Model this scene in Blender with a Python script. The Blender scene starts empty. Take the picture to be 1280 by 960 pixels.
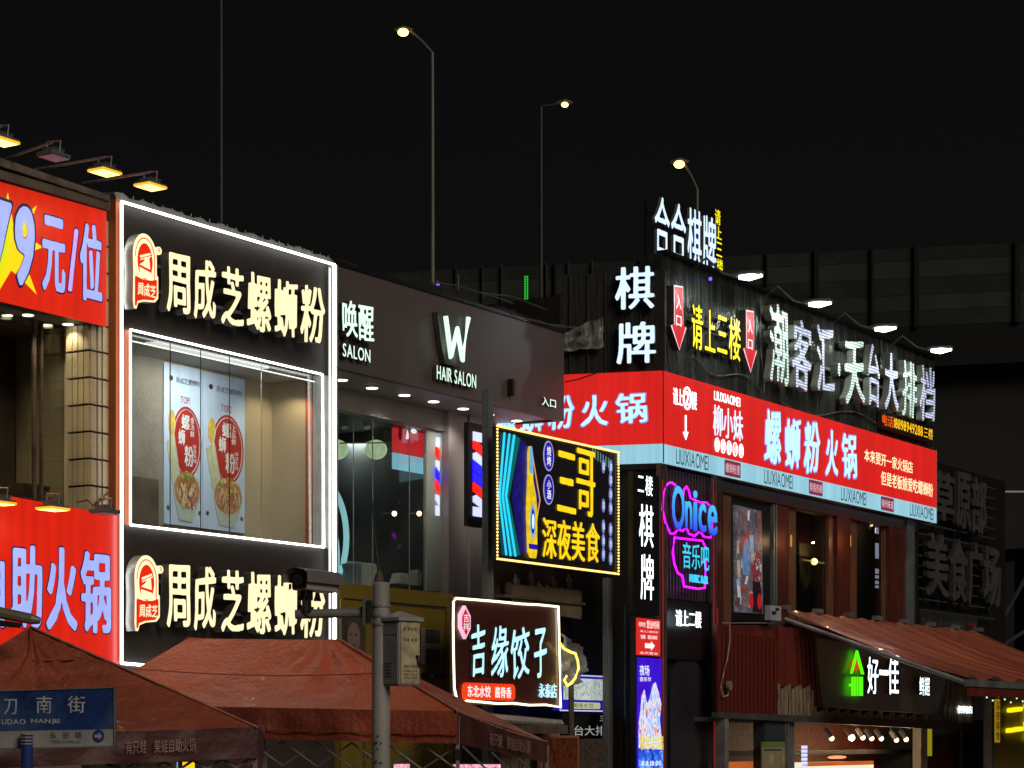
import bpy, bmesh, math, random
from math import sin, cos, pi, radians, sqrt, atan2
from mathutils import Vector, Matrix, noise
random.seed(7)
SC = bpy.context.scene
COL = SC.collection
# ------------------------------------------------------------------ camera
FP = 2740.0            # focal length in pixels of the 1280 wide photograph
EYE = 2.2              # eye height
HOR = 920.0            # horizon row
cam_d = bpy.data.cameras.new('camera'); cam = bpy.data.objects.new('camera', cam_d); COL.objects.link(cam)
cam.location = (0, 0, EYE); cam.rotation_euler = (radians(90), 0, 0)
cam_d.sensor_width = 36; cam_d.lens = FP/1280*36; cam_d.shift_y = (HOR-480)/1280
cam_d.clip_start = 0.5; cam_d.clip_end = 2000
SC.camera = cam
# ------------------------------------------------------------------ night sky, dim city light
world = bpy.data.worlds.new('World'); SC.world = world; world.use_nodes = True
bg = world.node_tree.nodes['Background']; bg.inputs[1].default_value = 1.0
_nt = world.node_tree; _tc = _nt.nodes.new('ShaderNodeTexCoord'); _sp = _nt.nodes.new('ShaderNodeSeparateXYZ'); _rp = _nt.nodes.new('ShaderNodeValToRGB')
_nt.links.new(_tc.outputs['Generated'], _sp.inputs[0]); _nt.links.new(_sp.outputs['Z'], _rp.inputs[0]); _nt.links.new(_rp.outputs[0], bg.inputs[0])
_rp.color_ramp.elements[0].position = .0; _rp.color_ramp.elements[0].color = (0.0062, 0.0058, 0.0054, 1)      # town glow near the horizon
_rp.color_ramp.elements[1].position = .42; _rp.color_ramp.elements[1].color = (0.0028, 0.0027, 0.0029, 1)
sd = bpy.data.lights.new('sun', 'SUN'); sd.energy = 1.05; sd.angle = radians(25); sd.color = (1.0, 0.86, 0.72)
sun = bpy.data.objects.new('sun', sd); COL.objects.link(sun)
sun.rotation_euler = Vector((0.46, -0.70, 0.46)).to_track_quat('Z', 'Y').to_euler()
SC.view_settings.view_transform = 'Standard'; SC.view_settings.look = 'None'
SC.view_settings.exposure = 0; SC.view_settings.gamma = 1
SC.render.engine = 'CYCLES'
SC.cycles.use_denoising = True
SC.cycles.max_bounces = 6; SC.cycles.transparent_max_bounces = 12
SC.cycles.sample_clamp_indirect = 3.0

# ------------------------------------------------------------------ frames
class Frame:
    """A vertical reference plane: local x along it, local y into the building, z up."""
    def __init__(s, ox, oy, th):
        s.o = (ox, oy); s.th = th; s.c = cos(th); s.s = sin(th)
        s.camx = -(ox*s.c+oy*s.s); s.camy = (ox*s.s-oy*s.c)
    def hit(s, px, py, y=0.0):
        dx, dy, dz = (px-640)/FP, 1.0, (HOR-py)/FP
        lx = dx*s.c+dy*s.s; ly = -dx*s.s+dy*s.c
        t = (y-s.camy)/ly
        return (s.camx+t*lx, EYE+t*dz)
    def U(s, px, y=0.0): return s.hit(px, 500, y)[0]
    def Z(s, px, py, y=0.0): return s.hit(px, py, y)[1]
    def pts(s, l, y=0.0): return [s.hit(a, b, y) for a, b in l]
    def level(s, px, py, z):
        """point at height z seen at the pixel -> local x, y"""
        t = (z-EYE)/((HOR-py)/FP); wx, wy = t*(px-640)/FP, t
        wx -= s.o[0]; wy -= s.o[1]
        return (wx*s.c+wy*s.s, -wx*s.s+wy*s.c)
    def rect(s, x0, t0, b0, x1, t1, b1, y=0.0):
        u0, za = s.hit(x0, t0, y); zb = s.Z(x0, b0, y); u1, zc = s.hit(x1, t1, y); zd = s.Z(x1, b1, y)
        return (u0, u1, (zb+zd)/2, (za+zc)/2)
ANG = math.atan2(1740, FP)
_n = (cos(ANG), -sin(ANG))
C0 = 20.6
F = Frame(-C0*_n[0], -C0*_n[1], pi/2-ANG)       # the row of shop fronts
W = Frame(0, 0, 0)
YR = -1.5                                       # front of the corner building
_cu = F.U(829, YR)
def f2w(u, y): return (F.o[0]+u*F.c-y*F.s, F.o[1]+u*F.s+y*F.c)
B = Frame(*f2w(_cu, YR), -math.atan2(1, 4.0))   # its side towards the camera, corner at x = 0
def P(px, py, Y): return ((px-640)/FP*Y, Y, EYE+(HOR-py)/FP*Y)

# ------------------------------------------------------------------ materials
def lin(c):
    return tuple((v/255/12.92 if v/255 <= .04045 else ((v/255+.055)/1.055)**2.4) for v in c)
MATS = {}
def newmat(name):
    m = bpy.data.materials.new(name); m.use_nodes = True
    nt = m.node_tree; b = nt.nodes['Principled BSDF']; MATS[name] = m
    return m, nt, b
def N(nt, t, **kw):
    n = nt.nodes.new(t)
    for k, v in kw.items(): setattr(n, k, v)
    return n
def coords(nt, scale=(1, 1, 1)):
    tc = N(nt, 'ShaderNodeTexCoord'); mp = N(nt, 'ShaderNodeMapping'); mp.inputs['Scale'].default_value = scale
    nt.links.new(tc.outputs['Object'], mp.inputs[0]); return mp.outputs[0]
def surf(name, col, rough=.6, metal=0.0, vary=.25, scale=3.0, stretch=(1, 1, 1), bump=.0, bscale=20.0, bstretch=None, dirt=None, dirt_amt=.5, coat=0.0):
    """Procedural surface: base colour broken by noise, dirt patches and fine relief."""
    if name in MATS: return MATS[name]
    m, nt, b = newmat(name)
    co = coords(nt, stretch)
    n1 = N(nt, 'ShaderNodeTexNoise'); n1.inputs['Scale'].default_value = scale; n1.inputs['Detail'].default_value = 6
    nt.links.new(co, n1.inputs['Vector'])
    r = N(nt, 'ShaderNodeValToRGB'); r.color_ramp.elements[0].position = .3; r.color_ramp.elements[1].position = .72
    lo = tuple(v*(1-vary) for v in col); hi = tuple(min(1, v*(1+vary)) for v in col)
    r.color_ramp.elements[0].color = (*lo, 1); r.color_ramp.elements[1].color = (*hi, 1)
    nt.links.new(n1.outputs[0], r.inputs[0]); out = r.outputs[0]
    if dirt:
        n2 = N(nt, 'ShaderNodeTexNoise'); n2.inputs['Scale'].default_value = scale*.6; n2.inputs['Detail'].default_value = 9; n2.inputs['Roughness'].default_value = .7
        nt.links.new(coords(nt, stretch), n2.inputs['Vector'])
        r2 = N(nt, 'ShaderNodeValToRGB'); r2.color_ramp.elements[0].position = .48; r2.color_ramp.elements[1].position = .66
        r2.color_ramp.elements[1].color = (dirt_amt,)*3+(1,)
        nt.links.new(n2.outputs[0], r2.inputs[0])
        mx = N(nt, 'ShaderNodeMixRGB'); mx.inputs[2].default_value = (*dirt, 1)
        nt.links.new(r2.outputs[0], mx.inputs[0]); nt.links.new(out, mx.inputs[1]); out = mx.outputs[0]
    nt.links.new(out, b.inputs['Base Color'])
    b.inputs['Roughness'].default_value = rough; b.inputs['Metallic'].default_value = metal
    if coat: b.inputs['Coat Weight'].default_value = coat
    if bump:
        n3 = N(nt, 'ShaderNodeTexNoise'); n3.inputs['Scale'].default_value = bscale; n3.inputs['Detail'].default_value = 5
        nt.links.new(coords(nt, bstretch or stretch), n3.inputs['Vector'])
        bp = N(nt, 'ShaderNodeBump'); bp.inputs['Strength'].default_value = bump; bp.inputs['Distance'].default_value = .05
        nt.links.new(n3.outputs[0], bp.inputs['Height']); nt.links.new(bp.outputs[0], b.inputs['Normal'])
    return m
def glow(name, rgb, strength=1.0, vary=0.0, scale=3.0, stretch=(1, 1, 1), base=None, rough=.4):
    """Something that gives off light; rgb as seen (sRGB 0-255)."""
    if name in MATS: return MATS[name]
    m, nt, b = newmat(name); c = lin(rgb)
    b.inputs['Base Color'].default_value = (*(base or tuple(v*.5 for v in c)), 1); b.inputs['Roughness'].default_value = rough
    b.inputs['Emission Color'].default_value = (*c, 1); b.inputs['Emission Strength'].default_value = strength
    if vary:
        n = N(nt, 'ShaderNodeTexNoise'); n.inputs['Scale'].default_value = scale; n.inputs['Detail'].default_value = 3
        nt.links.new(coords(nt, stretch), n.inputs['Vector'])
        mr = N(nt, 'ShaderNodeMapRange'); mr.inputs[1].default_value = .3; mr.inputs[2].default_value = .7
        mr.inputs[3].default_value = strength*(1-vary); mr.inputs[4].default_value = strength*(1+vary)
        nt.links.new(n.outputs[0], mr.inputs[0]); nt.links.new(mr.outputs[0], b.inputs['Emission Strength'])
    return m
def lightbox(name, rgb, strength, freq=9.0, depth=.10):
    """Back-lit flex sheet: faint vertical bands of the lamps behind plus slow unevenness."""
    m, nt, b = newmat(name); c = lin(rgb)
    b.inputs['Base Color'].default_value = (*tuple(v*.2 for v in c), 1); b.inputs['Roughness'].default_value = .35
    b.inputs['Emission Color'].default_value = (*c, 1)
    wv = N(nt, 'ShaderNodeTexWave', wave_type='BANDS', bands_direction='X'); wv.inputs['Scale'].default_value = freq/pi/2; wv.inputs['Distortion'].default_value = .6
    nt.links.new(coords(nt), wv.inputs['Vector'])
    n = N(nt, 'ShaderNodeTexNoise'); n.inputs['Scale'].default_value = 1.1
    nt.links.new(coords(nt, (2.4, 1, .35)), n.inputs['Vector'])
    a = N(nt, 'ShaderNodeMath', operation='MULTIPLY_ADD'); a.inputs[1].default_value = depth*strength*1.4; a.inputs[2].default_value = strength*(1-depth)
    nt.links.new(wv.outputs['Fac'], a.inputs[0])
    a2 = N(nt, 'ShaderNodeMath', operation='MULTIPLY_ADD'); a2.inputs[1].default_value = strength*.5; a2.inputs[2].default_value = -strength*.25
    nt.links.new(n.outputs[0], a2.inputs[0])
    a3 = N(nt, 'ShaderNodeMath', operation='ADD'); nt.links.new(a.outputs[0], a3.inputs[0]); nt.links.new(a2.outputs[0], a3.inputs[1])
    nt.links.new(a3.outputs[0], b.inputs['Emission Strength'])
    return m
def glow_grad(name, lo, hi, z0, z1, strength):
    """lit letter face printed with a vertical colour gradient (height above its sign's foot)"""
    m, nt, b = newmat(name); tc = N(nt, 'ShaderNodeTexCoord'); sp = N(nt, 'ShaderNodeSeparateXYZ'); nt.links.new(tc.outputs['Generated'], sp.inputs[0])
    mr = N(nt, 'ShaderNodeMapRange'); mr.inputs[1].default_value = z0; mr.inputs[2].default_value = z1; nt.links.new(sp.outputs['Z'], mr.inputs[0])
    mx = N(nt, 'ShaderNodeMixRGB'); mx.inputs[1].default_value = (*lin(lo), 1); mx.inputs[2].default_value = (*lin(hi), 1)
    nt.links.new(mr.outputs[0], mx.inputs[0]); nt.links.new(mx.outputs[0], b.inputs['Emission Color']); b.inputs['Emission Strength'].default_value = strength
    b.inputs['Base Color'].default_value = (.05, .1, .2, 1)
    return m
def picture(name, stops, scale, strength, stretch=(1, 1, 1), kind='NOISE', lit=True):
    """Printed or shown picture too small to read: blotches of several colours."""
    m, nt, b = newmat(name)
    if kind == 'NOISE':
        n = N(nt, 'ShaderNodeTexNoise'); n.inputs['Scale'].default_value = scale; n.inputs['Detail'].default_value = 7; n.inputs['Roughness'].default_value = .65; n.inputs['Distortion'].default_value = .8; o = n.outputs[0]
    else:
        n = N(nt, 'ShaderNodeTexVoronoi'); n.inputs['Scale'].default_value = scale; o = n.outputs['Color']
    nt.links.new(coords(nt, stretch), n.inputs['Vector'])
    r = N(nt, 'ShaderNodeValToRGB'); cr = r.color_ramp
    while len(cr.elements) < len(stops): cr.elements.new(.5)
    for e, (p, c) in zip(cr.elements, stops): e.position = p; e.color = (*lin(c), 1)
    nt.links.new(o, r.inputs[0])
    nt.links.new(r.outputs[0], b.inputs['Base Color']); b.inputs['Roughness'].default_value = .5
    if lit:
        nt.links.new(r.outputs[0], b.inputs['Emission Color']); b.inputs['Emission Strength'].default_value = strength
    return m
def glass(name, tint=(1, 1, 1), refl=1.0):
    m, nt, b = newmat(name); nt.nodes.remove(b); out = nt.nodes['Material Output']
    tr = N(nt, 'ShaderNodeBsdfTransparent'); tr.inputs[0].default_value = (*tint, 1)
    gl = N(nt, 'ShaderNodeBsdfGlossy'); gl.inputs['Roughness'].default_value = .03
    fr = N(nt, 'ShaderNodeFresnel'); ge = N(nt, 'ShaderNodeNewGeometry'); mi_ = N(nt, 'ShaderNodeMapRange'); mi_.inputs[3].default_value = 1.45; mi_.inputs[4].default_value = 1/1.45
    nt.links.new(ge.outputs['Backfacing'], mi_.inputs[0]); nt.links.new(mi_.outputs[0], fr.inputs[0])
    ml = N(nt, 'ShaderNodeMath', operation='MULTIPLY'); ml.inputs[1].default_value = refl
    mx = N(nt, 'ShaderNodeMixShader'); nt.links.new(fr.outputs[0], ml.inputs[0]); nt.links.new(ml.outputs[0], mx.inputs[0])
    nt.links.new(tr.outputs[0], mx.inputs[1]); nt.links.new(gl.outputs[0], mx.inputs[2]); nt.links.new(mx.outputs[0], out.inputs[0])
    return m
def led_face(name, on, base, freq, strength):
    """Face of a letter studded with a fine grid of small lamps."""
    m, nt, b = newmat(name)
    v = N(nt, 'ShaderNodeTexVoronoi'); v.inputs['Scale'].default_value = freq; v.inputs['Randomness'].default_value = .15
    nt.links.new(coords(nt, (1, 0, 1)), v.inputs['Vector'])
    lt = N(nt, 'ShaderNodeMapRange'); lt.inputs[1].default_value = .22; lt.inputs[2].default_value = .42; lt.inputs[3].default_value = strength; lt.inputs[4].default_value = .12
    nt.links.new(v.outputs['Distance'], lt.inputs[0]); nt.links.new(lt.outputs[0], b.inputs['Emission Strength'])
    b.inputs['Emission Color'].default_value = (*lin(on), 1); b.inputs['Base Color'].default_value = (*base, 1); b.inputs['Roughness'].default_value = .5
    return m

M = dict(
 dark_panel=surf('dark_panel', (.038, .030, .024), .55, vary=.2, scale=1.5, stretch=(1, 1, .4), bump=.12, bscale=6, dirt=(.06, .05, .04), dirt_amt=.3),
 fascia=surf('fascia', (.115, .094, .088), .5, vary=.10, scale=.8, bump=.05, bscale=30, dirt=(.07, .06, .055), dirt_amt=.4),
 black=surf('black', (.010, .010, .011), .45, vary=.3, bump=.1),
 blackwall=surf('black_wall', (.014, .015, .015), .7, vary=.5, scale=2, stretch=(1, 1, .25), bump=.5, bscale=5, bstretch=(3, 1, .5)),
 tarp=surf('black_tarp', (.024, .028, .025), .22, vary=.6, scale=3, stretch=(3, 1, .35), bump=1.0, bscale=3.0, bstretch=(4, 1, .6), dirt=(.09, .10, .09), dirt_amt=.5),
 steel=surf('steel', (.30, .29, .28), .45, .3, .25, 4, bump=.05, dirt=(.10, .08, .06), dirt_amt=.6),
 greysteel=surf('grey_steel', (.16, .18, .18), .5, .2, .25, 4, stretch=(1, 1, .3), bump=.05, dirt=(.06, .05, .04), dirt_amt=.6),
 alu=surf('aluminium', (.55, .57, .53), .35, .5, .15, 4),
 letter_side=surf('letter_side', (.30, .33, .28), .35, .4, .2, 6),
 letter_dark=surf('letter_return', (.10, .09, .075), .4, .3, .3, 6),
 orange=surf('terracotta_panel', (.34, .085, .022), .5, 0, .15, 2, stretch=(1, 1, .3), bump=.05, dirt=(.12, .04, .02), dirt_amt=.3),
 tile=surf('beige_tile', (.50, .41, .25), .35, 0, .14, 5, bump=.05, dirt=(.30, .24, .15), dirt_amt=.4),
 joint=surf('dark_joint', (.035, .03, .022), .8),
 brick_grey=surf('grey_tile', (.19, .155, .12), .6, 0, .3, 8, bump=.15, dirt=(.06, .05, .04), dirt_amt=.6),
 wallgrey=surf('grey_render', (.22, .20, .175), .8, 0, .2, 1.5, bump=.15, dirt=(.10, .09, .07), dirt_amt=.6),
 beige=surf('beige_wall', (.42, .35, .25), .7, 0, .12, 1.2, stretch=(1, 1, .3), bump=.05),
 ceiling=surf('pale_ceiling', (.45, .45, .42), .5, 0, .1, 2),
 darkroom=surf('dark_room', (.095, .108, .11), .6, 0, .3, 1.2, bump=.05),
 brown=surf('dark_brown_wall', (.10, .075, .055), .6, 0, .4, 2, bump=.1),
 wood=surf('dark_red_wood', (.085, .020, .013), .4, 0, .4, 3, stretch=(6, 6, .5), bump=.12, bscale=12, bstretch=(8, 8, .4)),
 woodlight=surf('brown_wood', (.15, .062, .032), .45, 0, .35, 3, stretch=(6, 6, .5), bump=.15, bscale=12, bstretch=(8, 8, .4)),
 slatwood=surf('weathered_slat', (.30, .22, .15), .7, 0, .5, 6, stretch=(5, 5, .6), bump=.3, bscale=14, dirt=(.07, .05, .04), dirt_amt=.8),
 redmetal=surf('dark_red_metal', (.17, .025, .018), .45, .1, .3, 2, stretch=(2, 2, .4), bump=.08, dirt=(.06, .02, .015), dirt_amt=.6),
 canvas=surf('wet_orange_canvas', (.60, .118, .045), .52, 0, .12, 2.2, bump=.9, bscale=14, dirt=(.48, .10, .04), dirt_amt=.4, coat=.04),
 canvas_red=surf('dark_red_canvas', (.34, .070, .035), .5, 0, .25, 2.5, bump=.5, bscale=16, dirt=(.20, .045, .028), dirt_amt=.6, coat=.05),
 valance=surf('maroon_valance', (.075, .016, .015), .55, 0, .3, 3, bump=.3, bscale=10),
 valance_text=surf('valance_print', (.34, .20, .18), .7, 0, .3, 8),
 piping=surf('pale_piping', (.46, .22, .15), .6, 0, .3, 8),
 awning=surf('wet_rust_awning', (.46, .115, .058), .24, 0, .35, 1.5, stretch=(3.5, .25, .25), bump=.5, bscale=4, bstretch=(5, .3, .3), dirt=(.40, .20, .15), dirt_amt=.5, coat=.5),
 olive=surf('olive_yellow_panel', (.165, .115, .012), .5, 0, .22, 1.5, stretch=(1, 1, .4), bump=.08, dirt=(.07, .05, .015), dirt_amt=.5),
 paper=surf('pale_paper', (.50, .48, .42), .8, 0, .15, 5),
 concrete=surf('concrete', (.22, .215, .20), .85, 0, .25, 1, bump=.2, dirt=(.12, .11, .10), dirt_amt=.6),
 asphalt=surf('asphalt', (.05, .05, .052), .45, 0, .3, 2, bump=.3, bscale=60),
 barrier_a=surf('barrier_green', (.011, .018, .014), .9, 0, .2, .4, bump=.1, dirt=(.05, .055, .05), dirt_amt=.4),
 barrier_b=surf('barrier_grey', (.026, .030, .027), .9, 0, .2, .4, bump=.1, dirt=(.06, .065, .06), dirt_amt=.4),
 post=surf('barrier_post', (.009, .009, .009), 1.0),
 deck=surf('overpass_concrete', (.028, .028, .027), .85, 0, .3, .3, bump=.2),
 lamp_pole=surf('galvanised_pole', (.13, .125, .115), .5, .3, .2, 1),
 pole_dim=surf('dark_pole', (.055, .055, .055), .6, .2, .2, 1),
 bluesign=surf('blue_sign_enamel', (.012, .035, .15), .3, 0, .5, 2.5, bump=.05, dirt=(.07, .13, .26), dirt_amt=.8),
 signwhite=surf('worn_white_enamel', (.30, .30, .285), .4, 0, .2, 4, dirt=(.2, .2, .2), dirt_amt=.6),
 bluepole=surf('blue_pole_paint', (.02, .05, .26), .35, 0, .2, 5),
 cabinet=surf('cabinet_paint', (.33, .345, .35), .45, .1, .12, 4, bump=.05, dirt=(.17, .16, .14), dirt_amt=.6),
 sticker=surf('sticker_residue_warm_lit', (.50, .44, .26), .7, 0, .35, 8, dirt=(.20, .15, .10), dirt_amt=.7),  # yellowish tone holds warm light from the right besides the stickers
 camera_white=surf('camera_housing', (.42, .39, .37), .4, .1, .15, 6),
 darkgrey_letter=surf('unlit_letter', (.070, .070, .067), .5, .1, .2, 2),
 darkside=surf('unlit_side', (.05, .05, .05), .5, .1, .2, 2),
 white=surf('white_plastic', (.7, .7, .68), .4, 0, .1, 4),
 red_paint=surf('dark_red_ink', (.30, .02, .015), .5, 0, .1, 4),
 ink=surf('dark_ink', (.02, .02, .025), .6, 0, .1, 4),
 posterblue=surf('pale_blue_print', (.46, .60, .82), .4, 0, .12, 2.5, stretch=(1.5, 1, .6), dirt=(.62, .62, .72), dirt_amt=.5),
 postred=surf('poster_red', (.36, .022, .016), .45, 0, .15, 3),
 posttext=surf('poster_white', (.62, .62, .66), .5, 0, .15, 9),
 yellowprint=surf('poster_yellow', (.60, .42, .07), .5, 0, .3, 6),
 bowl=surf('bowl_print', (.42, .50, .46), .5, 0, .1, 4),
 noodles=picture('noodle_print', [(.30, (90, 50, 35)), (.42, (205, 170, 120)), (.48, (120, 150, 50)), (.54, (225, 205, 160)), (.62, (165, 70, 45)), (.7, (240, 220, 150))], 11, 0, (2.2, 1, .9), lit=False),
 greens=picture('greens_print', [(.35, (60, 110, 30)), (.46, (190, 200, 90)), (.52, (225, 190, 80)), (.58, (170, 60, 40)), (.66, (120, 170, 60))], 15, 0, (1, 1, 1), lit=False),
 bagprint=surf('packet_print', (.46, .48, .33), .5, 0, .2, 10, stretch=(4, 1, .6)),
 red_soft=surf('red_mosaic', (.20, .035, .018), .5, 0, .6, 10, bump=.2, dirt=(.30, .12, .04), dirt_amt=.5),
 glass=glass('window_glass', (.93, .96, .95), 1.0),
 glass_dark=glass('smoked_glass', (.60, .60, .55), 1.3),
 plastic_film=surf('creased_film', (.35, .38, .42), .18, 0, .5, 2, bump=1.0, bscale=4, dirt=(.04, .05, .06), dirt_amt=.9),
 cardboard=surf('cardboard', (.25, .13, .06), .8, 0, .25, 3),
 rust=surf('rusty_pipe', (.11, .075, .05), .7, .2, .5, 5, bump=.2),
 corrugate=surf('grey_corrugated', (.24, .23, .22), .6, .2, .3, 3, dirt=(.08, .07, .06), dirt_amt=.7),
 cable=surf('cable', (.02, .02, .02), .5),
)
G = dict(
 tube=glow('white_tube', (244, 248, 250), 5.5),
 tube_thin=glow('white_strip', (235, 240, 235), 1.6),
 cream=glow('cream_face', (250, 234, 186), 1.15, .06, 4),
 red79=lightbox('red_flex', (212, 38, 18), 1.0, 9, .05),
 redlow=lightbox('red_flex_lower', (214, 34, 16), 1.0, 9, .07),
 redR=lightbox('red_flex_corner', (212, 34, 30), 1.0, 14, .05),
 blueR=lightbox('pale_blue_flex', (152, 206, 224), .95, 14, .05),
 lilac=glow('lilac_print', (156, 172, 242), 1.0, .08, 5),
 pink_lilac=glow('pink_lilac_print', (186, 160, 236), 1.0, .08, 5),
 navy=glow('navy_outline', (20, 20, 70), .8),
 yellow=glow('yellow_print', (246, 206, 20), 1.0), lime=glow('lime_print', (205, 214, 14), 1.0),
 orangep=glow('orange_print', (224, 40, 14), 1.0),
 flood=glow('warm_flood', (255, 206, 100), 4.5), flood_off=surf('unlit_lens', (.42, .36, .36), .3),
 coolw=glow('cool_lamp', (240, 250, 235), 9),
 down=glow('downlight', (255, 244, 214), 5),
 salon=glow('salon_letter', (212, 240, 224), 1.2),
 cyanw=glow('ice_letter', (176, 226, 244), 1.25, .08, 6),
 ice=glow('white_blue_letter', (200, 222, 255), 1.3, .05, 6),
 whiteled=glow('white_led', (225, 240, 245), 2.4, .1, 10),
 yled=glow('yellow_led', (250, 232, 20), 1.15, .05, 8), gold=glow('gold_letter', (250, 206, 24), 1.1, .1, 6),
 bulbs=glow('string_bulb', (255, 212, 120), 2.0),
 neonw=glow('warm_neon', (255, 244, 200), 2.4), neon_y=glow('yellow_neon', (255, 214, 90), 2.2),
 teal=glow('teal_neon', (40, 190, 225), 1.3), tealband=glow('teal_panel', (4, 104, 98), .8), navyp=glow('navy_panel', (22, 18, 110), .8, .5, 8),
 bottle_y=glow('bottle_yellow', (236, 200, 30), .9, .25, 10), bottle_b=glow('bottle_label', (120, 176, 220), .9, .2, 10), bluep=glow('blue_oval', (30, 26, 165), .9),
 chip=glow('lilac_chip', (120, 140, 205), .8), dotred=glow('red_led', (235, 24, 18), 2.0), dotblue=glow('blue_led', (20, 14, 235), 4), dotwhite=glow('lilac_led', (205, 212, 255), 1.1),
 orangered=glow('orange_red_box', (232, 62, 22), 1.0),
 magenta=glow('magenta_neon', (176, 14, 214), 3.2), azure=glow_grad('azure_letter', (30, 60, 235), (70, 190, 245), 0, 1, 1.1), azure2=glow('cyan_letter', (60, 196, 232), 1.1, .2, 5),
 redtube=glow('dim_red_tube', (150, 30, 30), .6),
 green=glow('green_led', (90, 240, 20), 1.1), greenfar=glow('green_far_led', (10, 200, 50), .9),
 street=glow('street_lamp_glow', (255, 200, 100), 6), bulb=glow('warm_bulb', (255, 220, 150), 6),
 lantern=glow('paper_lantern', (160, 182, 140), 1.0, .25, 6), ring=glow('cyan_ring', (140, 196, 204), .9),
 redreflect=glow('red_reflection_glow', (190, 40, 44), .85, .15, 3), cyanreflect=glow('cyan_reflection_glow', (126, 184, 204), .85, .1, 3),
 arrowred=lightbox('red_arrow', (214, 32, 44), 1.0), ledorange=glow('amber_led', (250, 190, 30), 1.0, .5, 20), ledred=glow('amber_red_led', (230, 90, 20), 1.0, .4, 20),
 violet=glow('violet_spot', (120, 80, 240), 2),
 posterlow=picture('led_picture', [(.30, (20, 10, 120)), (.44, (50, 30, 190)), (.52, (110, 120, 220)), (.58, (225, 215, 235)), (.64, (90, 70, 200)), (.75, (235, 150, 110))], 3.4, 1.0, (1.6, 1, .8)),
 crowd=picture('festival_picture', [(.30, (30, 28, 34)), (.42, (84, 78, 88)), (.49, (60, 62, 78)), (.54, (120, 108, 108)), (.60, (50, 32, 36)), (.72, (150, 145, 155))], 4.5, .6, (1.5, 1, .8)),
 night_blue=glow('deep_blue_print', (58, 18, 205), .9, .25, 3),
 food=picture('menu_picture', [(.35, (60, 10, 8)), (.46, (84, 18, 12)), (.52, (105, 60, 24)), (.58, (60, 10, 8)), (.68, (110, 80, 36))], 9, .14, (1.5, 1, 1)),
 pinkboard=glow('pink_board', (240, 170, 190), 1.0, .5, 14, (3, 1, 1)), blueboard=glow('blue_board', (120, 170, 225), 1.0), whiteboard=glow('white_board', (235, 235, 235), 1.1),
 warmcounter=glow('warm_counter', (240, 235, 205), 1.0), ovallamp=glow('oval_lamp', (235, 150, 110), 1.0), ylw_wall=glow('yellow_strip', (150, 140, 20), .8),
 led_big=led_face('led_letter', (205, 216, 255), (.28, .30, .33), 16, 1.7),
 led_big2=led_face('led_letter_green', (200, 235, 225), (.30, .34, .32), 16, 1.7),
)

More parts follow.
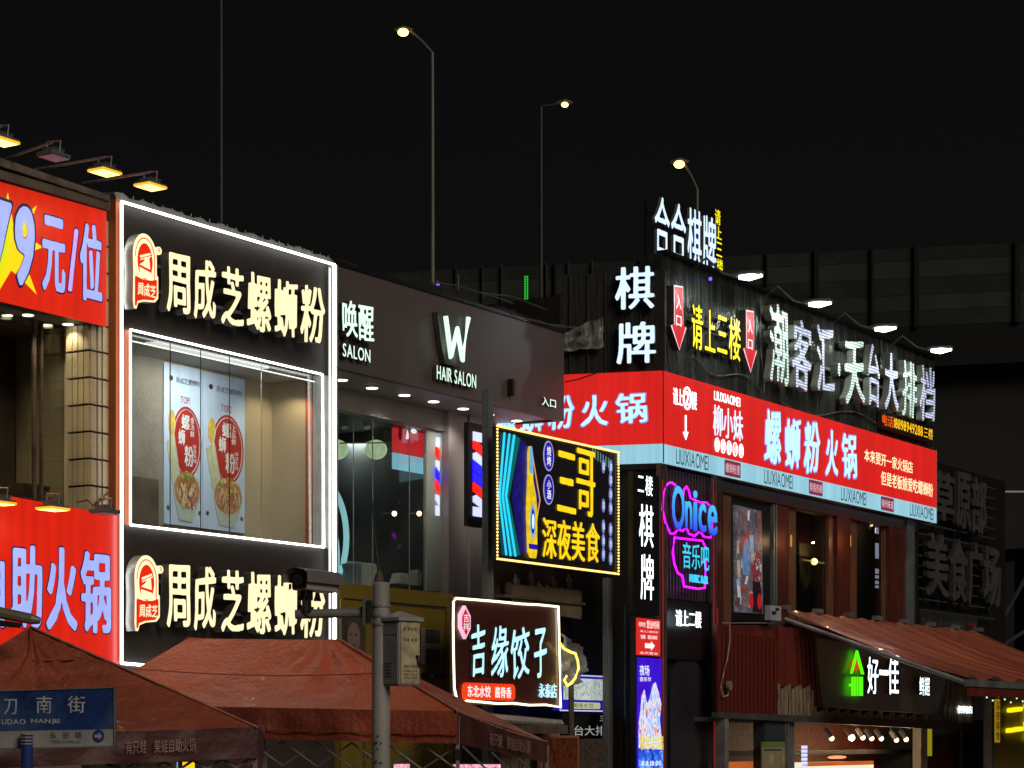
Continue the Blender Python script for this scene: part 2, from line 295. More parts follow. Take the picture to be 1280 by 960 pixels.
# ------------------------------------------------------------------ mesh builder
_gl = {}
import numpy as np
from mathutils.geometry import tessellate_polygon
GN, GLO, GHI = 150, -.16, 1.16
_gx = np.linspace(GLO, GHI, GN)
_nzf = np.array([[noise.noise((x*9, y*9, 3.7))+.6*noise.noise((x*21, y*21, 8.1)) for x in _gx] for y in _gx])
def raw_glyph(ch):
    c = bpy.data.curves.new('g', 'FONT'); c.body = ch; c.size = 1; c.resolution_u = 3
    o = bpy.data.objects.new('g', c); COL.objects.link(o)
    m = bpy.data.meshes.new_from_object(o)
    r = ([(v.co.x, v.co.y) for v in m.vertices], [tuple(p.vertices) for p in m.polygons])
    bpy.data.objects.remove(o); bpy.data.curves.remove(c); bpy.data.meshes.remove(m)
    return r
def glyph_mesh(ch, off):
    """a character as flat mesh; off > .012 grows heavier, rounded, slightly hand-cut strokes"""
    k = (ch, off)
    if k in _gl: return _gl[k]
    raw = raw_glyph(ch)
    if off < .012 or not raw[0]: _gl[k] = raw; return raw
    vs, fs = raw; X, Y = np.meshgrid(_gx, _gx); G_ = np.zeros((GN, GN), bool); st = (GHI-GLO)/(GN-1)
    for f in fs:
        for q in range(1, len(f)-1):
            (ax, ay), (bx, by), (cx, cy) = vs[f[0]], vs[f[q]], vs[f[q+1]]
            i0 = max(0, int((min(ax, bx, cx)-GLO)/st)); i1 = min(GN, int((max(ax, bx, cx)-GLO)/st)+2)
            j0 = max(0, int((min(ay, by, cy)-GLO)/st)); j1 = min(GN, int((max(ay, by, cy)-GLO)/st)+2)
            x = X[j0:j1, i0:i1]; y = Y[j0:j1, i0:i1]
            d1 = (x-bx)*(ay-by)-(ax-bx)*(y-by); d2 = (x-cx)*(by-cy)-(bx-cx)*(y-cy); d3 = (x-ax)*(cy-ay)-(cx-ax)*(y-ay)
            G_[j0:j1, i0:i1] |= ~(((d1 < 0) | (d2 < 0) | (d3 < 0)) & ((d1 > 0) | (d2 > 0) | (d3 > 0)))
    r = off/st*.60; R = int(r*1.25)+1; D = G_.astype(float).copy()
    for dj in range(-R, R+1):
        for di in range(-R, R+1):
            dd = sqrt((di/1.25)**2+(dj/.62)**2)
            if dd > r+1: continue
            wgt = min(1.0, r+1-dd)
            D = np.maximum(D, np.roll(np.roll(G_, dj, 0), di, 1)*wgt)
    for _ in range(2):
        D = (D+np.roll(D, 1, 0)+np.roll(D, -1, 0))/3; D = (D+np.roll(D, 1, 1)+np.roll(D, -1, 1))/3
    D = D+_nzf*.16*(D > .05)
    D[0] = D[-1] = 0; D[:, 0] = D[:, -1] = 0
    L = .5; segs = {}
    def pt(a, b):
        (j0, i0), (j1, i1) = a, b; v0, v1 = D[j0, i0], D[j1, i1]; t_ = (L-v0)/(v1-v0)
        return (GLO+st*(i0+(i1-i0)*t_), GLO+st*(j0+(j1-j0)*t_))
    Bn = D > L
    mixed = (Bn[:-1, :-1].astype(int)+Bn[1:, :-1]+Bn[:-1, 1:]+Bn[1:, 1:])
    pos = {}
    for j, i in zip(*np.where((mixed > 0) & (mixed < 4))):
        j = int(j); i = int(i)
        c = [(j, i), (j, i+1), (j+1, i+1), (j+1, i)]; cross = []
        for q in range(4):
            a, b = c[q], c[(q+1) % 4]
            if Bn[a] != Bn[b]:
                e = (min(a, b), max(a, b)); pos[e] = pt(*e); cross.append((e, bool(Bn[a])))
        if len(cross) == 2:
            o_ = [e for e, s_ in cross if s_][0]; i_ = [e for e, s_ in cross if not s_][0]; segs.setdefault(o_, []).append(i_)
        else:
            for q in range(4):
                e, s_ = cross[q]
                if s_: segs.setdefault(e, []).append(cross[(q+1) % 4][0])
    loops = []
    while segs:
        st0 = next(iter(segs)); cur = st0; lp = []
        while cur in segs:
            lp.append(pos[cur]); nx_ = segs[cur].pop()
            if not segs[cur]: del segs[cur]
            cur = nx_
        if len(lp) > 7: loops.append(lp)
    def simp(p, tol):
        n = len(p)
        if n < 12: return p
        keep = {0, n//2}; stack = [(0, n//2), (n//2, n)]
        while stack:
            a, b = stack.pop(); ax, ay = p[a]; bx, by = p[b % n]; l = sqrt((bx-ax)**2+(by-ay)**2)+1e-9; m_ = 0; mi_ = None
            for q in range(a+1, b):
                d = abs((p[q][0]-ax)*(by-ay)-(p[q][1]-ay)*(bx-ax))/l
                if d > m_: m_, mi_ = d, q
            if m_ > tol: keep.add(mi_); stack += [(a, mi_), (mi_, b)]
        return [p[q] for q in sorted(keep)]
    loops = [simp(l, .0035) for l in loops]; loops = [l for l in loops if len(l) > 3]
    flat = [q for l in loops for q in l]
    def area(l): return sum(l[q][0]*l[(q+1) % len(l)][1]-l[(q+1) % len(l)][0]*l[q][1] for q in range(len(l)))/2
    def within(p, l):
        c_ = False
        for q in range(len(l)):
            (x1, y1), (x2, y2) = l[q-1], l[q]
            if (y1 > p[1]) != (y2 > p[1]) and p[0] < (x2-x1)*(p[1]-y1)/(y2-y1)+x1: c_ = not c_
        return c_
    start = []; n_ = 0
    for l in loops: start.append(n_); n_ += len(l)
    if not loops: _gl[k] = raw; return raw
    sg = 1 if area(max(loops, key=lambda l: abs(area(l)))) > 0 else -1
    outer = [q for q, l in enumerate(loops) if area(l)*sg > 0]; grp = {q: [q] for q in outer}
    for q, l in enumerate(loops):
        if q in grp: continue
        cand = [o_ for o_ in outer if within(l[0], loops[o_])]
        if cand: grp[min(cand, key=lambda o_: abs(area(loops[o_])))].append(q)
    tri = []
    for ids in grp.values():
        mp_ = [start[q]+i for q in ids for i in range(len(loops[q]))]
        for t_ in tessellate_polygon([[Vector((x, y, 0)) for x, y in loops[q]] for q in ids]): tri.append(tuple(mp_[i] for i in t_))
    out = []
    for t_ in tri:
        a, b, c = (flat[q] for q in t_)
        ar = (b[0]-a[0])*(c[1]-a[1])-(b[1]-a[1])*(c[0]-a[0])
        if abs(ar) > 1e-9: out.append(tuple(t_) if ar > 0 else (t_[0], t_[2], t_[1]))
    _gl[k] = (flat, out); return _gl[k]
class MB:
    def __init__(s): s.v = []; s.f = []; s.m = []
    def add(s, vs, fs, mi=0):
        b = len(s.v); s.v += [tuple(p) for p in vs]
        for f in fs: s.f.append(tuple(b+i for i in f)); s.m.append(mi)
        return s
    def quad(s, a, b, c, d, mi=0): return s.add([a, b, c, d], [(0, 1, 2, 3)], mi)
    def box(s, x0, x1, y0, y1, z0, z1, mi=0):
        vs = [(x, y, z) for x in (x0, x1) for y in (y0, y1) for z in (z0, z1)]
        return s.add(vs, [(0, 1, 3, 2), (4, 6, 7, 5), (0, 4, 5, 1), (2, 3, 7, 6), (0, 2, 6, 4), (1, 5, 7, 3)], mi)
    def prism(s, pts, y0, y1, mi=0, ms=None):
        """outline in (x, z), front at y0, back at y1"""
        n = len(pts); ms = mi if ms is None else ms
        b = len(s.v); s.v += [(x, y0, z) for x, z in pts]+[(x, y1, z) for x, z in pts]
        s.f.append(tuple(range(b, b+n))); s.m.append(mi)
        s.f.append(tuple(range(b+2*n-1, b+n-1, -1))); s.m.append(ms)
        for i in range(n):
            j = (i+1) % n; s.f.append((b+i, b+n+i, b+n+j, b+j)); s.m.append(ms)
        return s
    def tube(s, pts, r, n=8, closed=False, mi=0):
        pts = [Vector(p) for p in pts]; N_ = len(pts); rings = []
        for i, p in enumerate(pts):
            a = pts[i-1] if (i or closed) else p; c = pts[(i+1) % N_] if (i < N_-1 or closed) else p
            t = (c-a).normalized(); up = Vector((0, 0, 1)) if abs(t.z) < .9 else Vector((1, 0, 0))
            e1 = t.cross(up).normalized(); e2 = t.cross(e1)
            k = 1.0
            if (0 < i < N_-1) or closed:
                d1 = (p-a).normalized(); k = min(1/max(.5, abs(d1.dot(t))), 1.12)
            rr = r[i] if isinstance(r, (list, tuple)) else r
            rings.append([p+(e1*cos(2*pi*j/n)+e2*sin(2*pi*j/n))*rr*k for j in range(n)])
        b = len(s.v)
        for R in rings: s.v += [tuple(q) for q in R]
        for i in range(N_ if closed else N_-1):
            i2 = (i+1) % N_
            # align ring start when the reference direction flips
            for j in range(n):
                j2 = (j+1) % n
                s.f.append((b+i*n+j, b+i*n+j2, b+i2*n+j2, b+i2*n+j)); s.m.append(mi)
        if not closed:
            s.f.append(tuple(b+j for j in range(n))); s.m.append(mi)
            s.f.append(tuple(b+(N_-1)*n+j for j in range(n-1, -1, -1))); s.m.append(mi)
        return s
    def lathe(s, c, prof, n=16, mi=0, axis='z'):
        b = len(s.v); cx, cy, cz = c
        for r, h in prof:
            for j in range(n):
                a = 2*pi*j/n
                if axis == 'z': s.v.append((cx+r*cos(a), cy+r*sin(a), cz+h))
                else: s.v.append((cx+r*cos(a), cy+h, cz+r*sin(a)))
        for i in range(len(prof)-1):
            for j in range(n):
                j2 = (j+1) % n; s.f.append((b+i*n+j, b+i*n+j2, b+(i+1)*n+j2, b+(i+1)*n+j)); s.m.append(mi)
        s.f.append(tuple(b+j for j in range(n-1, -1, -1))); s.m.append(mi)
        e = b+(len(prof)-1)*n; s.f.append(tuple(e+j for j in range(n))); s.m.append(mi)
        return s
    def ball(s, c, r, n=8, mi=0, sz=1.0):
        return s.lathe(c, [(r*sin(pi*i/n)+1e-4, -r*sz*cos(pi*i/n)) for i in range(n+1)], n+2, mi)
    def glyph(s, ch, u0, u1, z0, z1, y, d, off=.0, mi=0, ms=None, slant=0.0, warp=0.0, fit=False, italic=0.0):
        """a character in the cell u0..u1, z0..z1; front face at y, returns going back by d (0: flat print)"""
        vs, fs = glyph_mesh(ch, off)
        if not vs: return s
        if fit: xa, xb, ya, yb = min(v[0] for v in vs), max(v[0] for v in vs), min(v[1] for v in vs), max(v[1] for v in vs)
        else: xa, xb, ya, yb = 0.0, 1.0, -.12, .88
        ph = (ord(ch) % 17)*.7
        def mp(x, q):
            a = (x-xa)/(xb-xa); c = (q-ya)/(yb-ya)
            if slant: c += slant*(a-.5)
            if italic: a += italic*(c-.5)
            if warp:
                a, c = a+warp*sin(5.1*c+ph)+warp*.6*sin(9*a+3*c+ph), c+warp*sin(4.7*a+ph*1.3)+warp*.5*sin(8*c+ph)
            return (u0+(u1-u0)*a, z0+(z1-z0)*c)
        pv = [mp(*v) for v in vs]
        b = len(s.v); s.v += [(x, y, z) for x, z in pv]
        for f in fs: s.f.append(tuple(b+i for i in f)); s.m.append(mi)
        if d > 0:
            ms = mi if ms is None else ms
            cnt = {}
            for f in fs:
                for i in range(len(f)):
                    e = (f[i], f[(i+1) % len(f)]); cnt[e] = 1
            b2 = len(s.v); s.v += [(x, y+d, z) for x, z in pv]
            for (i, j) in cnt:
                if (j, i) not in cnt: s.f.append((b+j, b+i, b2+i, b2+j)); s.m.append(ms)
            for f in fs: s.f.append(tuple(b2+i for i in reversed(f))); s.m.append(ms)
        return s
    def text(s, t, u0, u1, z0, z1, y, d=0.0, off=.02, mi=0, ms=None, latin=False, vertical=False, **kw):
        if latin:
            adv = []
            for ch in t:
                vs, _ = glyph_mesh(ch, off)
                adv.append((max(v[0] for v in vs)-min(v[0] for v in vs)+.09) if vs else .3)
            tot = sum(adv); x = u0
            ys = [v[1] for ch in t if ch != ' ' for v in glyph_mesh(ch, off)[0]]; ya, yb = min(ys), max(ys)
            for ch, a in zip(t, adv):
                w = (u1-u0)*a/tot
                if ch != ' ':
                    vs = glyph_mesh(ch, off)[0]; q0 = (min(v[1] for v in vs)-ya)/(yb-ya); q1 = (max(v[1] for v in vs)-ya)/(yb-ya)
                    s.glyph(ch, x, x+w*(a-.09)/a, z0+(z1-z0)*q0, z0+(z1-z0)*q1, y, d, off, mi, ms, fit=True, **kw)
                x += w
            return s
        n = len(t)
        for i, ch in enumerate(t):
            if ch == ' ': continue
            if vertical: s.glyph(ch, u0, u1, z1-(z1-z0)*(i+1)/n, z1-(z1-z0)*i/n, y, d, off, mi, ms, **kw)
            else: s.glyph(ch, u0+(u1-u0)*i/n, u0+(u1-u0)*(i+1)/n, z0, z1, y, d, off, mi, ms, **kw)
        return s
def ellipse(cx, cz, rx, rz, n=24, a0=0.0, a1=2*pi):
    full = abs(a1-a0-2*pi) < 1e-6
    return [(cx+rx*cos(a0+(a1-a0)*i/(n if full else n-1)), cz+rz*sin(a0+(a1-a0)*i/(n if full else n-1))) for i in range(n)]
def rrect(u0, u1, z0, z1, r, n=4):
    o = []
    for cx, cz, a in ((u1-r, z0+r, -pi/2), (u1-r, z1-r, 0), (u0+r, z1-r, pi/2), (u0+r, z0+r, pi)):
        for i in range(n+1): o.append((cx+r*cos(a+pi/2*i/n), cz+r*sin(a+pi/2*i/n)))
    return o

class T:
    """One thing (or piece of the setting): collects parts, then links them under an Empty at its base."""
    def __init__(s, name, label=None, cat=None, group=None, frame=F, kind=None, single=False):
        s.a = (name, label, cat, group, frame, kind); s.p = []; s.single = single
    def part(s, name, mb, mats, parent=None, label=None, kind=None, loc=None, share=None, smooth=False, bevel=0, rot=None):
        s.p.append(dict(name=name, mb=mb, mats=mats if isinstance(mats, (list, tuple)) else [mats], parent=parent, label=label, kind=kind, loc=loc, share=share, smooth=smooth, bevel=bevel, rot=rot))
        return len(s.p)-1
    def done(s, base=None):
        name, label, cat, group, fr, kind = s.a
        if base is None:
            vs = []
            for q in s.p:
                l = q['loc'] or (0, 0, 0)
                mb = q['mb'] or s.p[q['share']]['mb']
                vs += [(v[0]+l[0], v[1]+l[1], v[2]+l[2]) for v in mb.v]
            xs, ys, zs = zip(*vs); base = ((min(xs)+max(xs))/2, (min(ys)+max(ys))/2, min(zs))
        wl = (fr.o[0]+base[0]*fr.c-base[1]*fr.s, fr.o[1]+base[0]*fr.s+base[1]*fr.c, base[2])
        def tag(o):
            if label: o['label'] = label
            if cat: o['category'] = cat
            if group: o['group'] = group
            if kind: o['kind'] = kind
        objs = []; meshes = {}
        if not s.single:
            root = bpy.data.objects.new(name, None); root.empty_display_size = .3; COL.objects.link(root)
            root.location = wl; root.rotation_euler = (0, 0, fr.th); tag(root)
        for i, q in enumerate(s.p):
            if q['share'] is not None: me = meshes[q['share']]
            else:
                mb = q['mb']; me = bpy.data.meshes.new(q['name'])
                l = q['loc']
                sh = (0, 0, 0) if l is not None else base
                me.from_pydata([(v[0]-sh[0], v[1]-sh[1], v[2]-sh[2]) for v in mb.v], [], mb.f)
                for m_ in q['mats']: me.materials.append(m_)
                me.polygons.foreach_set('material_index', mb.m); me.validate()
                _bm = bmesh.new(); _bm.from_mesh(me); bmesh.ops.recalc_face_normals(_bm, faces=_bm.faces); _bm.to_mesh(me); _bm.free()
                if q['smooth']: me.polygons.foreach_set('use_smooth', [True]*len(me.polygons))
                me.update()
            meshes[i] = me
            o = bpy.data.objects.new(name if s.single else q['name'], me); COL.objects.link(o)
            if s.single: o.location = wl; o.rotation_euler = (0, 0, fr.th); tag(o); root = o
            else:
                o.parent = objs[q['parent']] if q['parent'] is not None else root
                if q['loc'] is not None: o.location = tuple(a-b for a, b in zip(q['loc'], base))
                if q['rot'] is not None: o.rotation_euler = q['rot']
                if q['label']: o['label'] = q['label']
                if q['kind']: o['kind'] = q['kind']
            if q['bevel']:
                bv = o.modifiers.new('bevel', 'BEVEL'); bv.width = q['bevel']; bv.segments = 2; bv.limit_method = 'ANGLE'
            objs.append(o)
        s.root = root; return root
def copy_tree(o, loc, label=None, parent=None):
    c = o.copy(); COL.objects.link(c)
    if parent is None:
        c.location = loc
        if label: c['label'] = label
    else: c.parent = parent
    for ch in list(o.children): copy_tree(ch, None, None, c)
    return c
def one(name, mb, mats, label, cat, group=None, frame=F, kind=None, **kw):
    t = T(name, label, cat, group, frame, kind, single=True); t.part(name, mb, mats, **kw); return t.done()
def spot(name, u, y, z, energy, color, frame=F, size=.1, kind='POINT', rot=None, angle=100, blend=.6, sx=None):
    l = bpy.data.lights.new(name, kind); l.energy = energy; l.color = color
    if kind == 'AREA':
        l.size = size
        if sx: l.shape = 'RECTANGLE'; l.size_y = sx
    else: l.shadow_soft_size = size
    if kind == 'SPOT': l.spot_size = radians(angle); l.spot_blend = blend
    o = bpy.data.objects.new(name, l); COL.objects.link(o)
    o.location = (frame.o[0]+u*frame.c-y*frame.s, frame.o[1]+u*frame.s+y*frame.c, z)
    if rot: o.rotation_euler = rot
    return o
def lettering(t, s, r, y, d, mats, off=.02, parent=None, name='character', **kw):
    """channel letters: each character a part of its own"""
    u0, u1, z0, z1 = r; n = len(s)
    for i, ch in enumerate(s):
        if ch == ' ': continue
        m = MB().glyph(ch, u0+(u1-u0)*i/n, u0+(u1-u0)*(i+1)/n, z0, z1, y, d, off, 0, 1, **kw)
        t.part(name, m, mats, parent=parent)
# === SECTION: GROUND ===
g = MB(); g.quad((-300, -60, 0), (300, -60, 0), (300, 600, 0), (-300, 600, 0))
one('ground', g, M['asphalt'], None, None, kind='structure', frame=W)
g = MB(); g.box(-5, 75, -6.5, 12, .004, .14); one('pavement', g, M['concrete'], None, None, kind='structure')

# === SECTION: HOTPOT BUILDING ===
def seg(mb, px0, t0, b0, px1, t1, b1, y0, y1, mi=0, ms=None):
    """board whose four corners are seen at the given pixels on plane y0"""
    return mb.prism([F.hit(px0, b0, y0), F.hit(px1, b1, y0), F.hit(px1, t1, y0), F.hit(px0, t0, y0)], y0, y1, mi, ms)
t = T('hotpot_building', 'grey walled hotpot shop building with smoked window and beige tiled column', 'building')
uL = F.U(-70, .3)
uC0, uC1 = F.U(113, .12), F.U(138, .12)
zt = F.Z(133, 262-2, .2)+.1
w = MB()
w.box(uL, uC1, .35+1.6, 11, 0, zt+.2)
zs = F.Z(60, 393, .2)
w.box(uL, uC1, .24, 1.94, zs, zs+.25)              # soffit slab over the window
w.box(uL, uC1, .30, 1.94, 0, F.Z(60, 632, .3)-.3)
t.part('wall', w, M['wallgrey'])
r = MB(); seg(r, -70, 184, 206, 137, 251, 264, -.05, 1.9)
r2 = MB(); seg(r2, -70, 173, 184, 137, 244, 251, -.12, 1.9)
cp = t.part('cornice', r, M['joint']); t.part('coping', r2, M['brick_grey'])
u0, u1 = F.U(-60, -.05), F.U(136, -.05); n = 48
za, zb = F.Z(-60, 187, -.05), F.Z(136, 253, -.05); zb0, zb1 = F.Z(-60, 208, -.05), F.Z(136, 264, -.05)
hh = min(za-zb0, zb-zb1)
tw = (u1-u0)/n; tm = MB().box(0, tw*.88, -.035, 0, 0, hh*.93)
first = None
for i in range(n):
    k = i/(n-1); z = zb0+(zb1-zb0)*k+.01
    if first is None: first = t.part('tile', tm, M['brick_grey'], parent=cp, loc=(u0+i*tw, -.05, z))
    else: t.part('tile', None, M['brick_grey'], parent=cp, loc=(u0+i*tw, -.05, z), share=first)
# tiled column: two faces of long upright tiles with dark joints
colz0, colz1 = F.Z(120, 640, .12), F.Z(120, 404, .12)
uc0, uc1 = F.U(113, .12), F.U(137, .12)
dcol = .42
c = MB(); c.box(uc0+.02, uc1, .16, .12+dcol, 0, zt-.05); col = t.part('column', c, M['joint'])
rows = 7; rh = (colz1-colz0)/rows
ws = [(0, .13), (.155, .25), (.275, .36), (.385, .50), (.525, .60), (.625, .74), (.765, .86), (.885, 1.0)]
protos = {}
for ri in range(-2, rows+4):
    z = colz0+ri*rh
    if z+rh > zt: break
    for k, (a, b) in enumerate(ws):
        dy = random.choice((0, .006, .012, .02)) if False else (k*37 % 5)*.006
        key = ('f', k)
        if key not in protos: protos[key] = t.part('tile', MB().box(0, (b-a)*(uc1-uc0), dy, .05, 0, rh-.030), M['tile'], parent=col, loc=(uc0+a*(uc1-uc0), .11, z))
        else: t.part('tile', None, M['tile'], parent=col, loc=(uc0+a*(uc1-uc0), .11, z), share=protos[key])
    for k, (a, b) in enumerate(((0, .21), (.25, .46), (.50, .71), (.75, 1.0))):
        key = ('s', k)
        if key not in protos: protos[key] = t.part('tile', MB().box(0, .04, 0, (b-a)*dcol, 0, rh-.030), M['tile'], parent=col, loc=(uc0-.02, .13+a*dcol, z))
        else: t.part('tile', None, M['tile'], parent=col, loc=(uc0-.02, .13+a*dcol, z), share=protos[key])
# glass and room behind
gz0, gz1 = F.Z(60, 636, .35), zs
gw = MB(); gw.box(uL, uc0, .60, .61, gz0, gz1); gi = t.part('window', gw, M['glass_dark'])
fr = MB(); fr.box(uL, uc0, .57, .64, gz0-.05, gz0+.06); fr.box(F.U(43, .6)-.02, F.U(43, .6)+.02, .58, .63, gz0, gz1); fr.box(uc0-.45, uc0-.42, .58, .63, gz0, gz1)
t.part('window_frame', fr, M['rust'], parent=gi)
rb = MB(); rb.box(uL, uC1-.07, 1.85, 1.93, gz0-.2, gz1); t.part('room_wall', rb, M['brown'])
rb = MB(); rb.box(F.U(43, 1.7), uC1-.08, 1.60, 1.75, gz0-.2, gz1-.01); t.part('end_wall', MB().box(uC1-.06, uC1-.004, .3, 1.84, 0, zt-.3), M['beige']); t.part('room_partition', rb, M['beige'])
rb = MB(); rb.box(F.U(10, 1.5), F.U(84, 1.5), 1.2, 1.55, gz0-.2, F.Z(60, 612, 1.5)); t.part('counter', rb, M['brown'])
# tiles set behind the glass, imitating the column's reflection in it
for k in range(3):
    for ri in range(rows+1):
        z = gz1-(ri+1)*rh
        if z < gz0: break
        t.part('tile', MB().box(0, .12, 0, .03, 0, rh-.02) if (k, ri) == (0, 0) else None, M['tile'], loc=(F.U(66, 1.5)+k*.14, 1.55, z), share=None if (k, ri) == (0, 0) else protos['in'])
        if (k, ri) == (0, 0): protos['in'] = len(t.p)-1
t.done()
# downlights under the red sign
dl = None
def downlight(u, y, z, r=.075, mat=None, label='', group=None):
    t = T('downlight', label, 'ceiling light', group)
    m = MB().lathe((u, y, z-.012), [(r, 0), (r, .03), (r*.86, .031)], 16); t.part('rim', m, M['alu'])
    m = MB().lathe((u, y, z-.018), [(r*.84, 0), (r*.84, .004)], 16); t.part('diffuser', m, mat or G['down'])
    return t.done()
for i, (px, py, lab) in enumerate(((9, 393, 'round downlight nearest the street camera under the upper red hotpot sign'), (35, 392.5, 'second round downlight from the left in the soffit under the red sign'),
        (59, 405, 'round downlight in the middle of the soffit beside the tiled column'), (85, 404, 'round downlight closest to the beige tiled column'))):
    u, y = F.level(px, py, zs)
    downlight(u, y, zs-.004, .085, label=lab, group='downlights under the red hotpot sign')
    spot('downlight_lamp', u, y, zs-.06, 24 if i < 3 else 11, (1, .88, .62), size=.03, kind='SPOT', rot=(0, 0, 0), angle=130)

for q_ in (.9, 2.6): spot('room_lamp_or_fill', uC0-q_*1.1-.5, 1.0, zs-.10, 110, (1, .80, .50), size=.02, kind='SPOT', rot=(0, 0, 0), angle=120)  # added spots without fixtures, brighten the room behind the smoked glass
# upper red sign: 79 yuan per head
def flex_sign(name, label, corners, y, depth, mat, group=None):
    t = T(name, label, 'sign', group)
    pts = F.pts(corners, y)
    t.part('face', MB().prism(pts, y, y+.02), mat); 
    t.part('box', MB().prism(pts, y+.022, y+depth), M['letter_dark'])
    return t
ys = .0
t = flex_sign('shop_sign', 'upper red lightbox sign with lilac price characters and a yellow starburst', [(-70, 360), (133, 408), (133, 262), (-70, 200)], ys, .22, G['red79'])
st = []
cx, cz = 8, 322
spk = [(-60, 300), (-30, 270), (0, 285), (10, 241), (17, 282), (46, 257), (33, 290), (26, 300), (54, 309), (30, 318), (32, 340), (46, 368), (22, 344), (14, 338), (-6, 372), (-20, 345), (-60, 360)]
t.part('starburst', MB().prism(F.pts(spk, ys-.006), ys-.006, ys-.001), G['lime'])
ys1 = [(10, 241), (17, 282), (26, 292), (33, 280), (46, 257), (33, 290), (40, 300), (54, 309), (30, 318), (34, 335), (46, 368), (26, 346), (14, 338), (-6, 372), (5, 335), (14, 300)]
t.part('starburst_edge', MB().prism(F.pts(ys1, ys-.009), ys-.009, ys-.0065), G['yellow'])
for ch, box in (('7', (-18, 12, 248, 355)), ('9', (17, 42, 257, 359))):
    a = F.rect(box[0], box[2]-2, box[3]-4, box[1], box[2]+4, box[3]+2, ys)
    t.part('outline', MB().glyph(ch, a[0]-.03, a[1]+.03, a[2]-.04, a[3]+.04, ys-.012, 0, .075, fit=True, italic=.12), G['navy'])
    t.part('digit', MB().glyph(ch, *a, ys-.016, 0, .06, fit=True, italic=.12), G['lilac'])
for ch, box, mt in (('元', (52, 81, 271, 366), 'lilac'), ('/', (84, 97, 285, 366), 'pink_lilac'), ('位', (99, 127, 280, 378), 'lilac')):
    a = F.rect(box[0], box[2]-3, box[3]-3, box[1], box[2]+3, box[3]+2, ys)
    if ch == '/': t.part('outline', MB().glyph(ch, a[0]-.02, a[1]+.02, a[2]-.02, a[3]+.02, ys-.010, 0, .05, fit=True), G['navy'])
    else: t.part('outline', MB().glyph(ch, a[0]-.02, a[1]+.02, a[2]-.02, a[3]+.02, ys-.010, 0, .070, fit=True), G['navy'])
    t.part('character', MB().glyph(ch, *a, ys-.014, 0, .052 if ch != '/' else .03, fit=True), G[mt])
t.done()
# lower red sign
t = flex_sign('shop_sign', 'lower red lightbox sign with large lilac buffet hotpot characters', [(-70, 872), (148, 846), (147, 645), (-70, 605)], ys-.02, .3, G['redlow'])
for ch, box in (('自', (-22, 5, 686, 785)), ('助', (12, 52, 681, 785)), ('火', (57, 96, 684, 788)), ('锅', (100, 138, 690, 792))):
    a = F.rect(box[0], box[2]-2, box[3]-2, box[1], box[2]+2, box[3]+2, ys-.02)
    t.part('outline', MB().glyph(ch, a[0]-.02, a[1]+.02, a[2]-.02, a[3]+.02, ys-.030, 0, .068, fit=True), G['navy'])
    t.part('character', MB().glyph(ch, *a, ys-.034, 0, .052, fit=True), G['lilac'])
t.done()
# floodlights
def floodlight(px, py, arm_px, arm_py, yh, lit, label, group, sz=.34, pw=0):
    """head seen at (px, py) on plane yh, arm running back to the wall point seen at arm px"""
    t = T('floodlight', label, 'floodlight', group)
    u, z = F.hit(px, py, yh)
    hw = sz/2
    # head: shallow housing tilted towards the sign, lamp window below
    m = MB(); m.box(u-hw, u+hw, yh-hw*.75, yh+hw*.75, z+.02, z+.06); m.box(u-hw*.6, u+hw*.6, yh-.08, yh+.08, z+.06, z+.10)
    for k in range(5): m.box(u-hw*.55+k*hw*.27, u-hw*.55+k*hw*.27+.012, yh-.1, yh+.1, z+.10, z+.12)
    hd = t.part('housing', m, M['greysteel'])
    t.part('lens', MB().box(u-hw*.92, u+hw*.92, yh-hw*.68, yh+hw*.68, z, z+.018), G['flood'] if lit else G['flood_off'], parent=hd)
    if lit: t.part('lens_glow_fringe', MB().box(u-hw*1.03, u+hw*1.03, yh-hw*.80, yh+hw*.80, z+.004, z+.034), glow('amber_fringe', (255, 170, 40), 1.3), parent=hd)  # added glowing strip imitating an amber light fringe round the lens
    br = MB().tube([(u, yh-.1, z+.07), (u, yh-.12, z+.20), (u, yh+.10, z+.22), (u, yh+.12, z+.08)], .012, 6)
    t.part('bracket', br, M['steel'])
    ua, za = F.hit(arm_px, arm_py, .15)
    t.part('arm', MB().tube([(u, yh+.0, z+.21), (ua, .15, za)], .018, 8), M['steel'])
    t.done()
    if lit: spot('flood_lamp', u, yh+.02, z-.03, pw, (1, .78, .42), size=.08, kind='SPOT', rot=(radians(20), 0, F.th), angle=140)
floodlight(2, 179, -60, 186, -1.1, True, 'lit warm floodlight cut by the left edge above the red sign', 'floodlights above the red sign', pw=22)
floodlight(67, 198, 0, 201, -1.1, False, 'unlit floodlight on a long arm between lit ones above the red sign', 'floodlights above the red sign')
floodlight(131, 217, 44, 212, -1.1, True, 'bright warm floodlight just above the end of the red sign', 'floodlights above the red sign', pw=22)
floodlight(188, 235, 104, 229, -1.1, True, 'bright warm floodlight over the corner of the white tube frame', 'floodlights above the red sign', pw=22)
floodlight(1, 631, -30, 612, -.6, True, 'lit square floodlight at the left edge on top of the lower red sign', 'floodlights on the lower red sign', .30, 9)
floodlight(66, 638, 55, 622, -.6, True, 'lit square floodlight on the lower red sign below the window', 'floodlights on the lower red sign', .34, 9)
floodlight(131, 643, 120, 628, -.6, False, 'unlit floodlight on the lower red sign below the tiled column', 'floodlights on the lower red sign', .34)
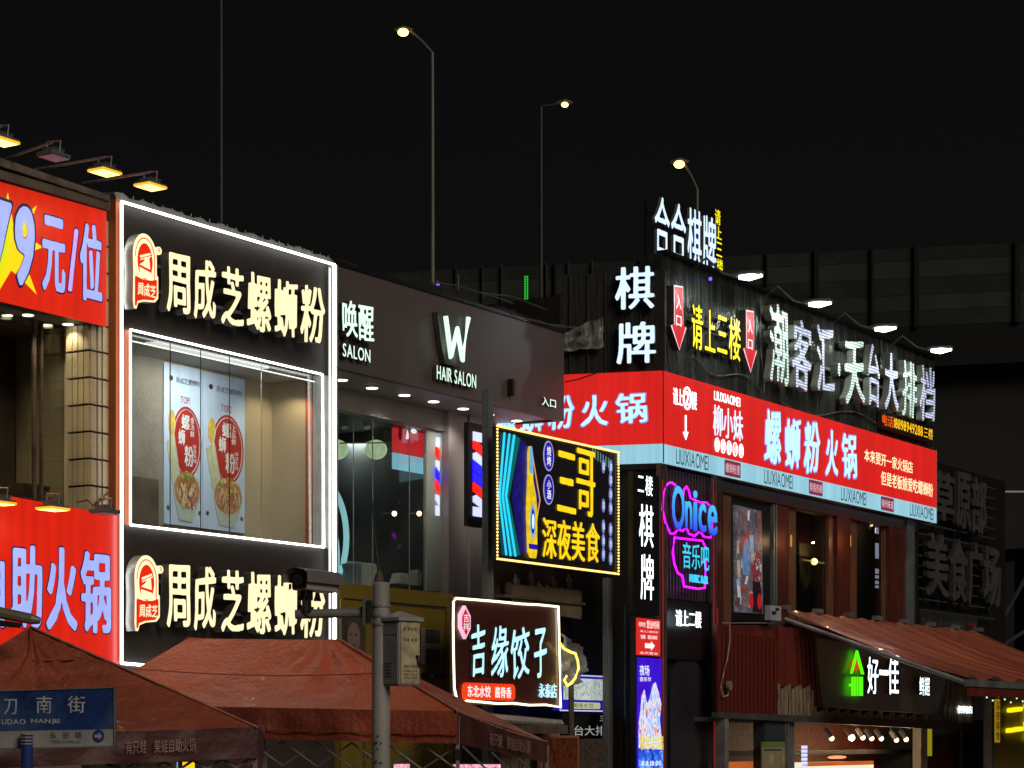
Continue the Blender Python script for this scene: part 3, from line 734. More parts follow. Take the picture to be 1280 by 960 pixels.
# loose cables over the lower sign
m = MB(); m.tube([(*F.hit(96, 628, .05)[:1], .05, F.hit(96, 628, .05)[1]), (F.U(108, .0), -.02, F.Z(108, 625, 0)), (F.U(118, 0), .02, F.Z(118, 632, 0)), (F.U(136, .1), .1, F.Z(136, 615, .1))], .01, 6)
m.tube([(F.U(28, .05), .02, F.Z(28, 622, .05)), (F.U(45, 0), -.06, F.Z(45, 626, 0)), (F.U(60, 0), .0, F.Z(60, 623, 0))], .012, 6)
one('power_cable', m, M['cable'], 'black cable looping over the top of the lower red sign', 'cable')

# === SECTION: NOODLE SHOP (white tube frame) ===
t = T('noodle_shop', 'dark fronted noodle shop building with a lit display window', 'building')
uA, uB = F.U(152, 0), F.U(419, 0)
zT, zB = F.Z(152, 252, 0), F.Z(152, 830, 0)
wu0, wu1 = F.U(163, 0), F.U(403, 0); wz0, wz1 = F.Z(163, 656, 0), F.Z(163, 413, 0)
dp = .18
m = MB(); m.box(uA, uB, .02, dp, wz1, zT); t.part('upper_panel', m, M['dark_panel'])
m = MB(); m.box(uA, uB, .02, dp, 0, wz0); t.part('lower_panel', m, M['dark_panel'])
m = MB(); m.box(uA, wu0, .02, dp, wz0, wz1); t.part('left_jamb', m, M['orange'])
m = MB(); m.box(wu1, uB, .02, dp, wz0, wz1); t.part('right_jamb', m, M['alu'])
m = MB(); m.box(uB-.16, uB-.005, -.06, .018, zB, zT); t.part('aluminium_trim', m, M['alu'])
m = MB(); m.box(F.U(138, .1), uA-.005, .0, .2, zB-.1, zT+.02); t.part('side_panel', m, M['orange'])
# room behind the window
yb = 1.24
m = MB(); m.box(wu0-.3, uB+.2, yb, yb+.1, wz0-.4, wz1+.2); bw = t.part('back_wall', m, M['beige'])
m = MB(); m.box(wu0-.3, F.U(204, yb), yb-.04, yb-.005, wz0-.3, wz1+.1); t.part('grey_partition', m, M['wallgrey'])
m = MB(); m.box(wu0-.3, F.U(194, yb-.05), yb-.12, yb-.045, wz0-.4, F.Z(180, 598, yb-.05)); t.part('cabinet', m, M['brown'])
m = MB(); m.box(wu0-.3, uB, dp, yb+.05, wz1, wz1+.1); t.part('ceiling', m, M['ceiling'])
m = MB(); m.box(wu0-.3, uB, dp, yb+.05, wz0-.25, wz0-.12); t.part('floor', m, M['brown'])
m = MB(); m.box(uB-.07, uB-.024, .26, .53, wz0-.12, wz1); t.part('pillar', m, M['orange'])
m = MB(); m.box(uB-.02, uB, dp, yb, wz0-.3, wz1+.1); t.part('end_wall', m, M['beige'])
gz = MB()
pan = [163, 213, 251, 287, 327, 403]
for a, b in zip(pan, pan[1:]):
    t.part('pane', MB().box(F.U(a, .1)+.006, F.U(b, .1)-.006, .10, .108, wz0, wz1), M['glass'])
for a in pan[1:-1]:
    t.part('mullion', MB().box(F.U(a, .1)-.0055, F.U(a, .1)+.0055, .100, .1085, wz0, wz1), M['alu'] if a == 327 else M['joint'])
# body and roof
m = MB(); m.box(uA-.1, uB, yb+.15, 11, 0, zT-.15); m.box(uA-.1, uB, .2, 11, zT-.2, zT-.05); t.part('wall', m, M['wallgrey'])
# crumpled flashing on the roof edge
k = 60; vs = []; fs = []
for i in range(k+1):
    a = i/k; u = uA-.1+(uB-uA+.1)*a; j = .03*noise.noise((i*.9, 0, 0)); h = .07+.06*abs(noise.noise((i*.35, 5, 0)))+(.02 if i % 7 < 4 else 0)
    vs += [(u, .0+j, zT+.02), (u, .05+j*2, zT+.02+h), (u, .4, zT+.05+h)]
for i in range(k):
    for q in (0, 1): fs.append((i*3+q, i*3+3+q, i*3+4+q, i*3+1+q))
t.part('roof_flashing', MB().add(vs, fs), M['signwhite'])
for i in range(24):
    u = uA+(uB-uA)*(i+.5)/24; t.part('bolt', MB().lathe((0, 0, 0), [(.010, 0), (.010, .03), (.004, .05)], 6) if i == 0 else None, M['steel'], loc=(u, .06, zT+.10), share=None if i == 0 else len(t.p)-i)
t.done()
# outer and inner LED tube frames
def tube_frame(label, pix, y, r, mat=None, extra=None):
    t = T('led_tube_frame', label, 'light tube')
    pts = [(*[F.hit(*p, y)[0]], y, F.hit(*p, y)[1]) for p in pix]
    for a, b in zip(pts, pts[1:]+pts[:1]):
        t.part('tube', MB().tube([a, b], r, 8), mat or G['tube'])
        d = Vector(b)-Vector(a)
    if extra: extra(t)
    return t.done()
def ext(t):
    a = F.hit(411.5, 335, -.07); b = F.hit(411.5, 815, -.07)
    t.part('tube', MB().tube([(a[0], -.08, a[1]), (b[0], -.08, b[1])], .014, 8), G['tube_thin'])
_o0, _o1 = F.hit(152, 252, -.08), F.hit(418.5, 333, -.08)
tube_frame('large white light tube frame around the whole noodle shop front', [(152, 252), (418.5, 331), (418.5, 852), (152, 829)], -.08, .020, extra=ext)
tube_frame('smaller white light tube frame around the noodle shop display window', [(163, 412), (403, 468), (405, 684), (163, 656)], -.03, .016)
m = MB()
zz = wz1-.10
m.tube([(wu0, .16, zz), (wu1, .16, zz)], .010, 6)
one('led_reflection_strip', m, G['tube_thin'], 'thin white strip imitating the tube reflection under the display window head', 'light strip')  # glowing strip in place of the tube's reflection in the glass
m = MB(); m.box(wu0+.8, wu1-1.0, .25, .45, wz1-.03, wz1-.004)
one('ceiling_light', m, glow('window_ceiling_light', (225, 225, 215), 1), 'long pale ceiling light in the display window beside the posters', 'ceiling light')
spot('window_lamp', (wu0+wu1)/2, .35, wz1-.06, 46, (1, .95, .84), size=1.4, kind='AREA', sx=.07, rot=(radians(12), 0, F.th))
spot('wall_fill_spot', F.U(350, .8), .45, wz1-.06, 40, (1, .80, .50), size=.02, kind='SPOT', rot=(radians(25), 0, F.th), angle=110)  # added spot without a fixture, warms the beige wall

# posters in the window
def menu_poster(x0, x1, yt0, yt1, yb0, yb1, label, second):
    y = yb-.06
    a = F.rect(x0, yt0, yb0, x1, yt1, yb1, y); u0, u1, z0, z1 = a; wd = u1-u0; h = z1-z0
    X = lambda q: u0+wd*q; Zq = lambda q: z1-h*q
    t = T('menu_poster', label, 'poster', 'pale blue noodle posters in the display window')
    t.part('sheet', MB().box(u0, u1, y, y+.03, z0, z1), M['posterblue'])
    t.part('brand_line', MB().text('周成芝螺蛳粉', X(.30), X(.93), Zq(.115), Zq(.075), y-.004, 0, .0).prism(ellipse(X(.18), Zq(.09), wd*.05, h*.018, 10), y-.004, y-.001), M['ink'])
    t.part('rank_line', MB().text('TOP2' if second else 'TOP1', X(.42), X(.68), Zq(.235), Zq(.19), y-.004, 0, .015, latin=True), M['red_paint'])
    t.part('round_patch', MB().prism(ellipse(X(.58), Zq(.475), wd*.39, h*.225, 32), y-.003, y-.001), M['postred'])
    ring = MB(); pts = [(p[0], y-.006, p[1]) for p in ellipse(X(.58), Zq(.475), wd*.345, h*.205, 32)]
    t.part('ring_line', ring.tube(pts, .006, 4, True), M['posttext'])
    t.part('lettering', MB().text('螺', X(.44), X(.66), Zq(.40), Zq(.30), y-.006, 0, .04).text('蛳', X(.36), X(.54), Zq(.50), Zq(.395), y-.006, 0, .04).text('粉', X(.52), X(.76), Zq(.63), Zq(.49), y-.006, 0, .04).text('上品鲜' if second else '金汤鲜', X(.67), X(.78), Zq(.44), Zq(.31), y-.006, 0, .02, vertical=True).text('鲜香爽辣', X(.74), X(.84), Zq(.60), Zq(.48), y-.006, 0, 0, vertical=True), M['posttext'])
    t.part('corn', MB().prism(ellipse(X(.20), Zq(.37), wd*.09, h*.085, 12), y-.005, y-.001), M['yellowprint'])
    bagp = [(X(.06), Zq(.49)), (X(.26), Zq(.44)), (X(.42), Zq(.70)), (X(.22), Zq(.76))]
    t.part('packet', MB().prism([bagp[0], bagp[3], bagp[2], bagp[1]], y-.007, y-.001), M['bagprint'])
    bc = X(.58)
    bowl = [(bc-wd*.35, Zq(.80)), (bc-wd*.20, Zq(.965)), (bc+wd*.16, Zq(.975)), (bc+wd*.35, Zq(.80)), (bc+wd*.30, Zq(.70)), (bc, Zq(.655)), (bc-wd*.3, Zq(.70))]
    t.part('bowl', MB().prism(bowl, y-.009, y-.001), M['bowl'])
    nd = [(bc+wd*.33*cos(q), Zq(.775)+h*.115*sin(q)) for q in [2*pi*i/26 for i in range(26)]]
    t.part('soup', MB().prism(nd, y-.012, y-.009), surf('broth_print', (.42, .22, .10) if not second else (.45, .32, .12), .5, 0, .3, 8))
    rnd = random.Random(5+second)
    for nm, cnt, cols, z0_, z1_, ln in (('noodle_strands', 46, ((.62, .45, .28), (.50, .20, .10), (.70, .60, .42), (.36, .13, .07)), .74, .86, .085), ('topping', 44, ((.16, .30, .05), (.55, .52, .18), (.50, .12, .06), (.62, .45, .16)) if second else ((.13, .33, .05), (.22, .42, .09), (.55, .10, .05), (.60, .42, .15)), .665, .76, .032)):
        ms_ = [surf('food_ink_%d_%d' % (int(c[0]*100), int(c[1]*100)), c, .5, 0, .2, 20) for c in cols]; mm_ = MB()
        for i in range(cnt):
            q = rnd.random()*2*pi; rr_ = sqrt(rnd.random()); x_ = bc+wd*.27*cos(q)*rr_; z_ = Zq(z0_+(z1_-z0_)*(.5+.5*sin(q)*rr_))
            an = rnd.uniform(-.5, .5) if nm == 'noodle_strands' else rnd.uniform(0, 3); l_ = h*ln*rnd.uniform(.5, 1); dx, dz = sin(an)*l_*.5, cos(an)*l_*.5; wq = .011 if nm == 'noodle_strands' else .018
            yy_ = y-.014-.0004*i
            mm_.quad((x_-dx-wq, yy_, z_-dz), (x_-dx+wq, yy_, z_-dz), (x_+dx+wq, yy_, z_+dz), (x_+dx-wq, yy_, z_+dz), rnd.randrange(4))
        t.part(nm, mm_, ms_, kind='stuff')
    for q in ((.10, .90), (.92, .91)): t.part('star_anise', MB().prism([(X(q[0])+wd*.05*(1 if i % 2 else .45)*cos(i*pi/8), Zq(q[1])+h*.02*(1 if i % 2 else .45)*sin(i*pi/8)) for i in range(16)], y-.004, y-.001), M['brown'])
    t.done()
menu_poster(205, 253, 452, 463, 654, 660, 'left pale blue noodle poster with a bowl and a red circle', False)
menu_poster(254, 306, 463.5, 475, 660, 667, 'right pale blue noodle poster beside the beige wall', True)

# channel letter rows and logos
def noodle_row(label, x0, t0, b0, x1, t1, b1):
    t = T('channel_letter_sign', label, 'sign', 'cream noodle shop signs')
    y = -.24
    xs = [(208, 238), (242, 270), (277, 305), (309, 339), (343, 372), (376, 406)]
    for ch, (a, b) in zip('周成芝螺蛳粉', xs):
        ka, kb = (a-x0)/(x1-x0), (b-x0)/(x1-x0)
        r = F.rect(a, t0+(t1-t0)*ka, b0+(b1-b0)*ka, b, t0+(t1-t0)*kb, b0+(b1-b0)*kb, y)
        t.part('character', MB().glyph(ch, *r, y, .15, .036, 0, 1, slant=.05, warp=.012, fit=True), [G['cream'], M['letter_dark']])
    m = MB()
    for zf in (.3, .72):
        a = F.rect(x0, t0, b0, x1, t1, b1, y); z = a[2]+(a[3]-a[2])*zf
        m.box(a[0]-.1, a[1], -.085, -.06, z-.02, z+.02)
        for k in range(7): u = a[0]+(a[1]-a[0])*k/6.2; m.box(u, u+.03, -.06, .02, z-.015, z+.015)
    t.part('mounting_rail', m, M['greysteel']); t.done()
noodle_row('upper row of cream glowing noodle shop characters above the display window', 208, 314, 388, 406, 361, 432)
noodle_row('lower row of cream glowing noodle shop characters below the display window', 208, 705, 783, 406, 722, 798)
def noodle_logo(label, x0, x1, yt, yb_):
    y = -.26; a = F.rect(x0, yt, yb_, x1, yt+8, yb_+3, y); u0, u1, z0, z1 = a; w_ = u1-u0; h = z1-z0
    X = lambda q: u0+w_*q; Zq = lambda q: z1-h*q
    t = T('logo_sign', label, 'sign', 'round topped red and cream logo signs')
    out = [(X(.02), Zq(.56))]+[(X(.5)-w_*.50*cos(q), Zq(.30)+h*.30*sin(q)) for q in [pi*i/16 for i in range(17)]]+[(X(1.0), Zq(.50)), (X(1.06), Zq(.52)), (X(1.06), Zq(.80)), (X(.92), Zq(.86)), (X(.45), Zq(.885)), (X(.22), Zq(.92)), (X(.15), Zq(1.0)), (X(.04), Zq(1.0)), (X(.0), Zq(.90))]
    out = out[::-1]
    t.part('body', MB().prism(out, y, y+.16, 0, 1), [G['cream'], M['letter_side']])
    t.part('arch_line', MB().tube([(X(.5)-w_*.40*cos(q), y-.004, Zq(.32)+h*.26*sin(q)) for q in [pi*i/14 for i in range(15)]]+[(X(.9), y-.004, Zq(.58))], .008, 4), G['orangep'])
    t.part('red_oval', MB().prism(ellipse(X(.5), Zq(.36), w_*.31, h*.235, 24), y-.006, y-.001), G['orangep'])
    t.part('hat', MB().prism([(X(.28), Zq(.30)), (X(.70), Zq(.235)), (X(.72), Zq(.26)), (X(.30), Zq(.33))][::-1], y-.010, y-.006).prism([(X(.30), Zq(.345)), (X(.74), Zq(.27)), (X(.74), Zq(.285)), (X(.30), Zq(.36))][::-1], y-.010, y-.006), G['cream'])
    t.part('bowl_mark', MB().prism([(X(.26), Zq(.42)), (X(.46), Zq(.36)), (X(.52), Zq(.30)), (X(.66), Zq(.30)), (X(.70), Zq(.45)), (X(.30), Zq(.42))][::-1], y-.010, y-.006).prism([(X(.26), Zq(.45)), (X(.72), Zq(.49)), (X(.72), Zq(.58)), (X(.30), Zq(.58))][::-1], y-.010, y-.006), G['cream'])
    fl = [(X(.08), Zq(.61)), (X(.10), Zq(.575)), (X(.40), Zq(.60)), (X(.75), Zq(.59)), (X(.99), Zq(.56)), (X(.99), Zq(.78)), (X(.85), Zq(.84)), (X(.45), Zq(.86)), (X(.18), Zq(.895)), (X(.14), Zq(.96)), (X(.08), Zq(.96))]
    t.part('flag', MB().prism(fl[::-1], y-.006, y-.001), G['orangep'])
    t.part('lettering', MB().text('周成芝', X(.18), X(.95), Zq(.815), Zq(.64), y-.010, 0, .03, slant=.08), G['cream'])
    ud, zd = X(1.10), Zq(.17)
    t.part('trademark_disc', MB().lathe((ud, y, zd), [(.055, 0), (.055, .2)], 16, axis='y'), [G['cream']])
    t.part('trademark_letter', MB().glyph('R', ud-.02, ud+.025, zd-.03, zd+.035, y-.004, 0, .0, fit=True), G['orangep'])
    t.done()
noodle_logo('upper round topped logo with a red flag left of the cream characters', 166, 196, 288, 387)
noodle_logo('lower round topped logo with a red flag beside the bottom cream row', 168, 198, 690, 788)

# === SECTION: SALON ===
yf = .15
def hitp(px, py, y): u, z = F.hit(px, py, y); return (u, y, z)
t = T('hair_salon', 'dark grey fronted hair salon building with a tall glass wall', 'building')
fu0, fu1 = F.U(419, yf), F.U(705, yf)
fz1 = F.Z(424, 334, yf); fz0 = F.Z(705, 526, yf)
fz1 = (fz1+F.Z(705, 415, yf))/2; fz0 = (F.Z(424, 461, yf)+fz0)/2
t.part('fascia', MB().box(fu0, fu1, yf, yf+.12, fz0, fz1), M['fascia'])
t.part('fascia_end', MB().box(fu1-.12, fu1, yf+.12, 3.0, fz0, fz1), M['fascia'])
t.part('soffit', MB().box(fu0, fu1-.12, yf+.12, 1.55, fz0+.03, fz0+.12), surf('soffit_paint', (.46, .44, .43), .45, 0, .1, 1.2, bump=.04))
yg = 1.5
t.part('beam', MB().box(fu0, F.U(575, yg), yg-.08, yg+.15, F.Z(421, 512.5, yg), fz0+.03), surf('beam_paint', (.40, .375, .36), .5, 0, .12, 1.2))
t.part('roof', MB().box(fu0, fu1-.02, yf+.14, 11, fz1-.15, fz1-.02), M['black'])
t.part('roof_edge', MB().box(fu0, fu1, yf-.03, yf+.14, fz1, fz1+.06), M['black'])
# ragged roof sheets
k = 46; vs = []; fs = []
for i in range(k+1):
    a = i/k; u = fu0+(fu1+.25-fu0)*a; h = .05+.22*max(0, noise.noise((i*.21, 3.3, 0)))+.05*noise.noise((i*1.3, 1, 0))+(.10 if .25 < a < .6 else 0)
    vs += [(u, yf+.03, fz1+.05), (u, yf+.15, fz1+.07+h), (u, yf+1.6, fz1+.2+h)]
for i in range(k):
    for q in (0, 1): fs.append((i*3+q, i*3+3+q, i*3+4+q, i*3+1+q))
t.part('roof_sheet', MB().add(vs, fs), M['blackwall'])
gz0, gz1 = F.Z(430, 760, yg), F.Z(421, 512.5, yg)
t.part('floor', MB().box(fu0-.5, F.U(600, yg), yg-.05, 7, gz0-.2, gz0-.02), M['brown'])
t.part('back_wall', MB().box(fu0-5, F.U(600, yg)+1, 6.5, 6.6, gz0-.2, gz1+.4), M['darkroom'])
t.part('interior_ceiling', MB().box(fu0-3, F.U(575, yg), yg+.16, 6.5, gz1+.15, gz1+.2), M['darkroom'])
t.part('side_wall', MB().box(F.U(556, yg), F.U(556, yg)+.1, yg+.1, 6.5, gz0-.2, gz1+.3), M['darkroom'])
edges = [419.5, 442, 466, 512, 532, 556]
edges = [419.5, 442, 466, 512, 531]
for a, b in zip(edges, edges[1:]): t.part('pane', MB().box(F.U(a, yg)+.006, F.U(b, yg)-.006, yg, yg+.01, gz0, gz1), M['glass'])
for a in edges[1:]: t.part('mullion', MB().box(F.U(a, yg)-.006, F.U(a, yg)+.006, yg-.002, yg+.012, gz0, gz1), M['alu'])
t.part('corner_panel', MB().box(F.U(532, yg), F.U(555, yg), yg-.02, yg+.05, F.Z(543, 739, yg), F.Z(543, 536, yg)), surf('green_grey_panel', (.52, .60, .53), .25, 0, .08, 1, coat=.4))
yc = 1.40
for a, b, d in ((557, 569, .3), (570, 581, .22), (583, 601, .35)):
    t.part('column', MB().box(F.U(a, yc), F.U(b, yc), yc-d*.22, yc+d*.3, 0, fz0+.03), surf('column_paint', (.42, .385, .35), .55, 0, .12, 1.5, stretch=(1, 1, .3)))
t.part('wall', MB().box(F.U(601, 1.3), F.U(735, 1.6)+2, 1.5, 11, 0, fz1-.2), M['brown'])
t.done()
# strip of light on the frame of the glass wall
# salon letters
def letters_thing(label, s, r, y, d, mats, off=.03, name='channel_letter_sign', group=None, latin=False, **kw):
    t = T(name, label, 'sign', group)
    if latin:
        u0, u1, z0, z1 = r; n = len(s)
        adv = [((max(v[0] for v in glyph_mesh(c, off)[0])-min(v[0] for v in glyph_mesh(c, off)[0])+.10) if c != ' ' else .3) for c in s]; tot = sum(adv); x = u0
        ys_ = [v[1] for c in s if c != ' ' for v in glyph_mesh(c, off)[0]]; ya, yb2 = min(ys_), max(ys_)
        for c, a in zip(s, adv):
            w_ = (u1-u0)*a/tot
            if c != ' ':
                vv = glyph_mesh(c, off)[0]; q0 = (min(v[1] for v in vv)-ya)/(yb2-ya); q1 = (max(v[1] for v in vv)-ya)/(yb2-ya)
                t.part('letter', MB().glyph(c, x, x+w_*(a-.10)/a, z0+(z1-z0)*q0, z0+(z1-z0)*q1, y, d, off, 0, 1, fit=True, **kw), mats)
            x += w_
    else: lettering(t, s, r, y, d, mats, off, **kw)
    return t
lt = [G['salon'], M['letter_dark']]
letters_thing('pale green salon name characters at the near end of the grey fascia', '唤醒', F.rect(427, 373, 422, 468, 380, 430, yf-.16), yf-.16, .13, lt, .03, slant=.06, warp=.015).done()
letters_thing('small white SALON letters under the two salon name characters', 'SALON', F.rect(428.5, 430, 446, 464, 436, 453, yf-.10), yf-.10, .08, lt, .02, latin=True).done()
letters_thing('white HAIR SALON lettering under the big W on the fascia', 'HAIR SALON', F.rect(546, 457, 474, 596, 468, 486, yf-.10), yf-.10, .08, lt, .02, latin=True).done()
letters_thing('tiny white entrance characters at the far lower end of the salon fascia', '入口', F.rect(677, 495, 507, 696, 499, 511, yf-.05), yf-.05, .03, lt, .02).done()
t = T('channel_letter_sign', 'large rounded pale green glowing letter W on the grey salon fascia', 'sign')
wp = [(557, 395), (563.7, 446), (571.5, 411), (578, 450), (585.5, 397)]
wu = [hitp(a, b, yf-.22) for a, b in wp]
bk = MB(); pts_ = [F.hit(a, b, yf-.19) for a, b in ((551, 389), (591, 395), (589, 420), (584, 456), (574, 458), (561, 454), (556, 430))]
t.part('backing', MB().prism(pts_[::-1], yf-.12, yf-.02), M['letter_dark'])
t.part('letter', MB().tube(wu, .042, 10), G['salon']); t.done()
# smeared dark spacer bar
one('letter_spacer', MB().box(F.U(640, yf-.1), F.U(643, yf-.1), yf-.12, yf-.001, F.Z(641, 497, yf), F.Z(641, 476, yf)), M['black'], 'short dark upright bar standing off the far part of the salon fascia', 'bracket')
zsf = fz0+.03
for i, ((px, py), lab) in enumerate((((427, 474), 'nearest round salon downlight beside the white tube frame'), ((465, 484), 'second round downlight in the salon soffit counted from the tube frame'), ((505.5, 493), 'round salon downlight below the gap before the letter W'), ((542, 501), 'round salon downlight just before the letter W'),
        ((579, 510), 'round salon downlight below the HAIR SALON lettering'), ((611, 517.5), 'round salon downlight just above the corner of the bulb framed bar sign'), ((646, 525), 'farthest round salon downlight over the bulb framed bar sign'))):
    u, y = F.level(px, py, zsf); y = min(y, 1.3)
    downlight(u, y, zsf-.004, .115, label=lab, group='downlights in the salon soffit')
    if i % 2 == 0: spot('salon_lamp', u, y, zsf-.08, 26, (1, .93, .85), size=.08, kind='SPOT', rot=(0, 0, 0), angle=140)
# things inside the salon
def inside(px, py, y): u, z = F.hit(px, py, y); return u, z
for (px, lab) in ((421, 'pale green paper lantern half hidden by the white tube frame'), (470, 'pale green round paper lantern hanging in the middle of the salon window')):
    y = 2.6; u, z = inside(px, 562, y); r_ = .19
    t = T('paper_lantern', lab, 'lantern', 'paper lanterns in the salon')
    m = MB(); prof = [(r_*sin(pi*i/14)*(1+.035*(i % 2))+.01, -r_*.92*cos(pi*i/14)) for i in range(15)]; m.lathe((u, y, z), prof, 18)
    t.part('shade', m, G['lantern'], smooth=False)
    t.part('cord', MB().tube([(u, y, z+r_*.9), (u, y, gz1+.15)], .006, 5), M['steel']); t.done()
t = T('hanging_rail', 'thin pale rail crossing the salon window at lantern height', 'rail')
a = hitp(425, 554, 2.4); b = hitp(532, 553, 2.4); t.part('rail', MB().tube([a, b], .012, 5), M['alu'])
a = hitp(487, 567, 2.4); b = hitp(532, 566, 2.4); t.part('rail', MB().tube([a, b], .010, 5), M['alu']); t.done()
t = T('poster_or_reflection', 'red and pale cyan glowing panel imitating a sign reflection in the salon glass', 'poster')
y = 1.75; a = F.rect(491, 536, 568, 530, 540, 568, y); b = F.rect(491, 569, 590, 531, 569, 589, y)
t.part('upper_half', MB().box(a[0], a[1], y, y+.02, a[2], a[3]), G['redreflect']); t.part('lower_half', MB().box(b[0], b[1], y, y+.02, b[2], b[3]), G['cyanreflect'])  # glowing halves stand in for a red and cyan sign reflection
m = MB().prism(ellipse(F.U(500, y), F.Z(500, 541, y), .05, .14, 14), y-.006, y-.001); t.part('dark_mark', m, M['ink'])
m = MB().prism(ellipse(F.U(517, y), F.Z(517, 539, y), .09, .045, 14), y-.006, y-.001).prism(F.pts([(509, 537), (512, 549), (507, 549)], y), y-.006, y-.001); t.part('white_mark', m, G['whiteboard'])
t.done()
for px, lab in ((493, 'small warm bulb glowing in the dark salon beside the middle pane line'), (524, 'small warm bulb glowing in the dark salon nearest the pale corner panel')):
    y = 1.85; u, z = inside(px, 642, y); t = T('wall_bulb', lab, 'lamp', 'warm bulbs in the salon')
    t.part('bulb', MB().ball((u, y, z), .045, 8), G['bulb']); t.part('holder', MB().tube([(u, y+.03, z), (u, y+.25, z)], .03, 6), M['greysteel']); t.done()
# ring mirror
y = 1.9; cu_, cz_ = F.hit(402, 668, y); 
t = T('ring_mirror', 'cyan lit round mirror frame partly hidden behind the white tube frame', 'mirror')
R0 = F.U(433, y)-cu_
t.part('frame', MB().tube([(cu_+R0*cos(q), y, cz_+R0*1.28*sin(q)) for q in [2*pi*i/40 for i in range(40)]], .055, 6, True), G['ring'])
t.part('inner_frame', MB().tube([(cu_+R0*1.0*cos(q)-.10, y+.1, cz_+R0*1.2*sin(q)-.3) for q in [2*pi*i/40 for i in range(40)]], .030, 6, True), G['ring'])
t.done()
y = 4.0; cu_, cz_ = F.hit(480, 690, y)
one('floor_mirror', MB().tube([(cu_-.55+.9*cos(q), y, cz_+1.2*sin(q)) for q in [pi*.05+pi*.62*i/16 for i in range(17)]][::-1], .03, 6), M['alu'], 'thin curved mirror rim standing in the dark middle of the salon', 'mirror')
# sofa back and chair
t = T('salon_sofa', 'grey sofa back showing over the olive panel at the salon window', 'sofa')
y = 1.9
a = F.rect(430, 702, 738, 473, 703, 730, y)
t.part('backrest', MB().prism(rrect(a[0], a[1], a[2]-.2, a[3], .09), y, y+.16), surf('sofa_grey', (.30, .33, .30), .7, 0, .15, 6, bump=.1), bevel=.03)
t.part('armrest', MB().prism(rrect(a[0]-.10, a[0]+.03, a[2]-.2, a[3]-.06, .05), y-.35, y-.01), M['greysteel'], bevel=.02); t.done()
t = T('magazine_stack', 'pale folded papers propped at the foot of the salon glass', 'papers')
t.part('sheet', MB().prism(F.pts([(498, 729), (524, 732), (522, 718), (502, 716)], 1.7), 1.7, 1.9), surf('pale_fabric', (.5, .52, .48), .7))
t.part('sheet', MB().prism(F.pts([(519, 731), (527, 732), (528, 714), (523, 712)], 1.75), 1.75, 1.95), M['paper']); t.done()
t = T('ceiling_spotlight', 'pair of white tube spotlights under the dark salon ceiling', 'lamp')
for px in (433, 461): u, z = inside(px, 528, 2.6); t.part('can', MB().tube([(u-.05, 2.6, z-.10), (u+.03, 2.7, z+.16)], .06, 10), M['white'])
t.done()
spot('salon_room_lamp', F.U(480, 3), 3.4, gz1-.05, 50, (.95, 1, .95), size=.8, kind='AREA', rot=(0, 0, 0))
# barber sign
def barber(label, x0, x1, yt, yb_, y, sc, box=True):
    t = T('barber_sign_or_reflection', label, 'sign')
    a = F.rect(x0, yt, yb_, x1, yt+1, yb_+1, y); u0, u1, z0, z1 = a
    if box: t.part('case', MB().box(u0-.13, u1+.02, y+.01, y+.1, z0-.16, z1+.15), M['black'])
    cols = ['w', 'r', 'w', 'b', 'b', 'r', 'w', 'w']; n = 8; h = (z1-z0)/n
    if not box: cols = ['w', 'r', 'w', 'b', 'r', 'w', 'w']; n = 7; h = (z1-z0)/n
    for i, c in enumerate(cols):
        zz1 = z1-i*h; sl = 0 if i in (0, n-1) else h*.55
        mt = {'w': G['dotwhite'], 'r': G['dotred'], 'b': G['dotblue']}[c]
        m = MB(); nx, nz = (7, 6) if box else (3, 6)
        for p in range(nx):
            for q in range(nz):
                uu = u0+(u1-u0)*(p+.5)/nx; z_ = zz1-h*(q+.5)/nz*.86-sl*(p/nx-.5)
                if c == 'w' and i not in (0, n-1) and (p+q) < 2: continue
                rr_ = (u1-u0)/nx*.31
                m.box(uu-rr_, uu+rr_, y-.01, y+.008, z_-rr_*1.1, z_+rr_*1.1)
        t.part('led_band', m, mt, kind='stuff')
    return t.done()
barber('black barber sign with slanting red white and blue lamp bands beside the steel post', 591, 603, 540, 647, .55, 1)
barber('narrow red white and blue strip imitating a lamp reflection on the pale salon corner panel', 544.5, 549.5, 546, 646, yg-.04, 1, False)  # coloured bands put on the panel as a reflected lamp strip
# steel post at the salon corner
t = T('steel_post', 'grey green steel post carrying the bulb framed bar sign', 'post')
yp = -.75; t.part('shaft', MB().box(F.U(610, yp), F.U(617, yp), yp, yp+.12, 0, fz0-.02), M['greysteel'])
t.part('base_plate', MB().box(F.U(604, yp)-.08, F.U(616, yp)+.08, yp-.08, yp+.3, .144, .17), M['greysteel']); t.done()
# olive kiosk panel wall under the salon
yo = -.05
t = T('kiosk_wall', 'olive yellow panelled kiosk wall under the salon window', 'kiosk')
ou0, ou1 = F.U(423, yo), F.U(566, yo); oz = (F.Z(425, 729, yo)+F.Z(560, 743, yo))/2
t.part('panel', MB().box(ou0, ou1, yo+.02, yo+1.4, 0, oz), M['olive'])
hb = .22
t.part('top_rail', MB().box(ou0, ou1, yo-.02, yo+.018, oz-hb, oz+.01), M['olive'])
for a, b in ((424, 427.5), (455, 459), (557, 565)): t.part('upright', MB().box(F.U(a, yo), F.U(b, yo), yo-.03, yo+.018, 0, oz-hb-.004), M['olive'])
t.part('rail_shadow_gap', MB().box(F.U(459, yo)+.02, F.U(557, yo)-.02, yo+.008, yo+.018, oz-hb-.04, oz-hb-.006), M['joint'])
t.done()
t = T('poster_or_reflection', 'dark poster with a pale face on the olive kiosk wall beside the utility pole', 'poster')
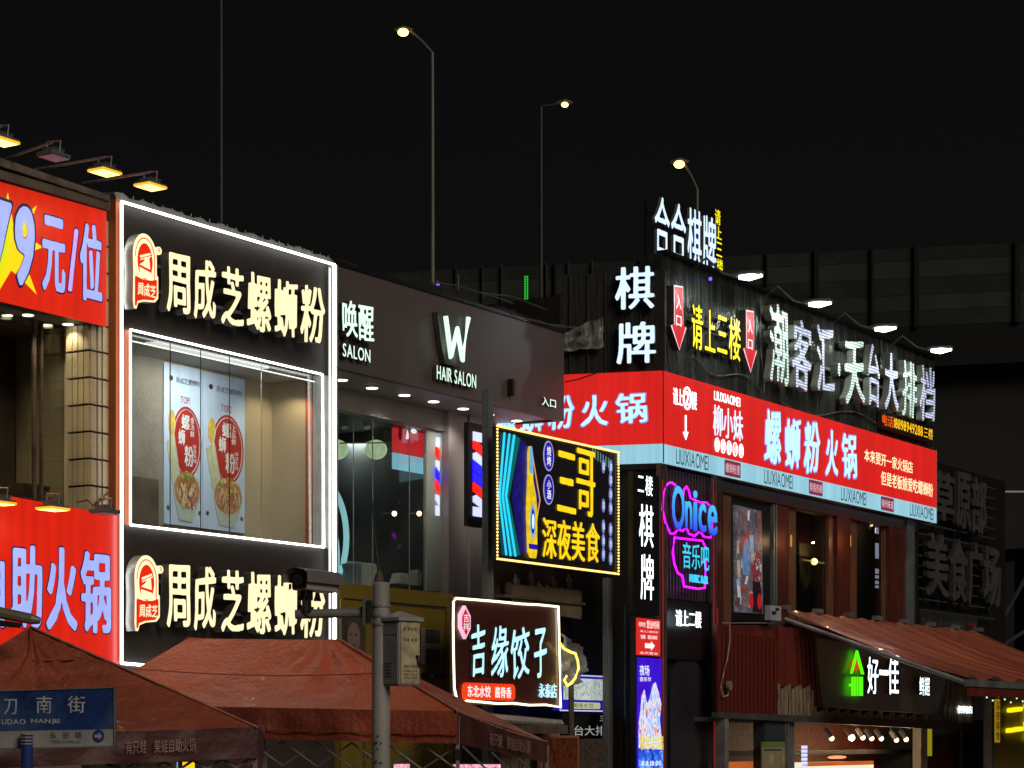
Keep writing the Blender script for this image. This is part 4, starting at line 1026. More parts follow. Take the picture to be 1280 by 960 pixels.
y = yo-.05; a = F.rect(427, 770, 880, 456, 772, 880, y); t.part('sheet', MB().box(a[0], a[1], y, y+.03, a[2], a[3]), surf('poster_dark', (.035, .03, .028), .4, 0, .6, 3, dirt=(.09, .06, .05), dirt_amt=.6))
fu, fz = F.hit(442, 797, y)
t.part('face', MB().prism(ellipse(fu, fz, .17, .24, 20), y-.006, y-.001), surf('poster_face', (.19, .13, .11), .6, 0, .2, 3))
t.part('features', MB().prism(ellipse(fu-.07, fz+.05, .035, .012, 8), y-.010, y-.006).prism(ellipse(fu+.06, fz+.05, .035, .012, 8), y-.010, y-.006).prism(ellipse(fu, fz-.12, .04, .015, 8), y-.010, y-.006), M['ink'])
t.done()
t = T('notice_board', 'pale notice sheet with two dark squares on the olive kiosk wall', 'notice')
y = yo-.02; a = F.rect(527, 784, 829, 552, 787, 832, y); t.part('sheet', MB().box(a[0], a[1], y, y+.015, a[2], a[3]), surf('grey_sheet', (.22, .20, .15), .7, 0, .2, 6))
for q0, q1 in ((786, 804), (811, 831)):
    a = F.rect(532, q0, q1-1, 550, q0+1, q1+1, y); t.part('dark_square', MB().box(a[0], a[1], y-.006, y-.001, a[2], a[3]), surf('dark_patch', (.045, .042, .035), .7, 0, .5, 25))
t.done()
t = T('name_plate', 'small dark name plate low on the olive kiosk wall', 'plate')
a = F.rect(529, 841, 847, 555, 842, 849, y); t.part('plate', MB().box(a[0], a[1], y, y+.02, a[2], a[3]), M['black']); t.part('pale_field', MB().box(a[0]+.16, a[0]+.3, y-.004, y-.001, a[2]+.01, a[3]-.01), M['steel']); t.done()

# === SECTION: BAR SIGN ===
yb3 = -1.06
def H3(px, py): return F.hit(px, py, yb3)
t = T('bar_sign', 'black late night food lightbox sign framed with warm bulbs, a bottle and yellow characters', 'sign')
c4 = [(620.5, 698), (772, 718), (770.5, 566), (619, 531.5)]
p4 = F.pts(c4, yb3)
z_bl = (p4[0][1]+p4[1][1])/2; z_t = (p4[2][1]+p4[3][1])/2; ub0, ub1 = p4[0][0], p4[1][0]
t.part('case', MB().box(ub0, ub1, yb3+.01, yb3+.08, z_bl, z_t), M['black'])
t.part('face', MB().box(ub0+.05, ub1-.05, yb3, yb3+.009, z_bl+.05, z_t-.05), glow('near_black_face', (10, 8, 12), 1, base=(.01, .01, .012), rough=.3))
m = MB(); nb = 0
def bulb_line(a, b, n):
    for i in range(n+1):
        k = i/n; c = (a[0]+(b[0]-a[0])*k, yb3-.02, a[1]+(b[1]-a[1])*k); r_ = .021
        m.lathe(c, [(.003, -r_), (r_*.8, -r_*.5), (r_, 0), (r_*.8, r_*.5), (.003, r_)], 5)
bulb_line((ub0, z_t), (ub1, z_t), 78); bulb_line((ub0, z_bl), (ub1, z_bl), 78); bulb_line((ub0, z_bl), (ub0, z_t), 40); bulb_line((ub1, z_bl), (ub1, z_t), 40)
t.part('bulb_string', m, G['bulbs'], kind='stuff')
m = MB(); e = .012
for a, b in (((ub0, z_t), (ub1, z_t)), ((ub0, z_bl), (ub1, z_bl))): m.tube([(a[0], yb3-.005, a[1]), (b[0], yb3-.005, b[1])], .016, 6)
t.part('bulb_cord', m, glow('cord_glow', (150, 96, 24), .7))
t.part('teal_panel', MB().prism(F.pts([(637, 694), (650, 694), (636, 622), (650, 548), (640, 543), (628, 618)], yb3), yb3-.006, yb3-.001), G['tealband'])
for pl in ([(628.7, 541), (622.3, 620), (631, 694)], [(635, 542.5), (626.2, 620), (636.5, 695)], [(641, 544), (630.5, 620), (642.5, 695.5)]):
    t.part('neon_line', MB().tube([(*[F.hit(*q, yb3)[0]], yb3-.03, F.hit(*q, yb3)[1]) for q in pl], .022, 6), G['teal'])
t.part('blue_diamond', MB().prism(F.pts([(650, 693), (662, 690), (668, 660), (674, 625), (661, 560), (650, 548), (639, 621)], yb3), yb3-.010, yb3-.006), G['navyp'])
t.part('diamond_edge', MB().tube([(F.hit(*q, yb3)[0], yb3-.015, F.hit(*q, yb3)[1]) for q in [(664, 565), (674, 625), (669, 655)]], .012, 5), glow('peach_edge', (225, 160, 110), .8))
bx = lambda px, py: F.hit(px, py, yb3)
t.part('bottle', MB().prism([bx(*q) for q in [(661, 697), (667, 698), (668.5, 690), (668.5, 640), (667, 620), (663.5, 600), (662.5, 565), (661.5, 558), (659.5, 558), (658.3, 565), (658, 600), (657, 622), (656.5, 640), (658, 690)]], yb3-.05, yb3-.011), G['bottle_y'])
t.part('bottle_neck_label', MB().prism([bx(*q) for q in [(658.2, 592), (663.4, 593), (662.8, 567), (661.5, 558), (659.5, 558), (658.3, 565)]], yb3-.055, yb3-.051), G['bottle_b'])
uo, zo = bx(662.6, 652); t.part('bottle_label', MB().prism(ellipse(uo, zo, .085, .29, 20), yb3-.056, yb3-.051), G['bottle_b']); t.part('label_mark', MB().prism(ellipse(uo, zo, .055, .21, 20), yb3-.060, yb3-.056), G['bluep']); t.part('label_centre', MB().prism(ellipse(uo, zo, .035, .13, 14), yb3-.064, yb3-.060), G['salon'])
t.part('bottle_band', MB().prism([bx(*q) for q in [(658, 686), (668.5, 687.5), (668.5, 681), (657.6, 679.5)]], yb3-.056, yb3-.051), G['bluep'])
for py in (570, 612):
    uo, zo = bx(685.5, py); ro = .175; rz = .26
    t.part('oval_rim', MB().prism(ellipse(uo, zo, ro, rz*1.0, 24), yb3-.006, yb3-.002), glow('oval_rim_lit', (170, 165, 215), .8))
    t.part('oval', MB().prism(ellipse(uo, zo, ro*.82, rz*.90, 24), yb3-.010, yb3-.006), G['bluep'])
    t.part('oval_lettering', MB().text('烧烤' if py < 600 else '小酒', uo-.07, uo+.07, zo-.17, zo+.17, yb3-.014, 0, .02, vertical=True), G['whiteboard'])
for ch, b_ in (('三', (696, 719, 563, 641)), ('哥', (720, 743, 560, 645))):
    r = F.rect(b_[0], b_[2], b_[3]-1, b_[1], b_[2]+5, b_[3]+1, yb3)
    t.part('character', MB().glyph(ch, *r, yb3-.02, .012, .012, fit=True, slant=-.02), G['gold'])
for ch, a_, b_ in (('深', 677.5, 694.5), ('夜', 696, 712.5), ('美', 714, 730), ('食', 732, 748.5)):
    k = (a_-677)/71; r = F.rect(a_, 647+k*8, 697+k*6, b_, 649+k*8, 699+k*6, yb3)
    t.part('character', MB().glyph(ch, *r, yb3-.02, .012, .015, fit=True), G['gold'])
for px, ys_ in ((754, (583, 632, 658, 676, 693)), (763, (584, 600, 618, 635, 662, 680, 698))):
    for i, py in enumerate(ys_):
        uo, zo = bx(px, py); t.part('chip', MB().prism(ellipse(uo, zo, .055 if px < 760 else .062, .125, 12), yb3-.008, yb3-.002), G['chip'])
        t.part('chip_letter', MB().glyph('酒菜串鱼虾肉面'[i], uo-.035, uo+.04, zo-.07, zo+.07, yb3-.012, 0, .0), G['whiteboard'])
m = MB()
for i in range(8): u_ = F.U(740+i*3.3, yb3); m.box(u_, u_+.035, yb3-.006, yb3-.002, F.Z(755, 575, yb3)-.02*i, F.Z(755, 563, yb3)-.02*i)
t.part('tally_marks', m, glow('mint_marks', (120, 160, 150), .5))
t.done()
# dumpling sign
yd = -1.0
t = T('dumpling_sign', 'dark brown dumpling shop sign edged with warm neon and ice blue characters', 'sign')
pd = F.pts([(566, 879), (699.5, 885), (698.5, 757.5), (564, 746)], yd)
du0, du1 = pd[0][0], pd[1][0]; dz0, dz1 = (pd[0][1]+pd[1][1])/2, (pd[2][1]+pd[3][1])/2
t.part('panel', MB().box(du0, du1, yd, yd+.06, dz0, dz1), surf('brown_panel', (.075, .022, .016), .4, 0, .2, 2, coat=.3))
npx = [(568, 748), (590, 749.5), (620, 752), (650, 755), (672, 756), (696, 758.5), (697, 790), (698, 830), (699, 884), (680, 881), (660, 881.5), (640, 879), (620, 879.5), (600, 877.5), (582, 876), (575, 879), (569, 874), (566, 860), (565, 820), (564.5, 780), (565, 752)]
t.part('neon_tube', MB().tube([(F.hit(*q, yd)[0], yd-.03, F.hit(*q, yd)[1]) for q in npx], .020, 6, True), G['neonw'])
t.part('neon_tube', MB().tube([(F.hit(*q, yd)[0], yd-.04, F.hit(*q, yd)[1]) for q in [(692.5, 762), (693, 790), (693.5, 820)]], .010, 6), glow('thin_neon', (190, 180, 150), .8))
for ch, a_, b_, q0, q1 in (('吉', 584.5, 602.5, 780, 844), ('缘', 610, 631, 781, 846), ('饺', 634.5, 657.5, 783, 847), ('子', 663, 679.5, 785, 847)):
    r = F.rect(a_, q0, q1, b_, q0+1.5, q1+.5, yd)
    t.part('character', MB().glyph(ch, *r, yd-.07, .05, .026, 0, 1, fit=True, slant=.14, warp=.018), [G['cyanw'], M['letter_dark']])
hx = F.pts([(572, 785), (578.5, 799), (584.5, 786), (584.5, 770), (578, 757), (572, 768)], yd)
t.part('hexagon_badge', MB().prism(hx, yd-.06, yd-.002), glow('pink_badge', (235, 190, 215), 1.0))
uo, zo = F.hit(578.3, 778, yd); t.part('hexagon_field', MB().prism([(uo+(x-uo)*.72, zo+(z-zo)*.78) for x, z in hx], yd-.066, yd-.061), glow('red_badge', (200, 20, 50), .9)); t.part('badge_letter', MB().text('吉祥', uo-.09, uo+.09, zo-.14, zo+.14, yd-.071, 0, .01, vertical=True), G['whiteboard'])
a = F.rect(577, 852.5, 873, 641, 856, 877, yd); t.part('orange_pill', MB().prism(rrect(*a, .09), yd-.05, yd-.002), G['orangered'])
a2 = F.rect(580.5, 856, 871, 610, 857, 873, yd); t.part('pill_lettering', MB().text('东北水饺', *a2, yd-.055, 0, .03), G['whiteboard'])
a2 = F.rect(615, 858, 872, 636, 859, 874, yd); t.part('pill_lettering', MB().text('酱骨香', *a2, yd-.055, 0, .03), G['whiteboard'])
a2 = F.rect(672.5, 853, 872, 695.5, 855, 874, yd)
for i, ch in enumerate('永泰店'): t.part('character', MB().glyph(ch, a2[0]+(a2[1]-a2[0])*i/3, a2[0]+(a2[1]-a2[0])*(i+1)/3, a2[2], a2[3], yd-.02, .012, .02), G['cyanw'])
t.done()
# small canopy and awning ribs under the dumpling sign
t = T('small_canopy', 'narrow dirty tiled canopy under the dumpling sign', 'canopy')
ya = -1.9
a0, a1 = F.hit(560, 887, -.95), F.hit(703, 900, -.95); b0_, b1_ = F.hit(585, 897, ya), F.hit(706, 905, ya)
nrib = 26
for i in range(nrib):
    k0, k1 = i/nrib, (i+.86)/nrib; L = lambda p, q, k: p+(q-p)*k
    m = MB(); zz0 = L(a0[1], a1[1], k0)
    m.add([(L(a0[0], a1[0], k0), -.95, zz0), (L(a0[0], a1[0], k1), -.95, zz0), (L(b0_[0], b1_[0], k1), ya, L(b0_[1], b1_[1], k1)), (L(b0_[0], b1_[0], k0), ya, L(b0_[1], b1_[1], k0)),
           (L(a0[0], a1[0], k0), -.95, zz0-.04), (L(a0[0], a1[0], k1), -.95, zz0-.04), (L(b0_[0], b1_[0], k1), ya, L(b0_[1], b1_[1], k1)-.04), (L(b0_[0], b1_[0], k0), ya, L(b0_[1], b1_[1], k0)-.04)],
          [(0, 1, 2, 3), (7, 6, 5, 4), (0, 4, 5, 1), (1, 5, 6, 2), (2, 6, 7, 3), (3, 7, 4, 0)])
    t.part('rib', m, M['corrugate'])
t.part('edge_board', MB().box(b0_[0]-.1, b1_[0]+.05, ya-.03, ya-.005, b1_[1]-.16, b1_[1]-.02), M['brown']); t.done()
t = T('slat_screen', 'grey upright slats under the small canopy', 'screen')
for i in range(13):
    u_ = F.U(628, -.9)+(F.U(700, -.9)-F.U(628, -.9))*i/13; t.part('slat', MB().box(u_, u_+.14, -.9, -.86, 1.2, F.Z(660, 903, -.9)+.02*(i % 3)) , M['slatwood'])
t.done()
# menu boards left of the hanging film
t = T('menu_board', 'dim red and gold menu board at the foot of the alley below the canopy', 'menu board')
ym = -1.2
for a_, b_ in ((680, 697), (698.5, 722)):
    r = F.rect(a_, 922, 953, b_, 922.5, 954, ym); t.part('picture', MB().box(r[0], r[1], ym, ym+.03, r[2]-.2, r[3]), G['food'])
r = F.rect(678, 919, 960, 726, 920, 960, ym); t.part('frame', MB().box(r[0], r[1], ym+.032, ym+.1, r[2]-.3, r[3]), M['cardboard']); t.done()
t = T('menu_board', 'dark faded photo board to the right of the red menu board', 'menu board')
r = F.rect(727, 923, 960, 757, 924, 960, ym); t.part('picture', MB().box(r[0], r[1], ym+.02, ym+.06, r[2]-.3, r[3]), picture('faded_photos', [(.35, (24, 18, 15)), (.5, (60, 48, 38)), (.65, (30, 24, 20))], 6, .4)); t.done()
t = T('film_bundle', 'creased dark plastic film hanging at the edge of the dumpling sign', 'plastic film')
ype = -.9; vs = []; fs = []; nx, nz = 14, 16
for j in range(nz+1):
    for i in range(nx+1):
        a, b = i/nx, j/nz
        px = 699+(34)*a*(.55+.45*sin(pi*min(1, .25+b*.62))); pyt = 790+22*a; pyb = 858-3*a
        py = pyt+(pyb-pyt)*b; u_, z_ = F.hit(px, py, ype)
        vs.append((u_, ype+.22*noise.noise((a*3, b*3, 2))+.12*noise.noise((a*8, b*7, 5)), z_))
for j in range(nz):
    for i in range(nx): q = j*(nx+1)+i; fs.append((q, q+1, q+nx+2, q+nx+1))
t.part('film', MB().add(vs, fs), M['plastic_film'], smooth=True); t.done()
one('neon_loop', MB().tube([(F.hit(*q, -1.1)[0], -1.12, F.hit(*q, -1.1)[1]) for q in [(698, 803), (704, 811), (712, 815), (718, 817), (721, 826), (722, 836), (718, 847), (713, 854), (708, 857), (704, 850), (707, 845)]], .022, 6), G['neon_y'], 'loose loop of yellow neon tube dangling beside the dumpling sign', 'neon tube')
one('thin_post', MB().tube([(F.U(714, -1), -1.0, 0), (F.U(714, -1), -1.0, F.Z(714, 856, -1))], .05, 8), M['rust'], 'thin brown post under the yellow neon loop', 'post')
t = T('lightbox_sign', 'blue framed pale lightbox menu sign beyond the hanging plastic film', 'sign')
yl = -.6; r = F.rect(700, 844, 888, 757, 845, 889, yl); t.part('case', MB().box(r[0], r[1], yl, yl+.15, r[2], r[3]), glow('blue_frame', (36, 26, 180), .7))
t.part('rim', MB().tube([(r[0], yl-.005, r[2]), (r[1], yl-.005, r[2]), (r[1], yl-.005, r[3]), (r[0], yl-.005, r[3])], .012, 5, True), G['coolw'] if False else glow('rim_pale', (200, 200, 240), .9))
r2 = F.rect(704, 848, 875, 753.5, 848.5, 875, yl); t.part('picture', MB().box(r2[0], r2[1], yl-.006, yl-.001, r2[2], r2[3]), picture('dumpling_picture', [(.3, (150, 165, 165)), (.5, (190, 200, 196)), (.58, (120, 140, 130)), (.64, (205, 215, 210)), (.72, (200, 120, 110))], 7, .85))
r3 = F.rect(712, 878, 886, 750, 878, 886, yl); t.part('caption_strip', MB().prism(rrect(*r3, .04), yl-.006, yl-.001), glow('caption', (190, 195, 150), .85))
t.part('caption_lettering', MB().text('美味水饺', r3[0]+.1, r3[1]-.25, r3[2]+.01, r3[3]-.01, yl-.010, 0, 0), M['ink']); t.done()
t = T('wall_sign', 'black board with white grill stall characters above the menu boards', 'sign')
yl = -.5; r = F.rect(702, 891, 922, 760, 892, 922, yl); t.part('board', MB().box(r[0], r[1], yl, yl+.06, r[2], r[3]), M['black'])
r2 = F.rect(716, 906, 920, 757, 907, 920, yl); t.part('lettering', MB().text('台大排', *r2, yl-.006, 0, .01, warp=.01), glow('dim_white', (170, 170, 165), .8))
r2 = F.rect(749, 894, 902, 757, 894, 902, yl); t.part('lettering', MB().text('三', *r2, yl-.006, 0, .01), glow('dim_white', (170, 170, 165), .8)); t.done()
# dark recess walls, beige cloth, corrugated sheet
t = T('alley_wall', 'dark cluttered alley wall behind the bar and dumpling signs', 'wall')
t.part('upper_wall', MB().box(F.U(616, -.2), F.U(729, -.2), -.2, 0, F.Z(650, 760, -.2), F.Z(650, 700, -.2)), M['brown'])
t.part('corrugated_sheet', MB().box(F.U(700, .2), F.U(770, .2), .2, .25, 0, F.Z(730, 840, .2)+1), M['blackwall'])
for i in range(11): u_ = F.U(718+i*4.2, .15); t.part('rib', MB().box(u_, u_+.05, .15, .195, F.Z(740, 850, .15), F.Z(740, 802, .15)), surf('dim_rib', (.05, .05, .05), .6))
t.part('lower_wall', MB().box(F.U(560, .3), F.U(790, .3), .3, .45, 0, F.Z(700, 800, .3)), M['blackwall']); t.done()
one('cloth_awning', MB().prism(F.pts([(640, 760), (727, 774), (727, 738), (640, 730)], -.45), -.45, -.3), surf('olive_beige_cloth', (.135, .105, .06), .8, 0, .2, 2, bump=.2), 'dull olive beige cloth stretched behind the top of the dumpling sign', 'awning')
t = T('shelf_clutter', 'dim bottles and boxes behind glass under the bulb framed sign', 'shelf')
for i in range(9):
    px = 632+i*9.5; u_ = F.U(px, -.3); z_ = F.Z(px, 742+i*.6, -.3); hh_ = (.22, .34, .18, .42, .25)[i % 5]
    t.part('jar', MB().lathe((u_, -.35, z_), [(.06, 0), (.07, .03), (.07, hh_*.7), (.03, hh_*.85), (.03, hh_)], 8), surf(('jar_a', 'jar_b', 'jar_c')[i % 3], ((.12, .07, .04), (.22, .19, .16), (.07, .05, .04))[i % 3], .4))
t.part('board', MB().box(F.U(626, -.4), F.U(726, -.4), -.5, -.2, F.Z(670, 747, -.4)-.06, F.Z(670, 747, -.4)-.01), M['brown']); t.done()
t = T('steel_post', 'tall grey steel post between the alley and the games room sign', 'post')
yp2 = -1.0; t.part('shaft', MB().box(F.U(760, yp2), F.U(766, yp2), yp2, yp2+.11, 0, F.Z(760, 722, yp2)), M['greysteel'])
t.part('bracket', MB().box(F.U(766, yp2)+.004, F.U(786, yp2), yp2+.05, yp2+.1, F.Z(775, 755, yp2), F.Z(775, 752, yp2)), M['steel'])
t.part('drop_pipe', MB().tube([(F.U(786, yp2), yp2+.07, F.Z(786, 753, yp2)), (F.U(786.5, yp2), yp2+.07, .15)], .03, 8), M['greysteel']); t.done()
t = T('pipe_cluster', 'rusty upright pipes beside the tall grey steel post', 'pipes')
for i, px in enumerate((768, 771.5, 774, 778, 781, 783.5)): t.part('pipe', MB().tube([(F.U(px, -.5), -.5+.05*(i % 2), .15), (F.U(px, -.5)+.02*(i % 3), -.5, F.Z(px, 770+7*(i % 3), -.5))], .035+.012*(i % 2), 7), M['rust'])
t.done()
one('cardboard_box', MB().box(F.U(766, -.9), F.U(786, -.9), -.9, -.88, .2, F.Z(776, 897, -.9)), M['cardboard'], 'brown cardboard sheet standing at the foot of the rusty pipes', 'cardboard')

# === SECTION: CORNER BUILDING ===
yR = YR
bu0, bu1 = F.U(829, yR), F.U(1170.5, yR)
zr1, zr0, zrb = (F.Z(829, 464, yR)+F.Z(1170, 563, yR))/2, (F.Z(829, 577.5, yR)+F.Z(1171, 654.5, yR))/2, (F.Z(830, 555, yR)+F.Z(1171, 635, yR))/2
zk = zr1; zt_ = F.Z(960, 366, yR)
LX = -3.6       # how far the side reaches to the left in frame B
t = T('corner_building', 'black tarp covered corner building with wooden upper floor and ground floor kiosk', 'building')
t.part('front_wall', MB().box(bu0+.04, bu1, yR+.06, yR+.5, zk, zt_), M['tarp'])
t.part('end_wall', MB().box(bu1-.3, bu1, yR+.5, 9, 0, zt_-.1), M['blackwall'])
t.part('roof_gutter', MB().box(bu0+.04, bu1+.05, yR-.05, yR+.16, zt_, zt_+.05), M['black'])
# upper floor, recessed under the sign
yw = yR+.35
zaw = F.Z(1000, 775, yw)
cols = []
def bar(x0, x1, d0, mat, z0_=None, z1_=None, name='pillar'):
    t.part(name, MB().box(F.U(x0, yw+d0), F.U(x1, yw+d0), yw+d0, yw+d0+.10, z0_ if z0_ is not None else zaw-1.2, z1_ if z1_ is not None else zr0+.02), M[mat])
bar(893, 903, -.1, 'wood'); bar(904, 914, 0, 'woodlight')
bar(972, 985, -.02, 'wood'); bar(986, 995, .05, 'woodlight'); bar(1036, 1047, .05, 'woodlight'); bar(1047, 1063, -.05, 'wood'); bar(1063, 1071, .05, 'woodlight'); bar(1105, 1112, .05, 'woodlight'); bar(1112, 1133, -.05, 'wood'); bar(1134, 1143, -.1, 'darkroom')
for i, px in enumerate((966, 969)): t.part('door_frame', MB().box(F.U(px, yw), F.U(px+1.6, yw), yw-.02, yw+.1, zaw-.4, zr0-.2), M['greysteel'])
t.part('sill', MB().box(F.U(893, yw), F.U(1143, yw), yw-.1, yw+.3, zaw-1.2, zaw-1.0), M['wood'])
t.part('lintel', MB().box(F.U(893, yw), F.U(1143, yw), yw-.06, yw+.3, zr0-.24, zr0-.02), M['wood'])
t.part('eaves_soffit', MB().box(bu0+.05, bu1, yR+.12, yR+1.2, zr0+.01, zr0+.08), M['brown'])
yv_ = yw+.12
for a_, b_ in ((995, 1036), (1071, 1105)):
    w_ = t.part('window', MB().box(F.U(a_, yv_), F.U(b_, yv_), yv_, yv_+.008, zaw-.2, zr0-.24), M['glass_dark'])
    t.part('window_frame', MB().box(F.U(a_, yv_), F.U(b_, yv_), yv_-.03, yv_+.03, zaw-.2, F.Z(1015, 767, yv_)), M['woodlight'], parent=w_)
    t.part('window_frame', MB().box(F.U(b_-2.5, yv_), F.U(b_, yv_), yv_-.03, yv_+.03, zaw-.2, zr0-.24), surf('olive_frame', (.11, .085, .03), .5), parent=w_)
yi = yw+.75
t.part('room_back', MB().box(F.U(980, yi), bu1-.2, yi, yi+.1, zaw-1.2, zr0), surf('dim_room', (.060, .050, .022), .6, 0, .75, 3, stretch=(4, 1, .7)))
t.part('room_red_panel', MB().box(F.U(992, yi), F.U(1031, yi), yi-.05, yi-.004, F.Z(1015, 681, yi), zr0), M['redmetal'])
t.part('room_pale_panel', MB().box(F.U(996, yi), F.U(1031, yi), yi-.06, yi-.004, F.Z(1015, 697, yi), F.Z(1015, 682, yi)), surf('khaki_panel', (.26, .22, .12), .6))
t.part('room_dark_panel', MB().box(F.U(996, yi), F.U(1029, yi), yi-.06, yi-.004, F.Z(1015, 764, yi), F.Z(1015, 698, yi)), M['black'])
for i in range(9): px = 1000+i*3.4; t.part('hanging_item', MB().box(F.U(px, yi-.1), F.U(px+1.0+.4*(i % 3), yi-.1), yi-.12, yi-.1, F.Z(px, 725+5*(i*3 % 4), yi-.1), F.Z(px, 706+6*(i % 3), yi-.1)), surf('dim_item', (.10, .085, .06), .6))
t.part('partition_wall', MB().box(F.U(1044, yw+.2), F.U(1044, yw+.2)+.05, yw+.14, yi, zaw-1.2, zr0), M['brown'])
t.part('body', MB().box(bu0+1.5, bu1-.3, yw+2.75, 9, 0, zt_-.2), M['blackwall'])
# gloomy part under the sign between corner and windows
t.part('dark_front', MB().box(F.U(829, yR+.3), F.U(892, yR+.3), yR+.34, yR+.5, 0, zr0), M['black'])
t.done()
# side wall of the corner building in its own frame
t = T('side_building', 'black side wall of the corner building behind the games room characters', 'wall', frame=B)
zt2 = B.Z(800, 338, 0)
t.part('upper_wall', MB().box(B.U(704, .05), .02, .05, .4, zr1, zt2), M['blackwall'])
t.part('wall', MB().box(LX, -.02, .12, .5, 0, zr0), M['black'])
for i in range(5): x_ = B.U(712+i*22, .04); t.part('seam', MB().box(x_, x_+.02, .02, .048, zr1, zt2), M['joint'])
t.part('ledge', MB().box(LX, -.03, -.05, .11, zr0-.12, zr0-.01), M['black'])
t.done()
# torn sheet
vs = []; fs = []; nx, nz = 12, 8
for j in range(nz+1):
    for i in range(nx+1):
        a, b = i/nx, j/nz; px = 704+50*a; pt_ = 416-20*a; pb = 440-6*a
        x_, z_ = B.hit(px, pt_+(pb-pt_)*b, -.1); vs.append((x_, -.1+.14*noise.noise((a*5, b*4, 1)), z_+.06*noise.noise((a*4, b*2, 7))))
for j in range(nz):
    for i in range(nx): q = j*(nx+1)+i; fs.append((q, q+1, q+nx+2, q+nx+1))
one('torn_sheet', MB().add(vs, fs), surf('torn_plastic', (.20, .215, .20), .3, 0, .7, 4, bump=.8, bscale=8, stretch=(2, 1, .5)), 'creased translucent sheet hanging on the black side wall above the salon roof', 'plastic sheet', frame=B, smooth=True)

# hotpot corner sign (two faces)
t = T('corner_hotpot_sign', 'long red and pale blue lightbox sign wrapping round the building corner', 'sign')
t.part('front_face', MB().box(bu0, bu1, yR, yR+.04, zrb, zr1), G['redR'])
t.part('front_band', MB().box(bu0, bu1, yR, yR+.04, zr0, zrb-.002), G['blueR'])
t.part('corner_trim', MB().box(bu0-.012, bu0+.012, yR-.012, yR-.001, zr0, zr1), M['letter_dark'])
t.part('end_cap', MB().box(bu1, bu1+.03, yR-.01, yR+.2, zr0-.02, zr1+.02), M['steel'])
yl = yR-.006
def TX(s, r, mat, off=.03, name='lettering', **kw): t.part(name, MB().text(s, *r, yl, 0, off, **kw), mat)
TX('请上', F.rect(841, 483, 506, 853, 486, 509, yR), G['whiteled']); TX('楼', F.rect(863.5, 488, 512, 871, 490, 514, yR), G['whiteled'])
uo, zo = F.hit(858.5, 498, yR); t.part('number_ring', MB().tube([(x, yl-.004, z) for x, z in ellipse(uo, zo, .14, .20, 20)], .018, 5, True), G['whiteled'])
t.part('lettering', MB().glyph('2', uo-.07, uo+.07, zo-.13, zo+.13, yl-.004, 0, .05, fit=True), G['whiteled'])
pa = F.pts([(856, 519), (856, 540), (853.5, 540), (857, 550), (860, 540), (857.7, 540), (857.7, 519)], yR)
t.part('arrow', MB().prism(pa, yl-.004, yl), G['whiteled'])
TX('LIUXIAOMEI', F.rect(892.5, 488, 500, 925.5, 498, 509, yR), G['whiteled'], .016, latin=True)
TX('柳小妹', F.rect(891, 505, 546, 928.5, 512, 553, yR), G['ice'], .035, name='characters', slant=.02)
for i, px in enumerate((896, 903.5, 911, 918.5, 926)):
    uo, zo = F.hit(px, 556+i*1.9, yR); t.part('small_ring', MB().tube([(x, yl-.003, z) for x, z in ellipse(uo, zo, .085, .13, 14)], .009, 4, True), G['whiteled'])
    t.part('ring_letter', MB().glyph('螺蛳粉火锅'[i], uo-.06, uo+.06, zo-.10, zo+.10, yl-.003, 0, .0), G['whiteled'])
for ch, a_, b_, q0, q1 in (('螺', 955.5, 975.5, 511, 578), ('蛳', 981, 1000, 521, 585), ('粉', 1005, 1024, 526, 590), ('火', 1032, 1047, 536, 593), ('锅', 1052, 1070.5, 542, 597)):
    r = F.rect(a_, q0, q1, b_, q0+3, q1+2, yR)
    t.part('character', MB().glyph(ch, r[0]-.03, r[1]+.03, r[2]-.03, r[3]+.03, yl-.001, 0, .062, fit=True, slant=.1, warp=.018), glow('pale_outline', (120, 140, 235), 1.0))
    t.part('character', MB().glyph(ch, *r, yl-.006, 0, .038, fit=True, slant=.1, warp=.018), G['cyanw'])
TX('本来要开一家火锅店', F.rect(1080, 560, 577, 1141, 577, 593, yR), G['cream'], .02)
TX('但是老板娘爱吃螺蛳粉', F.rect(1101, 588, 607, 1166, 604, 622, yR), G['cream'], .02)
def band_y(px): return F.Z(px, 566+(px-829)*.233, yR)
inkb = glow('band_ink', (60, 70, 80), .5)
for a_, b_ in ((845, 886), (955, 991), (1051, 1083), (1137, 1167)):
    za_ = (zr0+zrb)/2; t.part('band_lettering', MB().text('LIUXIAOMEI', F.U(a_, yR), F.U(b_, yR), za_-.14, za_+.14, yl, 0, .0, latin=True), inkb)
for a_, b_, s_ in ((905.5, 925.5, '螺蛳粉里'), (1011, 1028, '鲜香热辣'), (1101, 1117, '柳州味道')):
    za_ = (zr0+zrb)/2; r = (F.U(a_, yR), F.U(b_, yR), za_-.15, za_+.15)
    t.part('stamp', MB().prism(rrect(*r, .03), yl, yl+.004), glow('stamp_maroon', (130, 50, 70), .8)); t.part('stamp_lettering', MB().text(s_, r[0]+.03, r[1]-.03, r[2]+.05, r[3]-.05, yl-.004, 0, .0), glow('stamp_pale', (235, 190, 205), .9))
t.done()
t = T('corner_hotpot_sign', 'side part of the red hotpot sign facing the camera beside the salon roof', 'sign', frame=B)
zl1 = zr1; zlb = zrb; zl0 = zr0
t.part('side_face', MB().box(LX, -.003, 0, .04, zlb, zl1), G['redR']); t.part('side_band', MB().box(LX, -.003, 0, .04, zl0, zlb-.002), G['blueR'])
